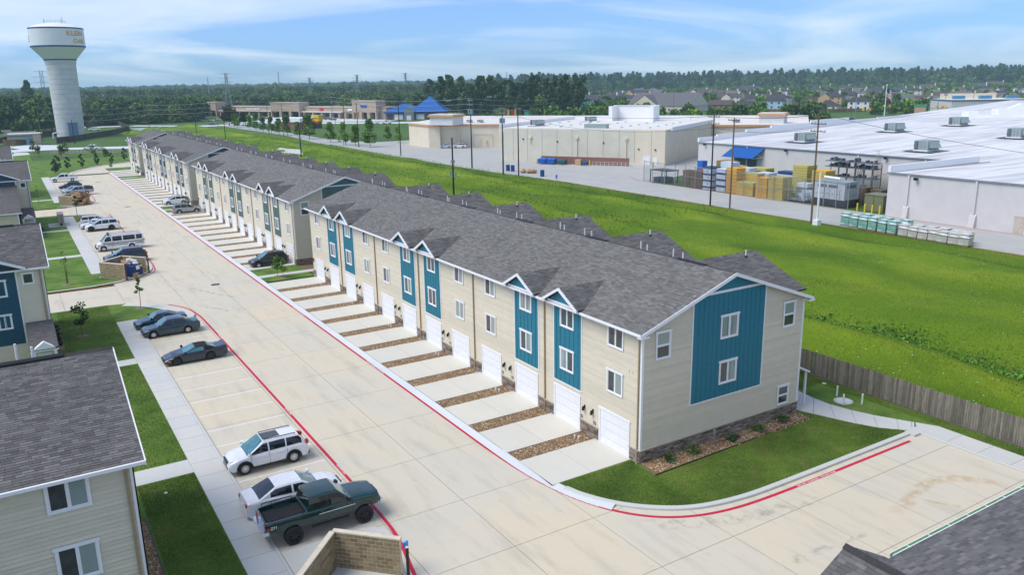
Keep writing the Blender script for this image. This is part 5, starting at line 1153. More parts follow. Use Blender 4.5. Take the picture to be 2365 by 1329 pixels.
# more goods filling the yard
for (x, y, w_, d_, h, lb, ms, ea) in ((90.4, 88.0, 1.6, 1.7, 3.4, 'dark brown crate stack beside the cart shelter', [DKB], .35), (92.4, 85.6, 2.0, 1.8, 4.0, 'brown crate stack behind the dark timber', [DKB, GLD2], .5), (93.2, 81.5, 3.0, 2.2, 4.6, 'white wrapped stack behind the blue white bales', [M_PLANKW], 1.1), (94.0, 77.6, 2.6, 2.2, 4.6, 'white stack behind the tallest golden stack', [M_PLANKW, GLD], 1.0), (96.0, 82.0, 3.0, 2.4, 4.2, 'gold board stack in the third row', [GLD], .5), (93.5, 69.8, 2.6, 2.2, 3.2, 'pale wrapped goods behind the golden stacks', [M_PLANKW, M_PLANKW, OLV], .7), (97.5, 76.0, 3.2, 2.4, 3.6, 'white boxes in the third row of the yard', [M_PLANKW], .6), (102.5, 74.0, 5.0, 2.4, 3.2, 'long low white bundle deep in the yard', [M_PLANKW, NAVYB], .6), (103.5, 82.5, 4.4, 2.6, 3.2, 'olive bundles deep in the yard', [OLV, DKB], .5), (93.4, 63.4, 2.4, 2.0, 2.4, 'grey wrapped machine crates beside the carts', [M_GALV, M_PLANKW], .8), (95.0, 60.6, 2.6, 1.8, 2.6, 'blue and white crates left of the generator', [M_PLANKW, MATS['blue_wrap']], .5)):
    stack(x, y, w_, d_, h, lb, ms, each=ea)
# generator
u = thing('generator', 'pale grey generator cabinet on a black tank inside the yard', 'generator', (91.6, 56, 0))
part('tank', MB().box(90.0, 52.6, .05, 93.8, 59.0, 1.25), M_BLACK, u); part('enclosure', MB().box(90.0, 52.8, 1.25, 93.8, 58.9, 4.1), plain('generator_white', (.52,.56,.59), .4), u); part('louvre', MB().box(89.97, 54.2, 3.2, 89.999, 56.0, 3.7).box(89.97, 56.4, 3.2, 89.999, 58.2, 3.7).box(90.6, 52.77, 3.2, 93.0, 52.799, 3.8), M_HVD, u)
part('cap', MB().box(89.9, 52.7, 4.1, 93.9, 59.0, 4.2), M_HVAC, u); part('exhaust', MB().tube((92.5, 55.6, 4.5), (92.5, 58.8, 4.6), .22, n=12), M_TRIM, u)
for y in (53.7, 54.7, 55.7, 56.7, 57.7): part('door_seam', MB().box(89.98, y, 1.4, 89.999, y+.05, 3.0).box(89.95, y+.4, 2.1, 89.99, y+.5, 2.3), M_HVD, u)
u = thing('power_cabinet', 'olive green electric cabinet behind the yellow bollards', 'cabinet', (92, 48, 0)); part('body', MB().box(90.9, 46.2, 0, 94, 49.6, 2.6), plain('cabinet_olive', (.17,.18,.09), .5), u); part('roof', MB().box(90.8, 46.1, 2.6, 94.1, 49.7, 2.72), MATS['cabinet_olive'], u); part('door_seam', MB().box(90.87, 47.9, .2, 90.899, 47.95, 2.5), M_BLACK, u); part('notice', MB().box(91.8, 46.17, 1.3, 92.3, 46.199, 2.0), M_TRIM, u)
for k, (x, y) in enumerate(((88.6, 49.2), (88.7, 47.9), (88.6, 46.5), (88.8, 45.3))): single('bollard', MB().lathe([(.12,0),(.12,1.35),(.07,1.45),(0,1.46)], 10), M_YEL, ['yellow bollard farthest from the grey wall corner', 'second yellow bollard before the olive cabinet', 'third yellow bollard before the olive cabinet', 'yellow bollard next to the grey wall corner'][k], 'bollard', (x, y, 0), group='yellow bollards at the olive cabinet')
# chain link fence
def mesh_mat():
    m, t_, b = base('chain_link', .5, .5); b.inputs['Base Color'].default_value = (.25,.28,.30,1)
    uv = N(t_, 'ShaderNodeTexCoord').outputs['UV']; s = N(t_, 'ShaderNodeSeparateXYZ'); t_.links.new(uv, s.inputs[0])
    a = math_(t_, 'PINGPONG', math_(t_, 'ADD', s.outputs[0], s.outputs[1]), .5); c = math_(t_, 'PINGPONG', math_(t_, 'SUBTRACT', s.outputs[0], s.outputs[1]), .5)
    k = math_(t_, 'MAXIMUM', math_(t_, 'LESS_THAN', a, .05), math_(t_, 'LESS_THAN', c, .05)); t_.links.new(k, b.inputs['Alpha']); return m
M_LINK = mesh_mat()
u = thing('chain_link_fence', 'tall chain link fence round the store yard', 'fence', (89, 80, 0))
fl = [(89.6, 103), (88.5, 99), (88.6, 95.3), (89.4, 93), (89.6, 90.2), (88.8, 86.5), (88.5, 82.8), (88.6, 78), (88.7, 73.7), (88.3, 69.7), (88.4, 66.4), (88.8, 63.3), (88.9, 60), (89.3, 56.3), (89.4, 53.9), (89.6, 51.7), (95.5, 53.4), (101.6, 55.3), (108, 56.5)]
for p in fl: part('fence_post', MB().tube((*p, 0), (*p, 4.5), .07, n=6), M_GALV, u)
part('rail', MB().path([(*p, 4.4) for p in fl], .045, 5).path([(*p, 2.2) for p in fl], .035, 5), M_GALV, u)
g = MB()
for a, b in zip(fl, fl[1:]): L = math.hypot(b[0]-a[0], b[1]-a[1]); g.face([(*a,.05),(*b,.05),(*b,4.4),(*a,4.4)], [(0,0),(L/.18,0),(L/.18,24),(0,24)])
part('chain_mesh', g, M_LINK, u)
t = thing('cart_shelter', 'dark cart shelter at the left corner of the yard', 'shelter', (92, 99, 0)); part('roof', MB().box(90, 96.2, 2.5, 93.6, 101.6, 2.65), M_BLACK, t); 
for x, y in ((90.1, 96.4), (90.1, 101.4), (93.4, 96.4), (93.4, 101.4)): part('leg', MB().box(x-.08, y-.08, 0, x+.08, y+.08, 2.5), M_BLACK, t)
part('bins', MB().box(90.6, 97, 0, 92.6, 98.8, 1.2).box(90.6, 99.2, 0, 92.6, 101, 1.0), plain('bin_teal', (.02,.06,.07), .5), t)
# palletised bags along the grass
M_BAGG = island('green_bags', [(0, (.16,.40,.31)), (.6, (.26,.52,.42)), (1, (.50,.62,.58))], .5, 'island'); M_BAGY = island('yellow_bags', [(0, (.50,.50,.52)), (.45, (.60,.58,.50)), (.7, (.52,.40,.07)), (1, (.68,.68,.68))], .5, 'island')
def bagpallet(mat, h):
    g = MB(); z = .14
    while z < h:
        for (cx_, cy_) in ((-.28, -.3), (.28, -.3), (-.28, .3), (.28, .3)):
            j = random.uniform(-.03, .03); n = len(g.v); a, b = .27+j, .31+j; zz = .075
            g.obox((cx_+j, cy_), random.uniform(-.06, .06), a, b, z+.02, z+zz*1.6)
        z += .135
    return g
PG = [bagpallet(M_BAGG, 1.72).mesh('bags', M_BAGG) for _ in range(2)]; PY = [bagpallet(M_BAGY, 1.45).mesh('bags', M_BAGY) for _ in range(2)]
PLT = MB().box(-.6, -.62, 0, .6, .62, .12).mesh('pallet', M_PICKET)
def wrap(h, seed): 
    g = MB(); rr = random.Random(seed); rows = []
    for i in range(5):
        rows.append([((-.66+.33*j), (-.68+.34*i), h-.06+(.10+.10*rr.random())*math.sin(math.pi*j/4)**.5*math.sin(math.pi*i/4)**.5-(.28 if i in (0, 4) or j in (0, 4) else 0)) for j in range(5)])
    g.grid(rows); return g.smooth(80)
greens = [(76.3, 42.2), (76.1, 40.6), (75.9, 38.9), (75.7, 37.2), (75.6, 35.6), (75.6, 34.1), (77.6, 39.6), (77.5, 38.0), (77.4, 36.3), (77.3, 33.4)]
yell = [(75.4, 32.3), (75.3, 30.8), (75.2, 29.3), (75.2, 27.9), (75.1, 26.5), (75.1, 25.1), (75.1, 23.7), (77.0, 31.2), (77.0, 29.5), (76.9, 27.6), (76.8, 25.9), (76.8, 24.6)]
ordw = ['first', 'second', 'third', 'fourth', 'fifth', 'sixth', 'seventh']
k = 0
for lst, PM, h, mt, nm in ((greens, PG, 1.8, M_BAG, 'green'), (yell, PY, 1.5, M_BAG, 'yellow and white')):
    for i, (x, y) in enumerate(lst):
        front = i < (6 if nm == 'green' else 7); j = i if front else i-(6 if nm == 'green' else 7)
        lb = '%s pallet of %s bags from the left, %s' % (ordw[j], nm.replace('yellow and white', 'yellow'), 'grass edge row' if front else 'row behind')
        t = thing('bag_pallet', lb, 'pallet', (x, y, .01), random.uniform(-.08, .08), 'pallets of bagged goods'); s_ = 1.08; t.scale = (s_, s_, 1.05*(1 if i % 3 else 1.05))
        for nm_, me in (('pallet', PLT), ('bags', PM[i % 2])):
            o = bpy.data.objects.new(nm_, me); COL.objects.link(o); o.parent = t
            if nm_ == 'bags': o['kind'] = 'stuff'
        part('cover', wrap(h-.1, i), mt, t, True)
# ------------------------------------------------------------------ vehicles
def interp(pts, x):
    if x <= pts[0][0]: return pts[0][1]
    for (a, ya), (b, yb) in zip(pts, pts[1:]):
        if x <= b:
            t = (x-a)/((b-a) or 1); t = t*t*(3-2*t)*.35+t*.65; return ya+(yb-ya)*t
    return pts[-1][1]
RIMC = {}
def wheel_mesh(r, wd, style, rimmat):
    key = (r, wd, style)
    if key in RIMC: return RIMC[key]
    ty = MB().lathe([(r*.62,-wd/2), (r*.93,-wd/2), (r,-wd*.36), (r,wd*.36), (r*.93,wd/2), (r*.62,wd/2), (r*.60,wd*.30), (r*.60,-wd*.3), (r*.62,-wd/2)], 28, axis='y').smooth(50)
    rm = MB(); rm.lathe([(r*.64,-wd*.44), (r*.585,-wd*.47), (r*.56,-wd*.36), (r*.56, wd*.3)], 28, axis='y')
    n = {'five': 5, 'ten': 10, 'eight': 8, 'six': 6}[style]
    for k in range(n):
        a = 2*math.pi*k/n; w0, w1 = ((.13, .20) if n == 5 else (.06, .085) if n == 10 else (.09, .11)); ca, sa = math.cos(a), math.sin(a)
        def P(rad, off, y): return (r*(rad*ca-off*sa), y, r*(rad*sa+off*ca))
        rm.face([P(.10,-w0,-wd*.40), P(.58,-w1,-wd*.44), P(.58,w1,-wd*.44), P(.10,w0,-wd*.40)][::1]); rm.face([P(.10,w0,-wd*.40), P(.58,w1,-wd*.44), P(.58,w1,-wd*.3), P(.10,w0,-wd*.3)]); rm.face([P(.58,-w1,-wd*.44), P(.10,-w0,-wd*.40), P(.10,-w0,-wd*.3), P(.58,-w1,-wd*.3)])
    rm.lathe([(0,-wd*.45), (r*.13,-wd*.44), (r*.16,-wd*.36)], 12, axis='y')
    dk = MB().lathe([(0, -wd*.2), (r*.6, -wd*.2)], 20, axis='y')
    RIMC[key] = (ty.mesh('tyre', M_TYRE), rm.mesh('rim', rimmat), dk.mesh('brake_disc', M_BLACK)); return RIMC[key]
def car(name, label, s, x, y, rot, mat, detail=2, group='parked cars', wheelmat=None):
    """s: dict of side profile. Local x forward, z up, origin on the ground at the centre"""
    t = thing(name, label, s.get('cat', 'car'), (x, y, 0.004), rot, group)
    L, Wd, H, r = s['L'], s['W']/2, s['H'], s['r']; xf, xr = s['xf'], s['xr']; lift = s.get('lift', 0)
    top = s['top']; zs = s['sill']; bed = s.get('bed')
    st = sorted(set([round(-L/2+L*i/56, 4) for i in range(57)] + [round(q+r*1.14*math.cos(math.pi*i/10), 4) for q in (xf, xr) for i in range(11)] + ([bed[0], bed[0]+.02, bed[1], bed[1]-.02] if bed else [])))
    def zb(x_):
        z = zs + (.10 if abs(x_) > L/2-.12 else .0)
        for q in (xf, xr):
            d = abs(x_-q)
            if d < r*1.15: z = max(z, r+math.sqrt(max(0, (r*1.15)**2-d*d))*1.0)
        return z
    def hw(x_):
        e = abs(x_)/(L/2); k = 1-.03*e**2-.13*max(0, (e-.80)/.20)**2.2
        return Wd*k
    rows = []
    for x_ in st:
        zt = interp(top, x_); b = min(zb(x_), zt-.10); w_ = hw(x_); mid = b+(zt-b)*.45; inbed = bed and bed[0] < x_ < bed[1]
        P = [(x_, 0, b), (x_, w_*.82, b), (x_, w_*.975, b+.04), (x_, w_, mid), (x_, w_*.985, zt-.16*(zt-b)), (x_, w_*.95, zt-.03)]
        if inbed: P += [(x_, w_*.93, zt), (x_, w_*.86, zt-.01), (x_, w_*.855, bed[2]), (x_, 0, bed[2])]
        else: P += [(x_, w_*.90, zt+.005), (x_, w_*.72, zt+.03), (x_, w_*.4, zt+.045), (x_, 0, zt+.05)]
        P += [(a, -b_, c) for a, b_, c in P[-2::-1]]
        rows.append(P)
    g = MB().grid(rows); g.face(rows[0]); g.face(rows[-1][::-1])
    body = part('body', g.smooth(38), mat, t, True)
    # cabin
    cb = s['cab']; zc0 = s['belt']; Wb = Wd*.93; Wr = Wd*cb.get('tumble', .74); x0, x1, x2, x3 = cb['x']  # rear base, rear top, front top, front base
    wins = cb['wins']
    xs_ = sorted(set([x0, x1, x2, x3] + [v for p in wins for v in p] + [x0+(x1-x0)*k/5 for k in range(6)] + [x2+(x3-x2)*k/6 for k in range(7)] + [x1+(x2-x1)*k/4 for k in range(5)]))
    prof = [(x0, interp(top, x0)-.02), (x1, H-.035), ((x1+x2)/2, H), (x2, H-.03), (x3, interp(top, x3)-.02)]
    def ht(x_):
        for (a, ya), (b, yb) in zip(prof, prof[1:]):
            if x_ <= b+1e-6: return ya+(yb-ya)*(x_-a)/((b-a) or 1)
        return prof[-1][1]
    fr = [0, .10, .5, .84, 1.0]
    crow = []
    for x_ in xs_:
        h = ht(x_); b = interp(top, x_)-.01; h = max(h, b+.005); k = hw(x_)/Wd
        P = []
        for f in fr:
            z = b+(h-b)*f; q = (z-zc0)/(H-zc0); P.append((x_, k*(Wb-(Wb-Wr)*max(0, q)**1.5), z))
        ye = P[-1][1]
        P[-1] = (x_, ye*.985, h-.012)
        P += [(x_, ye*.90, h+.012), (x_, ye*.5, h+.028), (x_, 0, h+.034)]
        crow.append(P)
    parts_ = {'cabin': MB(), 'windshield': MB(), 'rear_window': MB(), 'side_window': MB()}
    soft = s.get('softtop')
    def put(k, q, flip):
        m_ = parts_[k]; m_.face(q[::-1] if flip else q)
    for i in range(len(xs_)-1):
        xm = (xs_[i]+xs_[i+1])/2
        for j in range(7):
            k = 'cabin'
            if j in (1, 2) and any(a-1e-6 <= xm <= b+1e-6 for a, b in wins): k = 'side_window'
            if j in (5, 6) and x2+.03 < xm < x3-.06*1: k = 'windshield'
            if j in (5, 6) and x0+.05 < xm < x1-.05 and cb.get('rear', True): k = 'rear_window'
            A, B, C, D_ = crow[i][j], crow[i][j+1], crow[i+1][j+1], crow[i+1][j]
            mir = lambda p: (p[0], -p[1], p[2])
            if k == 'side_window':
                wi = next(i_ for i_, (a, b) in enumerate(wins) if a-1e-6 <= xm <= b+1e-6)
                for sd in (0, 1): parts_.setdefault(('side_window', sd, wi), MB())
                put(('side_window', 0, wi), [A, B, C, D_], False); put(('side_window', 1, wi), [mir(A), mir(B), mir(C), mir(D_)], True)
            elif k != 'cabin':
                put(k, [A, B, C, D_], False); put(k, [mir(A), mir(B), mir(C), mir(D_)], True)
            else: put(k, [A, B, C, D_], False); put(k, [mir(A), mir(B), mir(C), mir(D_)], True)
    part('cabin', parts_['cabin'].smooth(35), soft or mat, t, True)
    for k, m_ in (('windshield', M_WSHIELD), ('rear_window', M_AGLASS if not soft else M_WSHIELD)):
        if parts_[k].f: part(k, parts_[k], m_, t, True)
    for k in [k for k in parts_ if isinstance(k, tuple)]: part('side_window', parts_[k], M_AGLASS if not soft else M_WSHIELD, t, True)
    # wheels and dark underbody
    part('underbody', MB().box(-L/2+.25, -Wd*.80, zs+.03, L/2-.25, Wd*.80, zs+.30+lift*.3), M_DARK, t, True)
    ty, rm, dk = wheel_mesh(r, s.get('tw', .22), s.get('rim', 'five'), wheelmat or M_ALLOY)
    for q in (xf, xr):
        for sg in (1, -1):
            wv = bpy.data.objects.new('wheel', ty); COL.objects.link(wv); wv.parent = t; wv.location = (q, -sg*(Wd-s.get('tw', .22)/2+s.get('poke', -.02)), r); wv.rotation_euler = (0, 0, 0 if sg > 0 else math.pi)
            for nm_, me in (('rim', rm), ('brake_disc', dk)): o = bpy.data.objects.new(nm_, me); COL.objects.link(o); o.parent = wv
    if detail >= 1:
        for sg in (1, -1):
            hl = s.get('hl', (L/2-.30, .62, .16, .30)); part('headlight', MB().xprism([(hl[0]-.22, sg*Wd*.90, hl[1]+.02), (hl[0]+.16, sg*Wd*.70, hl[1]), (hl[0]+.16, sg*Wd*.70, hl[1]+hl[2]), (hl[0]-.28, sg*Wd*.925, hl[1]+hl[2]+.04)][::sg], (.07, -.0, 0)), M_LAMP, t, True)
            tl = s.get('tl', (-L/2+.06, .85, .24)); part('taillight', MB().xprism([(tl[0]-.045, sg*Wd*.60, tl[1]+.02), (tl[0]-.04, sg*Wd*.80, tl[1]), (tl[0]+.16, sg*Wd*.905, tl[1]+.03), (tl[0]+.12, sg*Wd*.60, tl[1]+.03)][::sg], (0, 0, tl[2]*.8)), M_REDL, t, True)
            mx_ = x3-.28; part('wing_mirror', MB().xprism([(mx_, sg*(Wd-.06), zc0+.02), (mx_+.20, sg*(Wd-.02), zc0+.06), (mx_+.14, sg*(Wd+.13), zc0+.10), (mx_+.02, sg*(Wd+.13), zc0+.10)][::-sg], (0, 0, .13)), s.get('mirrormat', mat), t, True)
        part('grille', MB().box(L/2-.07, -Wd*.42, hl[1]-.10, L/2+.012, Wd*.42, hl[1]+hl[2]*.9), M_BLACK, t, True)
        part('lower_grille', MB().box(L/2-.12, -Wd*.6, zs+.12, L/2+.010, Wd*.6, zs+.26), M_BLACK, t, True)
        if s.get('clad'):
            cl = MB()
            for q in (xf, xr):
                for sg in (1, -1):
                    ro_, ri_ = r*1.30, r*1.13; A_ = [math.pi*i/12 for i in range(-1, 14)]
                    for a, b in zip(A_, A_[1:]):
                        yy = sg*(Wd+.006); Q = [(q+ri_*math.cos(a), yy, r+ri_*math.sin(a)), (q+ro_*math.cos(a), yy, r+ro_*math.sin(a)), (q+ro_*math.cos(b), yy, r+ro_*math.sin(b)), (q+ri_*math.cos(b), yy, r+ri_*math.sin(b))]
                        cl.xprism(Q if sg > 0 else Q[::-1], (0, -sg*.05, 0))
            for sg in (1, -1): cl.box(xr+r*1.2, sg*(Wd-.03), zs-.01, xf-r*1.2, sg*(Wd+.008), zs+.12)
            cl.box(-L/2-.01, -Wd*.85, zs+.08, -L/2+.1, Wd*.85, zs+.28)
            part('cladding', cl, M_PLAST, t, True)
    if detail >= 2:
        dm = MB()
        for sg in (1, -1):
            for xd in s.get('seams', ()): dm.box(xd-.006, sg*(Wd*.975), zs+.10, xd+.006, sg*(Wd+.0015), zc0-.05)
        if dm.f: part('door_seam', dm, M_BLACK, t, True)
        for sg in (1, -1):
            for xd in s.get('handles', ()): part('door_handle', MB().box(xd-.09, sg*(Wd*.965), zc0-.17, xd+.09, sg*(Wd+.012), zc0-.13), s.get('handlemat', mat), t, True)
        if s.get('sunroof'): a, b = s['sunroof']; part('sunroof', MB().box(a, -Wr*.62, H-.01, b, Wr*.62, H+.043), M_AGLASS, t, True)
        part('licence_plate', MB().box(-L/2-.015, -.15, zs+.42, -L/2+.05, .15, zs+.56), M_TRIM, t, True)
    if s.get('rails'):
        for sg in (1, -1): part('roof_rail', MB().tube((x1+.15, sg*Wr*.88, H+.05), (x2-.1, sg*Wr*.88, H+.05), .022, n=6).tube((x1+.15, sg*Wr*.88, H-.02), (x1+.15, sg*Wr*.88, H+.05), .022, n=5).tube((x2-.1, sg*Wr*.88, H-.02), (x2-.1, sg*Wr*.88, H+.05), .022, n=5), s.get('railmat', M_BLACK), t, True)
    return t
def sedan(L=4.85, W_=1.85, H=1.46, wb=2.85, **k):
    f = L/2; xf = f-.86*L/4.85; xr = xf-wb
    d = dict(L=L, W=W_, H=H, r=.325, xf=xf, xr=xr, sill=.20, belt=.93, top=[(-f, .80), (-f+.10, .96), (-f+.9, 1.0), (0, .93), (f-1.35, .93), (f-.6, .80), (f-.15, .68), (f, .55)],
             cab=dict(x=(-f+.62, -f+1.55, .05+f*.12, f-1.22), tumble=.70, wins=((-f+1.25, -.22), (-.12, f-1.42))), seams=(-1.35, -.17, .95), handles=(-.75, .35), tl=(-f+.03, .72, .18), hl=(f-.34, .60, .13, .3)); d.update(k); return d
def suv(L=4.65, W_=1.88, H=1.68, wb=2.81, **k):
    f = L/2; xf = f-.88; xr = xf-wb
    d = dict(L=L, W=W_, H=H, r=.365, xf=xf, xr=xr, sill=.27, belt=1.08, top=[(-f, .62), (-f+.05, .98), (-f+.3, 1.10), (0, 1.06), (f-1.15, 1.05), (f-.55, .96), (f-.12, .80), (f, .62)],
             cab=dict(x=(-f+.06, -f+.58, .30, f-1.02), tumble=.74, wins=((-f+.42, -1.02), (-.94, -.02), (.06, f-1.25))), seams=(-1.0, .02, 1.05), handles=(-.62, .38), tl=(-f+.03, .95, .26), hl=(f-.34, .72, .16, .3), rails=True, clad=True, cat='suv'); d.update(k); return d
def pickup(L=5.8, W_=2.0, H=1.9, wb=3.65, crew=False, **k):
    f = L/2; xf = f-.95; xr = xf-wb; bs = -f+ (1.75 if crew else 2.05)
    d = dict(L=L, W=W_, H=H, r=.39, xf=xf, xr=xr, sill=.45, belt=1.18, top=[(-f, 1.12), (bs, 1.16), (f-1.55, 1.16), (f-.8, 1.12), (f-.1, 1.02), (f, .72)], bed=(-f+.09, bs-.05, .72),
             cab=dict(x=(bs-.02, bs+.16, f-2.25, f-1.50), tumble=.76, wins=((bs+.30, bs+.98), (bs+1.08, f-1.78))), seams=(bs+.18, bs+1.03, f-1.55), handles=(bs+.72, bs+1.3), tl=(-f+.02, .78, .30), hl=(f-.26, .80, .2, .3), cat='pickup'); d.update(k); return d
P_WH = paint('white_car_paint', (.76,.78,.80)); P_GRN = paint('dark_green_paint', (.003,.034,.028), .14, .15); P_TEAL = paint('teal_blue_paint', (.012,.055,.085), .22, .3); P_GREY = paint('blue_grey_paint', (.025,.055,.075), .22, .4)
P_DK = paint('dark_blue_grey_paint', (.012,.025,.036), .2, .3); P_BLK = paint('black_car_paint', (.008,.010,.013), .18, .1); P_SIL = paint('silver_paint', (.38,.40,.42), .25, .5); P_CHAR = paint('charcoal_paint', (.03,.036,.042), .25, .4); P_PALE = paint('pale_blue_grey_paint', (.42,.50,.58), .25, .3); P_NAVY = paint('navy_paint', (.01,.02,.07), .2, .2)
PI = math.pi
# green lifted pickup
s = pickup(5.85, 2.02, 2.12, 3.62, r=.46, tw=.34, poke=.07, rim='eight', lift=.3)
dz = .32
s['sill'] = .82; s['belt'] = 1.46; s['H'] = 2.14; s['top'] = [(a, b+.30) for a, b in s['top']]; s['bed'] = (s['bed'][0], s['bed'][1], 1.02); s['hl'] = (s['hl'][0], 1.08, .2, .3); s['tl'] = (s['tl'][0], 1.05, .32); s['mirrormat'] = M_BLACK
gt = car('pickup_truck', 'lifted dark green pickup with black wheels beside the near block wall', s, -17.55, 3.88, 0, P_GRN, 2, wheelmat=M_BLKRIM)
part('trim_strip', MB().box(-.35, -1.025, 1.20, 1.5, -1.008, 1.235).box(-.35, 1.008, 1.20, 1.5, 1.025, 1.235), M_CHROME, gt, True)
part('running_board', MB().box(-.75, -1.10, .62, 1.15, -.90, .68).box(-.75, .90, .62, 1.15, 1.10, .68), M_PLAST, gt, True)
part('front_bumper', MB().box(2.86, -.92, .82, 3.0, .92, 1.02), M_CHROME, gt, True); part('rear_bumper', MB().box(-3.08, -.90, .84, -2.90, .90, 1.02).box(-3.10, -.99, .84, -2.8, -.86, 1.02), M_CHROME, gt, True)
part('axle', MB().tube((s['xf'], -.85, .46), (s['xf'], .85, .46), .08).tube((s['xr'], -.85, .46), (s['xr'], .85, .46), .08).box(-2.6, -.45, .62, 2.6, -.3, .8).box(-2.6, .3, .62, 2.6, .45, .8), M_BLACK, gt, True)
for sg in (1, -1): part('bed_rail', MB().tube((-2.6, sg*.92, 1.56), (-1.1, sg*.92, 1.56), .025).tube((-2.6, sg*.92, 1.46), (-2.6, sg*.92, 1.56), .02).tube((-1.1, sg*.92, 1.46), (-1.1, sg*.92, 1.56), .02), M_BLACK, gt, True)
part('wheel_well', MB().box(s['xr']-.42, .62, 1.02, s['xr']+.42, .85, 1.22).box(s['xr']-.42, -.85, 1.02, s['xr']+.42, -.62, 1.22), P_GRN, gt, True); 
for k in range(9): part('bed_rib', MB().box(-2.78, -.66+k*.165, 1.02, -1.0, -.60+k*.165, 1.036), M_HVAC, gt, True)
V, F = text_mesh('Z71', .2, 0, True); g = MB(); g.v = [(-2.72+v.x, -1.0, 1.1+v.y) for v in V]; g.f = F; g.u = [None]*len(F); part('badge', g, M_TRIM, gt, True); part('badge', MB().box(-2.86, -1.003, 1.1, -2.73, -.99, 1.22), M_REDL, gt, True)
part('sticker', MB().lathe([(0,-1.0),(.085,-1.0)], 14, (0,0,0), 'y'), M_TRIM, gt, True)
[setattr(o, 'location', (-.62, .13, 1.64)) for o in gt.children if o.name.startswith('sticker')]
# the others in the near lot
car('white_sedan', 'white sedan between the white suv and the green pickup', sedan(5.15, 1.94, 1.54, 2.87, r=.34, sill=.2, belt=1.0, top=[(-2.575, .82), (-2.47, 1.05), (-1.7, 1.10), (0, 1.02), (1.2, 1.0), (1.9, .93), (2.4, .80), (2.575, .6)], tl=(-2.54, .80, .20)), -18.05, 6.9, 0, P_WH, 2)
x3 = suv(4.65, 1.88, 1.70, 2.81, rim='ten', sunroof=(-.75, .25)); car('white_suv', 'white suv with black sunroof, black arches and ten-spoke wheels', x3, -17.9, 12.42, PI, P_WH, 2)
ta = sedan(4.92, 1.88, 1.24, 2.57, r=.33, rim='five', sill=.17, belt=.84, softtop=plain('black_canvas', (.012,.012,.014), .9), top=[(-2.46, .78), (-2.36, .98), (-1.5, .93), (0, .86), (.95, .86), (1.6, .74), (2.2, .56), (2.46, .42)], tl=(-2.43, .68, .14), hl=(2.0, .50, .06, .3))
ta['cab'] = dict(x=(-1.62, -.95, .02, .98), tumble=.72, wins=((-.62, .72),)); ta['seams'] = (-.72, .92); ta['handles'] = (-.45,); ta['xf'] = 1.50; ta['xr'] = -1.07
c = car('black_convertible', 'dark convertible with closed black soft top and black wheels', ta, -17.65, 34.45, PI, P_DK, 2, wheelmat=M_BLKRIM)
part('spoiler', MB().xprism([(-2.42, -.80, 1.0), (-2.15, -.80, 1.02), (-2.38, -.80, 1.06)], (0, 1.6, 0)).box(-2.36, -.8, .9, -2.2, -.72, 1.02).box(-2.36, .72, .9, -2.2, .8, 1.02), P_DK, c, True)
part('hood_scoop', MB().xprism([(.9, -.42, .80), (1.75, -.30, .74), (1.75, -.30, .785), (.9, -.42, .90)], (0, .22, 0)).xprism([(.9, .20, .80), (1.75, .12, .74), (1.75, .12, .785), (.9, .20, .90)], (0, .22, 0)), P_DK, c, True)
part('marker_light', MB().box(2.0, .88, .40, 2.2, .925, .46).box(2.0, -.925, .40, 2.2, -.88, .46), M_ORANGE, c, True)
c = car('grey_sedan', 'blue grey sedan with silver five-spoke wheels near the planted tip', sedan(4.85, 1.85, 1.47, 2.89), -18.0, 43.25, PI, P_GREY, 2)
car('teal_sedan', 'older dark teal sedan, last in the near row by the walk', sedan(4.5, 1.70, 1.39, 2.62, r=.30), -18.4, 46.1, PI, P_TEAL, 2)
# middle lot
vn = dict(L=6.1, W=2.0, H=2.12, r=.37, tw=.22, rim='eight', xf=2.18, xr=-1.35, sill=.36, belt=1.28, top=[(-3.05, .7), (-2.98, 1.26), (2.0, 1.26), (2.35, 1.20), (2.85, 1.02), (3.05, .72)],
          cab=dict(x=(-3.02, -2.86, 1.62, 2.42), tumble=.82, wins=((-2.75, -2.0), (-1.85, -.35), (-.2, .98), (1.15, 1.95)), rear=True), seams=(1.08, 2.02), handles=(1.25,), tl=(-3.02, 1.0, .3), hl=(2.78, .74, .18, .3), cat='van')
v = car('passenger_van', 'long white passenger van with a black checkered band', vn, -16.75, 89.45, PI, P_WH, 2, wheelmat=M_ALLOY)
g = MB(); 
for sg in (1, -1):
    for k in range(60):
        for j in range(3):
            if (k+j) % 2: continue
            x_ = -2.85+k*.085; z_ = .97+j*.075; yy = sg*1.013; q = [(x_, yy, z_), (x_+.085, yy, z_), (x_+.085, yy, z_+.075), (x_, yy, z_+.075)]; g.face(q if sg < 0 else q[::-1])
part('checker_band', g, M_BLACK, v, True, kind='stuff'); part('side_stripe', MB().box(-.9, -1.012, .78, 1.7, -.99, .86).box(-2.9, -1.012, .78, -1.85, -.99, .86).box(-.9, .99, .78, 1.7, 1.012, .86).box(-2.9, .99, .78, -1.85, 1.012, .86), M_BLACK, v, True)
part('roof_rack', MB().tube((-2.7, .7, 2.2), (1.3, .7, 2.2), .03).tube((-2.7, -.7, 2.2), (1.3, -.7, 2.2), .03), plain('rust_brown_rail', (.20,.09,.06), .6), v, True); part('wind_deflector', MB().xprism([(1.35, -.8, 2.12), (1.55, -.8, 2.12), (1.3, -.8, 2.42)], (0, 1.6, 0)), M_BLACK, v, True)
part('turn_signal', MB().box(2.62, -.99, .84, 2.86, -.90, .98).box(2.62, .90, .84, 2.86, .99, .98), M_ORANGE, v, True); part('front_bumper', MB().box(2.86, -.95, .42, 3.12, .95, .62), M_PLAST, v, True)
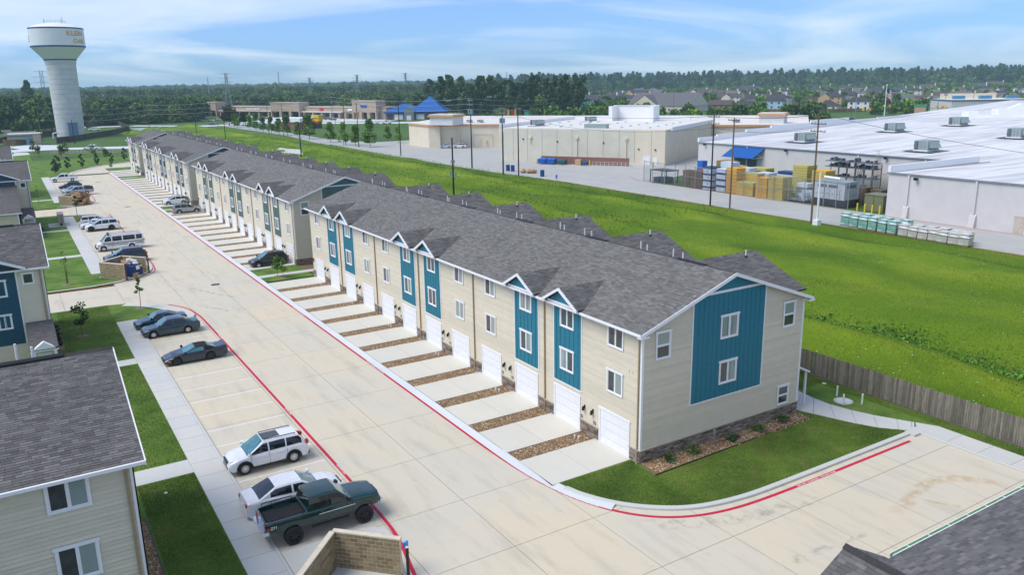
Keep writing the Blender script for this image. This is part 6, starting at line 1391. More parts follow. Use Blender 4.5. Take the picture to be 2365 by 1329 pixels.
ex = suv(5.0, 2.0, 1.78, 2.87, r=.385, rim='five'); car('white_suv', 'big white suv with black wheels facing the sidewalk', ex, -17.2, 108.1, PI, P_WH, 2, wheelmat=M_BLKRIM)
car('white_hatchback', 'small white car half hidden behind the big white suv', sedan(4.3, 1.75, 1.45, 2.6), -17.95, 111.0, PI, P_WH, 1)
car('white_suv', 'white suv parked nose out at the end of the middle car park', suv(4.7, 1.85, 1.66, 2.75, clad=False), -17.65, 114.0, 0, P_WH, 1)
car('dark_minivan', 'dark blue minivan mostly hidden behind the middle block enclosure', suv(5.1, 1.98, 1.76, 3.03, clad=False), -17.3, 79.6, PI, P_DK, 1)
# far lot
car('pickup_truck', 'white crew cab pickup alone at the far end of the car parks', pickup(5.9, 2.0, 1.95, 3.7, crew=True), -17.4, 190.2, PI, P_WH, 1)
car('charcoal_suv', 'charcoal suv beside the pale sedan in the far car park', suv(4.6, 1.85, 1.66, 2.7, clad=False), -17.3, 171.5, PI, P_CHAR, 1)
car('pale_sedan', 'pale blue grey sedan in the far car park', sedan(4.8, 1.83, 1.45, 2.8), -17.2, 164.6, PI, P_PALE, 1)
c = car('pickup_truck', 'pale silver pickup with a dark camper shell in the far car park', pickup(5.7, 1.95, 1.85, 3.4, crew=True), -16.6, 159.6, PI, P_SIL, 1)
part('camper_shell', MB().xprism([(-2.85, -.85, 1.15), (-1.1, -.85, 1.15), (-1.1, -.80, 1.85), (-2.7, -.80, 1.80)], (0, 1.7, 0)), M_AGLASS, c, True)
# on the drives
car('black_suv', 'black suv on the second row drive nearest the road gap', suv(4.68, 1.88, 1.72, 2.7, clad=False, rim='six', railmat=M_BLACK), -2.75, 66.25, PI, P_BLK, 2)
car('silver_suv', 'silver suv nose in at the last drive of the second row', suv(4.8, 1.9, 1.75, 2.86, rim='five'), -2.75, 118.3, 0, P_SIL, 1)
car('white_crossover', 'white crossover on the first drive of the third row', suv(4.5, 1.84, 1.66, 2.7, clad=False), -2.4, 131.0, PI, P_WH, 1, wheelmat=M_BLKRIM)
# elsewhere
c = car('pickup_truck', 'white pickup driving on the road behind the paddock fence', pickup(5.8, 2.0, 1.9, 3.6, crew=True), -1.6, 297, math.radians(150), P_WH, 1, 'cars on far roads'); c.scale = (1.15,)*3
c = car('blue_hatchback', 'blue grey hatchback parked at the cream shop wall', sedan(4.4, 1.8, 1.6, 2.6), 99.8, 216.6, math.radians(140), P_PALE, 1, 'cars by the shops')
c = car('white_suv', 'white suv parked at the cream shop wall', suv(4.7, 1.85, 1.7, 2.75, clad=False), 103.4, 213.4, math.radians(140), P_WH, 1, 'cars by the shops')
c0 = car('teal_car', 'dark teal car driving on the cross road past the grass', sedan(4.8, 1.8, 1.5, 2.8), *gp(492, 289)[:2], math.radians(-30), P_TEAL, 0, 'cars on far roads')
# simple far cars: copies
def farcar(px, py, mat, rot, label, kind=0):
    p = gp(px, py); s_ = [sedan(4.8, 1.85, 1.5, 2.8), suv(4.8, 1.9, 1.75, 2.8, clad=False, rails=False), pickup(5.8, 2.0, 1.9, 3.6, crew=True)][kind]
    return car(['far_sedan', 'far_suv', 'far_pickup'][kind], label, s_, p.x, p.y, rot, mat, 0, 'cars by the far shops')
A0 = math.radians(-48)
for (px, py, m_, k, lb) in ((427, 281, P_WH, 0, 'white car at the left end of the roadside row'), (441, 280, P_PALE, 0, 'pale car second in the roadside row'), (457, 280, P_PALE, 1, 'blue pale car third in the roadside row'), (472, 276, P_TEAL, 1, 'teal car fourth in the roadside row'), (488, 280, P_WH, 0, 'white car fifth in the roadside row'), (504, 279, P_SIL, 0, 'silver car at the right end of the roadside row'),
    (585, 273, P_WH, 1, 'white car before the salon end of the strip mall'), (610, 274, P_TEAL, 0, 'dark teal car before the strip mall'), (622, 274, P_PALE, 0, 'pale blue car before the strip mall'), (631, 275, P_WH, 0, 'white car at the strip mall porch'), (745, 272, P_NAVY, 0, 'navy car by the yellow roof sign'), (757, 277, P_DK, 2, 'dark pickup in front of the strip mall'), (769, 278, P_CHAR, 1, 'charcoal suv in front of the strip mall'), (786, 271, P_WH, 0, 'white car left of the white suv pair'), (798, 271, P_WH, 1, 'white suv under the strip mall canopy'),
    (893, 286, P_WH, 2, 'white car in front of the blue roofed shop'), (866, 286, P_WH, 0, 'white car left of the blue roofed shop'), (224, 275, P_PALE, 0, 'pale blue car among the trees right of the water tower'), (1845, 286, P_PALE, 1, 'silver suv on the street behind the orange portal'), (1967, 279, P_NAVY, 0, 'dark car entering the curved street'), (2030, 265, P_BLK, 0, 'black car waiting at the junction'), (1660, 276, P_WH, 1, 'white van behind the cream shops')):
    farcar(px, py, m_, A0+random.uniform(-.1, .1), lb, k)
farcar(210, 289, P_WH, math.radians(150), 'white pickup beyond the tower fence', 2); farcar(219, 302, P_WH, math.radians(160), 'white utility truck inside the tower fence', 2)
# ------------------------------------------------------------------ water tower
TX, TY = -1.3, 401.0
t = thing('water_tower', 'white water tower on a tall concrete shaft with gold lettering', 'water tower', (TX, TY, 0))
M_SHAFT = plain('shaft_concrete', (.56,.575,.57), .85, var=.12, nscale=.35); M_TANK = plain('tank_white', (.74,.76,.76), .4, var=.04, nscale=.2); M_TNAVY = plain('tank_navy_band', (.01,.05,.16), .4)
part('shaft_core', MB().lathe([(5.35,0),(5.25,33)], 48, (TX,TY,0)).smooth(), M_MORT if False else M_JOINT, t)
nb = 15; bh = 32.6/nb
def rad(z): return 5.8+.35*min(1, z/32)
for k in range(nb):
    z0, z1 = k*bh+.03, (k+1)*bh-.03; r0, r1 = rad(z0), rad(z1)
    part('shaft_ring', MB().lathe([(r0-.4,z0),(r0,z0),(r1,z1),(r1-.4,z1)], 48, (TX,TY,0)).smooth(), M_SHAFT, t)
g = MB(); g.lathe([(6.1,32.6),(6.35,33.2),(6.4,34.4)], 48, (TX,TY,0)).smooth(); part('collar', g, M_SHAFT, t)
RT = 11.2
part('cone', MB().lathe([(6.5,34.2),(6.7,35.0),(RT-.1,40.2)], 64, (TX,TY,0)).smooth(25), M_TANK, t)
part('navy_band', MB().lathe([(6.5,34.5),(6.72,34.5),(6.8,35.0),(6.5,35.0)], 64, (TX,TY,0)), M_TNAVY, t)
part('drum', MB().lathe([(RT-.1,40.2),(RT,40.3),(RT,48.4),(RT-.2,48.6)], 72, (TX,TY,0)).smooth(25), M_TANK, t)
part('navy_band', MB().lathe([(RT+.03,40.15),(RT+.06,40.2),(RT+.06,40.8),(RT+.01,40.8)], 72, (TX,TY,0)), M_TNAVY, t); part('navy_band', MB().lathe([(RT+.01,48.0),(RT+.06,48.0),(RT+.06,48.5),(RT-.1,48.6)], 72, (TX,TY,0)), M_TNAVY, t)
part('dome', MB().lathe([(RT-.1,48.5),(9.2,49.5),(6.0,50.4),(3,50.8),(0,50.95)], 64, (TX,TY,0)).smooth(60), plain('dome_white', (.78,.79,.76), .4, var=.03), t)
g = MB(); P_ = [(TX+4.4*math.cos(a), TY+4.4*math.sin(a), 51.7) for a in [2*math.pi*i/16 for i in range(17)]]
g.path(P_, .05, 4); [g.tube((p[0], p[1], 50.6), p, .04, n=4) for p in P_[:-1]]
part('rail', g, M_GALV, t); part('antenna', MB().tube((TX+3, TY-1, 50.6), (TX+3, TY-1, 53.6), .10, n=5).tube((TX-4.2, TY, 50.6), (TX-4.2, TY, 52.6), .12, n=5).tube((TX+2.4, TY-3, 50.6), (TX+2.4, TY-3, 52.4), .10, n=5), M_GALV, t)
M_GOLD = plain('gold_letters', (.78,.36,.04), .5)
def tank_text(s, ang0, z, size, mat, sp=1.0):
    V, F = text_mesh(s, size, 0, True); g = MB()
    for v in V: a = ang0+v.x*sp/(RT+.08); g.v.append((TX+(RT+.09)*math.cos(a), TY+(RT+.09)*math.sin(a), z+v.y))
    g.f = F; g.u = [None]*len(F); return part('lettering', g, mat, t)
av = math.atan2(CAM.y-TY, CAM.x-TX)
tank_text('KLEIN', av+math.radians(20), 45.0, 2.9, M_GOLD, 1.12); tank_text('OAK', av+math.radians(33), 41.8, 2.7, M_GOLD, 1.22)
for z, h in ((45.0, .5), (43.9, .5), (42.9, .5)): a = av-math.radians(83); part('lettering', MB().obox((TX+(RT+.02)*math.cos(a), TY+(RT+.02)*math.sin(a)), a, .06, .8, z-h, z), M_TNAVY, t)
a = av+math.radians(14); part('service_door', MB().obox((TX+6.62*math.cos(av+.16), TY+6.62*math.sin(av+.16)), av+.16, .25, 2.0, 0, 6.4), plain('door_blue', (.12,.22,.34), .5), t)
part('door_lintel', MB().obox((TX+6.6*math.cos(av+.16), TY+6.6*math.sin(av+.16)), av+.16, .32, 2.15, 6.41, 6.75), M_HVD, t)
single('overflow_pipe', MB().path([(0,0,0), (0,0,2.4), (1.5,.3,2.7), (2.6,.5,2.2)], .28, 8), M_TRIM, 'white bent overflow pipe at the left foot of the water tower', 'pipe', (gp(124, 321).x, gp(124, 321).y, 0))
# fence round the tower yard
def fence(pts, h, mat, label, name='board_fence', step=None):
    t = thing(name, label, 'fence', (*pts[0], 0)); g = MB()
    for a, b in zip(pts, pts[1:]):
        L = math.hypot(b[0]-a[0], b[1]-a[1]); n = max(1, int(L/(step or .6))); ang = math.atan2(b[1]-a[1], b[0]-a[0])
        for k in range(n): f = (k+.5)/n; g.obox((a[0]+(b[0]-a[0])*f, a[1]+(b[1]-a[1])*f), ang, L/n*.47, .04, .05, h+random.uniform(-.04, .04))
        part('fence_post', MB().obox(a, ang, .09, .09, 0, h+.1), mat, t)
    part('boards', g, mat, t, kind='stuff'); return t
def G2(*pp): return [tuple(gp(a, b))[:2] for a, b in pp]
fence(G2((132, 332), (172, 328), (215, 320), (262, 312), (298, 303), (298, 297)), 2.6, M_PICKETD, 'dark board fence curving right of the water tower'); fence(G2((298, 300), (275, 290), (256, 286)), 2.6, M_PICKETD, 'dark fence running back from the right bend'); fence(G2((256, 286), (225, 291), (199, 296)), 2.6, M_PICKETD, 'dark fence behind the tower yard on the right')
fence(G2((0, 331), (66, 326)), 2.4, M_PICKETD, 'dark fence before the long shed'); fence(G2((8, 335), (40, 335), (74, 334)), 2.2, M_PICKETB, 'brown board fence at the left of the tower gate'); fence(G2((78, 330), (92, 318), (131, 314)), 2.4, M_PICKETD, 'dark fence left of the tower foot')
t = thing('pump_house', 'grey roofed pump house left of the water tower', 'shed', (*gp(45, 330)[:2], 0)); p = gp(42, 328); g = MB()
part('wall', MB().box(p.x-5, p.y-2, 0, p.x+7, p.y+5, 2.8), M_CREAMW, t); g = MB(); slope(g, [(p.x-6, p.y-3, 2.8), (p.x+8, p.y-3, 2.8), (p.x+7, p.y+2, 4.4), (p.x-4, p.y+2, 4.4)]); part('roof', g, M_ROOF, t)
p = gp(82, 335); part('chlorine_hut', MB().box(p.x-.5, p.y+2, 0, p.x+2.6, p.y+6, 4.3), plain('pale_brick', (.45,.36,.27), .9), t); part('flat_roof', MB().box(p.x-9, p.y+1.5, 4.4, p.x+3, p.y+7, 4.7), M_TRIM, t); part('blue_door', MB().box(p.x-3, p.y+1.7, 0, p.x-.8, p.y+1.9, 2.9), MATS['door_blue'], t)
# three rail fence by the road
t = thing('ranch_fence', 'pale three rail fence on the lawn before the water tower', 'fence', (*gp(120, 358)[:2], 0)); a, b = gp(118, 357), gp(279, 354)
n = 18; ang = math.atan2(b.y-a.y, b.x-a.x)
for k in range(n+1): q = a.lerp(b, k/n); part('post', MB().obox(q, ang, .09, .09, 0, 1.55), plain('fence_cream', (.50,.45,.32), .7), t)
for z in (.4, .9, 1.4): part('rail', MB().obox(a.lerp(b, .5), ang, (b-a).length/2, .04, z, z+.16), MATS['fence_cream'], t)
# ------------------------------------------------------------------ poles, wires, pylons
def pole(px, py, tpx, tpy, label, mat=None, arms=1, xf=0, r=.16, base_=None):
    b = base_ or gp(px, py); h = 0
    d_ = (b-CAM); 
    # height from the survey picture
    lo, hi = 1, 90
    for _ in range(40):
        m_ = (lo+hi)/2; v = Vector((b.x, b.y, m_))-CAM; yy = 664.5-FPX*v.dot(up)/v.dot(fw)
        if yy > tpy: lo = m_
        else: hi = m_
    h = lo; t = thing('utility_pole', label, 'pole', (b.x, b.y, b.z), 0, 'utility poles'); mat = mat or M_WOODP
    lean = random.uniform(-.006, .006); part('shaft', MB().tube((0,0,-.3), (lean*h,0,h), r, r*.68, 10), mat, t, True)
    for k in range(arms):
        z = h-.4-k*1.1; part('crossarm', MB().box(-.06, -1.3, z-.07, .06, 1.3, z+.07), mat if mat is not M_BLKPOLE else M_GALV, t, True)
        for y_ in (-1.2, -.5, .6, 1.2): part('insulator', MB().tube((0, y_, z+.07), (0, y_, z+.3), .05, n=6), M_GALV, t, True)
    if xf:
        for sg in (-1, 1)[:xf]: part('transformer', MB().lathe([(0,h-3.8),(.34,h-3.8),(.34,h-2.7),(.25,h-2.6),(0,h-2.58)], 12, (0, sg*.65, 0)), M_XF, t, True)
        part('conduit', MB().tube((.25, 0, 0), (.25, 0, h*.62), .08, n=6), M_PVC, t, True)
    return t, Vector((b.x, b.y, h))
TOPS = {}
PL = [(1640, 475, 265, M_BLKPOLE, 2, 0, 'black pole at the grass edge before the blue awning'), (1685, 482, 272, None, 1, 0, 'brown pole just right of the black pole by the awning'), (1873, 517, 262, None, 3, 0, 'brown pole with crossarms beside the white vent pipe'),
      (1090, 389, 228, M_BLKPOLE, 2, 2, 'black pole with two transformers before the left shop wall'), (1162, 401, 247, M_BLKPOLE, 2, 2, 'black pole with transformers at the cream store corner'), (1198, 406, 247, M_BLKPOLE, 1, 0, 'plain black pole by the paper bales'),
      (926, 360, 243, M_BLKPOLE, 1, 0, 'black pole before the left end of the shop building'), (829, 340, 238, M_BLKPOLE, 1, 0, 'black pole among the young cypresses, right'), (799, 335, 238, None, 1, 0, 'brown pole among the young cypresses, right'), (656, 314, 240, None, 1, 0, 'brown pole in front of the strip mall centre'), (622, 312, 238, None, 1, 0, 'brown pole left of the strip mall centre'),
      (521, 320, 256, M_BLKPOLE, 1, 0, 'black pole standing behind the third row roofs'), (454, 308, 246, M_BLKPOLE, 0, 0, 'black pole standing behind the farthest row roofs'), (345, 295, 243, None, 2, 0, 'brown pole on the grass right of the water tower'), (98, 336, 248, None, 1, 0, 'brown pole left of the water tower door'),
      (504, 293, 236, None, 0, 0, 'thin brown pole by the roadside cars'), (490, 290, 236, None, 0, 0, 'thin brown pole left of the roadside dark tree'), (768, 276, 224, None, 1, 1, 'pale pole with transformer behind the yellow sign'), (1087, 300, 227, M_GALV, 1, 0, 'pale pole behind the shop roof'), (1965, 277, 190, None, 1, 0, 'brown pole at the right of the grass plot'), (2180, 262, 205, None, 1, 2, 'pole with blue transformers at the junction'), (2244, 262, 190, None, 1, 0, 'pole at the white roofed shop'), (1308, 265, 222, M_BLKPOLE, 1, 0, 'black pole behind the cream store roof'), (1722, 260, 215, None, 0, 0, 'thin pole among the suburb trees'),
      (173, 332, 276, M_BLKPOLE, 1, 0, 'short pole in front of the tower door'), (888, 272, 222, None, 1, 0, 'pole at the left of the blue roofed shop'), (846, 270, 224, None, 0, 0, 'thin pole at the stone tower of the strip mall'), (1555, 262, 210, None, 0, 0, 'thin pole behind the grey church roof')]
for px, py, ty, mt, ar, xf, lb in PL: t_, tp = pole(px, py, px, ty, lb, mt, ar, xf); TOPS[px] = tp
def fieldpole(px, py, ty, lb, h2=0):
    b = gp(px, py, -.1); t_, tp = pole(px, py, px, ty, lb, M_BLKPOLE, 0, 0, .2, b); TOPS[px] = tp; h = tp.z
    for sg in (-1, 1):
        part('arm', MB().tube((0,0,h*.30), (0,sg*1.2,h*.32), .04, n=5), M_GALV, t_, True)
        for y_ in (.85, 1.25): part('cutout', MB().tube((0,sg*y_,h*.30), (0,sg*y_,h*.30+1.1), .11, n=6), M_XF, t_, True)
    part('junction', MB().box(-.3, -.3, h*.55, .3, .3, h*.6), M_GALV, t_, True)
fieldpole(1048, 447, 317, 'thick black pole in the field behind the nearest row'); fieldpole(696, 362, 286, 'thick black pole in the field behind the second row')
single('vent_mast', MB().tube((0,0,0), (0,0,7.9), .16, .13, 10).box(-.45, -.45, 0, .45, .45, .8), M_TRIM, 'white mast on a concrete foot beside the brown pole', 'mast', (gp(1886, 520).x, gp(1886, 520).y, 0))
def wire(a, b, label, sag=.02, r=.03, off=(0,0,0), grp='overhead wires'):
    a, b = Vector(a)+Vector(off), Vector(b)+Vector(off); L = (b-a).length; pts = [a.lerp(b, i/14)-Vector((0,0,4*sag*L*(i/14)*(1-i/14))) for i in range(15)]
    g = MB(); g.path([p-a for p in pts], r, 4); return single('overhead_wire', g, M_XF if r > .03 else M_BLACK, label, 'wire', a, group=grp)
ch = [1873, 1640, 1198, 1162, 1090, 926, 829, 656, 622]
for i, (a, b) in enumerate(zip(ch, ch[1:])):
    A, B = TOPS[a], TOPS[b]
    for dy in (-1.1, 1.1): wire(A, B, 'thin wire strung along the poles at the grass edge', off=(0, dy*.2, -.2-.0*dy))
    wire(A, B, 'thin wire strung along the poles at the grass edge', off=(0, 0, -2.2), sag=.03)
wire(TOPS[1873], (TOPS[1873].x+4, TOPS[1873].y-46, 11), 'thin wire strung along the poles at the grass edge')
M_WPALE = plain('pale_cable', (.35,.42,.44), .4)
for z, o_ in ((0, 0), (-2.5, .4), (-5, .8)):
    for a, b in ((345, 504), (504, 768), (768, 1087), (98, 345), (1087, 1308)):
        w_ = wire(TOPS[a], TOPS[b], 'pale cable along the cross road poles', off=(o_, 0, z), r=.075, sag=.012, grp='pale cables along the cross road'); w_.data.materials[0] = M_WPALE
def pylon(px, py, ty, label, dist):
    v = gp(px, 320)-CAM; v.z = 0; v.normalize(); b = CAM+v*dist; b.z = 0
    q = Vector((b.x, b.y, 0))-CAM; h = 21.5+(py*0+((664.5-ty)/FPX)*0); lo, hi = 5, 160
    for _ in range(40):
        m_ = (lo+hi)/2; vv = Vector((b.x, b.y, m_))-CAM; yy = 664.5-FPX*vv.dot(up)/vv.dot(fw)
        if yy > ty: lo = m_
        else: hi = m_
    h = lo; g = MB(); s_ = h*.10; ang = YAW
    pts = []
    for zf, wf in ((0, 1), (.25, .72), (.5, .45), (.72, .25), (1, .22)): pts.append([(b.x+sx_*s_*wf, b.y+sy_*s_*wf, h*zf) for sx_, sy_ in ((-1,-1),(1,-1),(1,1),(-1,1))])
    rr_ = max(.10, dist*.00022)
    for i in range(4):
        for k in range(4): g.tube(pts[i][k], pts[i+1][k], rr_, n=4, caps=False); g.tube(pts[i][k], pts[i+1][(k+1) % 4], rr_*.7, n=4, caps=False); g.tube(pts[i][(k+1) % 4], pts[i+1][k], rr_*.7, n=4, caps=False)
    r_ = Vector((math.sin(YAW), -math.cos(YAW), 0))
    for zf, wd in ((.80, .14), (.89, .17), (.98, .13)): c = Vector((b.x, b.y, h*zf)); g.tube(c-r_*h*wd, c+r_*h*wd, rr_, n=4)
    return single('pylon', g, M_GALV, label, 'pylon', group='lattice pylons')
pylon(536, 0, 168, 'largest lattice pylon, left of the strip mall', 620); pylon(118, 0, 162, 'lattice pylon just left of the water tower', 520); pylon(725, 0, 179, 'lattice pylon above the trees left of centre', 900); pylon(833, 0, 172, 'lattice pylon left of the tall wood', 1000); pylon(943, 0, 168, 'distant lattice pylon near the tall wood', 1400); pylon(1852, 0, 158, 'faint lattice pylon on the right horizon', 1900)
for px, ty, d, lb in ((655, 165, 1500, 'thin radio mast left of centre on the horizon'), (494, 178, 1100, 'short radio mast on the left horizon'), (1173, 166, 1400, 'radio mast behind the tall wood'), (2050, 158, 2000, 'thin radio mast on the right horizon')):
    v = gp(px, 320)-CAM; v.z = 0; v.normalize(); b = CAM+v*d; vv = b.copy(); h = 21.5+(gp(px, 330)-CAM).length*0
    lo, hi = 5, 200
    for _ in range(40):
        m_ = (lo+hi)/2; q = Vector((b.x, b.y, m_))-CAM
        if 664.5-FPX*q.dot(up)/q.dot(fw) > ty: lo = m_
        else: hi = m_
    single('radio_mast', MB().tube((0,0,0), (0,0,lo), .7*d/1000, .4*d/1000, 5), M_GALV, lb, 'mast', (b.x, b.y, 0))
# street lamps of the shop car parks
def lotlamp(px, py, ty, lb):
    t_, tp = pole(px, py, px, ty, lb, M_BLKPOLE if py > 262 else M_GALV, 0, 0, .11); t_['category'] = 'street lamp'; t_['group'] = 'car park lamps'; t_.name = 'street_lamp'
    a_ = math.atan2(rt.y, rt.x); part('lamp_head', MB().obox((0,0), a_, 1.6, .25, tp.z, tp.z+.25), M_TRIM, t_, True)
for px, py, ty, lb in ((1037, 275, 233, 'street lamp right of the blue roof'), (1132, 272, 224, 'curved street lamp before the tall wood'), (1206, 272, 236, 'street lamp left of the colourful flags'), (691, 272, 257, 'street lamp before the strip mall porch'), (775, 288, 274, 'black street lamp near the yellow sign'), (1672, 285, 268, 'street lamp above the right shop roof'), (893, 300, 278, 'black lamp on the grass by the blue roof')): lotlamp(px, py, ty, lb)
# ------------------------------------------------------------------ strip mall
M_STM = plain('mall_stone', (.40,.31,.23), .9, var=.16, nscale=.8); M_STM2 = plain('mall_band', (.50,.40,.31), .9); M_CANO = plain('canopy_white', (.62,.62,.60), .6)
t = thing('strip_mall', 'long tan stone strip mall with dark windows behind the cypress row', 'shops', (*gp(690, 272)[:2], 0))
Pa, Pb = gp(485, 268), gp(893, 276); dv = (Pb-Pa); Lm = dv.length; dv.normalize(); nv = Vector((dv.y, -dv.x, 0)); 
if nv.dot(CAM-Pa) < 0: nv = -nv
am = math.atan2(dv.y, dv.x)
def mx(px):  # along-wall coordinate for a picture column
    d_ = gp(px, 300)-CAM; den = d_.x*dv.y-d_.y*dv.x; s_ = ((Pa.x-CAM.x)*d_.y-(Pa.y-CAM.y)*d_.x)/(dv.x*-d_.y+dv.y*d_.x)*1.0
    # solve CAM + u*d = Pa + s*dv
    A = np.array([[d_.x, -dv.x], [d_.y, -dv.y]]); bb = np.array([Pa.x-CAM.x, Pa.y-CAM.y]); return float(np.linalg.solve(A, bb)[1])
def wallbox(s0, s1, front, back, z0, z1, name, mat, par=None):
    c = Pa+dv*((s0+s1)/2)+nv*((front-back)/2); return part(name, MB().obox((c.x, c.y), am, (s1-s0)/2, (front+back)/2, z0, z1), mat, par or t)
S0, S1 = 0, Lm
wallbox(S0, S1, 0, 14, 0, 7.0, 'wall', M_STM); wallbox(S0-.3, S1+.3, .3, 14.3, 7.01, 7.5, 'parapet', M_STM2)
for a, b, h in ((482, 515, 10.2), (640, 706, 10.0), (827, 882, 11.2)): 
    sa, sb = mx(a), mx(b); tw_ = wallbox(sa, sb, 4, 4, 4.4, h, 'tower', M_STM); wallbox(sa-.3, sb+.3, 4.3, 4.3, h+.01, h+.5, 'tower_cap', M_STM2)
    n = 3 if b-a > 40 else 2
    for k in range(n+1): s_ = sa+(sb-sa)*k/n; wallbox(max(sa, s_-1.2), min(sb, s_+1.2), 4, -2.2, 0, 4.39, 'pier', M_STM)
for a, b in ((517, 638), (708, 800)): wallbox(mx(a), mx(b), 3.2, 0, 4.0, 4.6, 'canopy', M_CANO); 
k = 0
for a in list(range(520, 632, 22))+list(range(712, 798, 20))+[806]: wallbox(mx(a+3), mx(a+18), .15, 0, .3, 3.4, 'shop_window', M_GLASS); wallbox(mx(a)-.4, mx(a)+1.0, 2.8, 0, 0, 3.99, 'pier', M_STM)
for a, b in ((486, 512), (643, 672), (677, 703), (832, 850), (857, 878)): wallbox(mx(a), mx(b), .15, 0, .3, 3.9, 'shop_window', M_GLASS)
def shopsign(s, px, z, size, mat, front=.4, fr=0):
    V, F = text_mesh(s, size, 0, True); g = MB(); s0 = mx(px)
    for v in V: q = Pa+dv*(s0+v.x)+nv*(front+fr); g.v.append((q.x, q.y, z+v.y))
    g.f = F; g.u = [None]*len(F); part('sign_letters', g, mat, t)
shopsign('NAILS & HAIR SPA', 575, 5.2, 2.0, M_TRIM); shopsign('insurance', 628, 5.2, 1.6, M_TRIM)
wallbox(mx(847), mx(861), 4.25, 0, 7.4, 8.9, 'oval_sign', plain('sign_blue', (.01,.09,.4), .4)); wallbox(mx(742), mx(750), .5, 0, 5.0, 6.6, 'red_sign', plain('sign_red', (.6,.03,.03), .4)); wallbox(mx(807), mx(821), .5, 0, 5.0, 6.4, 'script_sign', M_TRIM)
# diner with yellow roof sign
t = thing('diner', 'small brick diner with a white roof and a yellow WAFFLE sign', 'diner', (*gp(680, 293)[:2], 0)); p = gp(682, 296)
part('wall', MB().obox(p, am, 10.5, 5, 0, 3.4), M_BRICK, t); part('fascia', MB().obox(p, am, 11, 5.5, 3.41, 5.4), M_TRIM, t); q = gp(733, 296); part('sign_tower', MB().obox(q, am, 3.2, 1.4, 3.6, 6.6), M_YEL, t); part('red_band', MB().obox(q, am, 2.6, 1.3, 2.6, 3.59), plain('sign_red', (.6,.03,.03), .4), t); part('entry', MB().obox(q, am, 2.4, 1.2, 0, 2.59), M_GLASS, t)
V, F = text_mesh('WAFFLE HOUSE', .78, 0, True); g = MB()
for v in V: c_ = q+dv*(v.x-2.95)*1+nv*1.45; g.v.append((c_.x, c_.y, 4.8+v.y))
g.f = F; g.u = [None]*len(F); part('sign_letters', g, M_BLACK, t)
# blue roofed tyre shop
t = thing('blue_roof_shop', 'shop with a bright blue hipped roof and grey gabled porch', 'shop', (*gp(950, 278)[:2], 0)); pa, pb = gp(888, 278), gp(1028, 276)
M_SHOPW = plain('shop_red_grey', (.22,.13,.12), .8); d2 = pb-pa; L2 = d2.length; d2.normalize(); n2 = Vector((d2.y, -d2.x, 0)); n2 = n2 if n2.dot(CAM-pa) > 0 else -n2; a2 = math.atan2(d2.y, d2.x)
def B2(s, d, z=0): q = pa+d2*s+n2*d; return Vector((q.x, q.y, z))
part('wall', MB().obox(B2(L2/2, -9), a2, L2/2-.8, 9, 0, 4.8), M_SHOPW, t)
def hip(s0, s1, d0, d1, z0, z1, ridge=None):
    g = MB(); A, B, C, D_ = B2(s0, d1, z0), B2(s1, d1, z0), B2(s1, d0, z0), B2(s0, d0, z0); w_ = (d1-d0)/2; r0, r1 = B2(s0+w_, (d0+d1)/2, z1), B2(s1-w_, (d0+d1)/2, z1)
    if s1-s0 <= 2*w_+.5: r0 = r1 = B2((s0+s1)/2, (d0+d1)/2, z1)
    for f in ([A, B, r1, r0], [C, D_, r0, r1]): g.face(f if (r0-r1).length > .1 else f[:3])
    g.face([B, C, r1]); g.face([D_, A, r0]); g.face([A, B, C, D_]); return g
part('roof', hip(0, L2*.62, -18.5, 1.2, 4.9, 9.6), M_BLUER, t); part('roof', hip(L2*.42, L2+1, -24, 1.6, 4.9, 14.0), M_BLUER, t); part('fascia', MB().obox(B2(L2/2, .6), a2, L2/2, .5, 4.1, 4.89), plain('fascia_navy', (.01,.05,.2), .5), t)
part('porch', MB().xprism([B2(L2*.34, 2.6, 0), B2(L2*.50, 2.6, 0), B2(L2*.50, 2.6, 6.0), B2(L2*.42, 2.6, 8.0), B2(L2*.34, 2.6, 6.0)], -n2*4), plain('porch_grey', (.20,.22,.23), .8), t); part('porch_door', MB().obox(B2(L2*.42, 2.75), a2, 1.4, .12, 0, 2.8), M_TRIM, t)
for s0, s1, m_ in ((.05, .14, M_GLASS), (.17, .31, M_TRIM), (.53, .66, M_TRIM), (.70, .84, M_GLASS)): part('bay', MB().obox(B2(L2*(s0+s1)/2, .08), a2, L2*(s1-s0)/2, .1, .3, 3.4), m_, t)
# colourful flags and shops behind the cream store
fl_ = plain('flag_red', (.55,.03,.03), .6); fy_ = plain('flag_yellow', (.7,.5,.02), .6)
for px, m_, lb in ((1165, fl_, 'leftmost red feather flag'), (1172, fy_, 'yellow feather flag beside the left red one'), (1182, fl_, 'red feather flag in the middle'), (1188, fy_, 'tall yellow feather flag'), (1224, fl_, 'red feather flag by the green kiosk'), (1256, fy_, 'rightmost yellow feather flag')):
    p = gp(px, 273); u = thing('feather_flag', lb, 'flag', (p.x, p.y, 0), 0, 'feather flags'); part('pole', MB().tube((0,0,0), (0,0,5.5), .06, n=5), M_GALV, u, True); part('cloth', MB().xprism([(0,0,1.2), (1.1*rt.x,1.1*rt.y,1.8), (1.3*rt.x,1.3*rt.y,4.6), (0.5*rt.x,.5*rt.y,5.6), (0,0,5.4)], (.05, .05, 0)), m_, u, True)
p = gp(1236, 272); t = thing('green_kiosk', 'small green and white kiosk behind the shop roof', 'kiosk', (p.x, p.y, 0)); part('wall', MB().obox((0,0), am, 6, 3, 0, 4.4), plain('kiosk_green', (.06,.30,.20), .6), t, True); part('sign', MB().obox((0,-3.4), am, 2, .4, 1.5, 3.6), M_TRIM, t, True); part('roof', MB().obox((0,0), am, 6.4, 3.4, 4.41, 4.9), M_HVD, t, True)
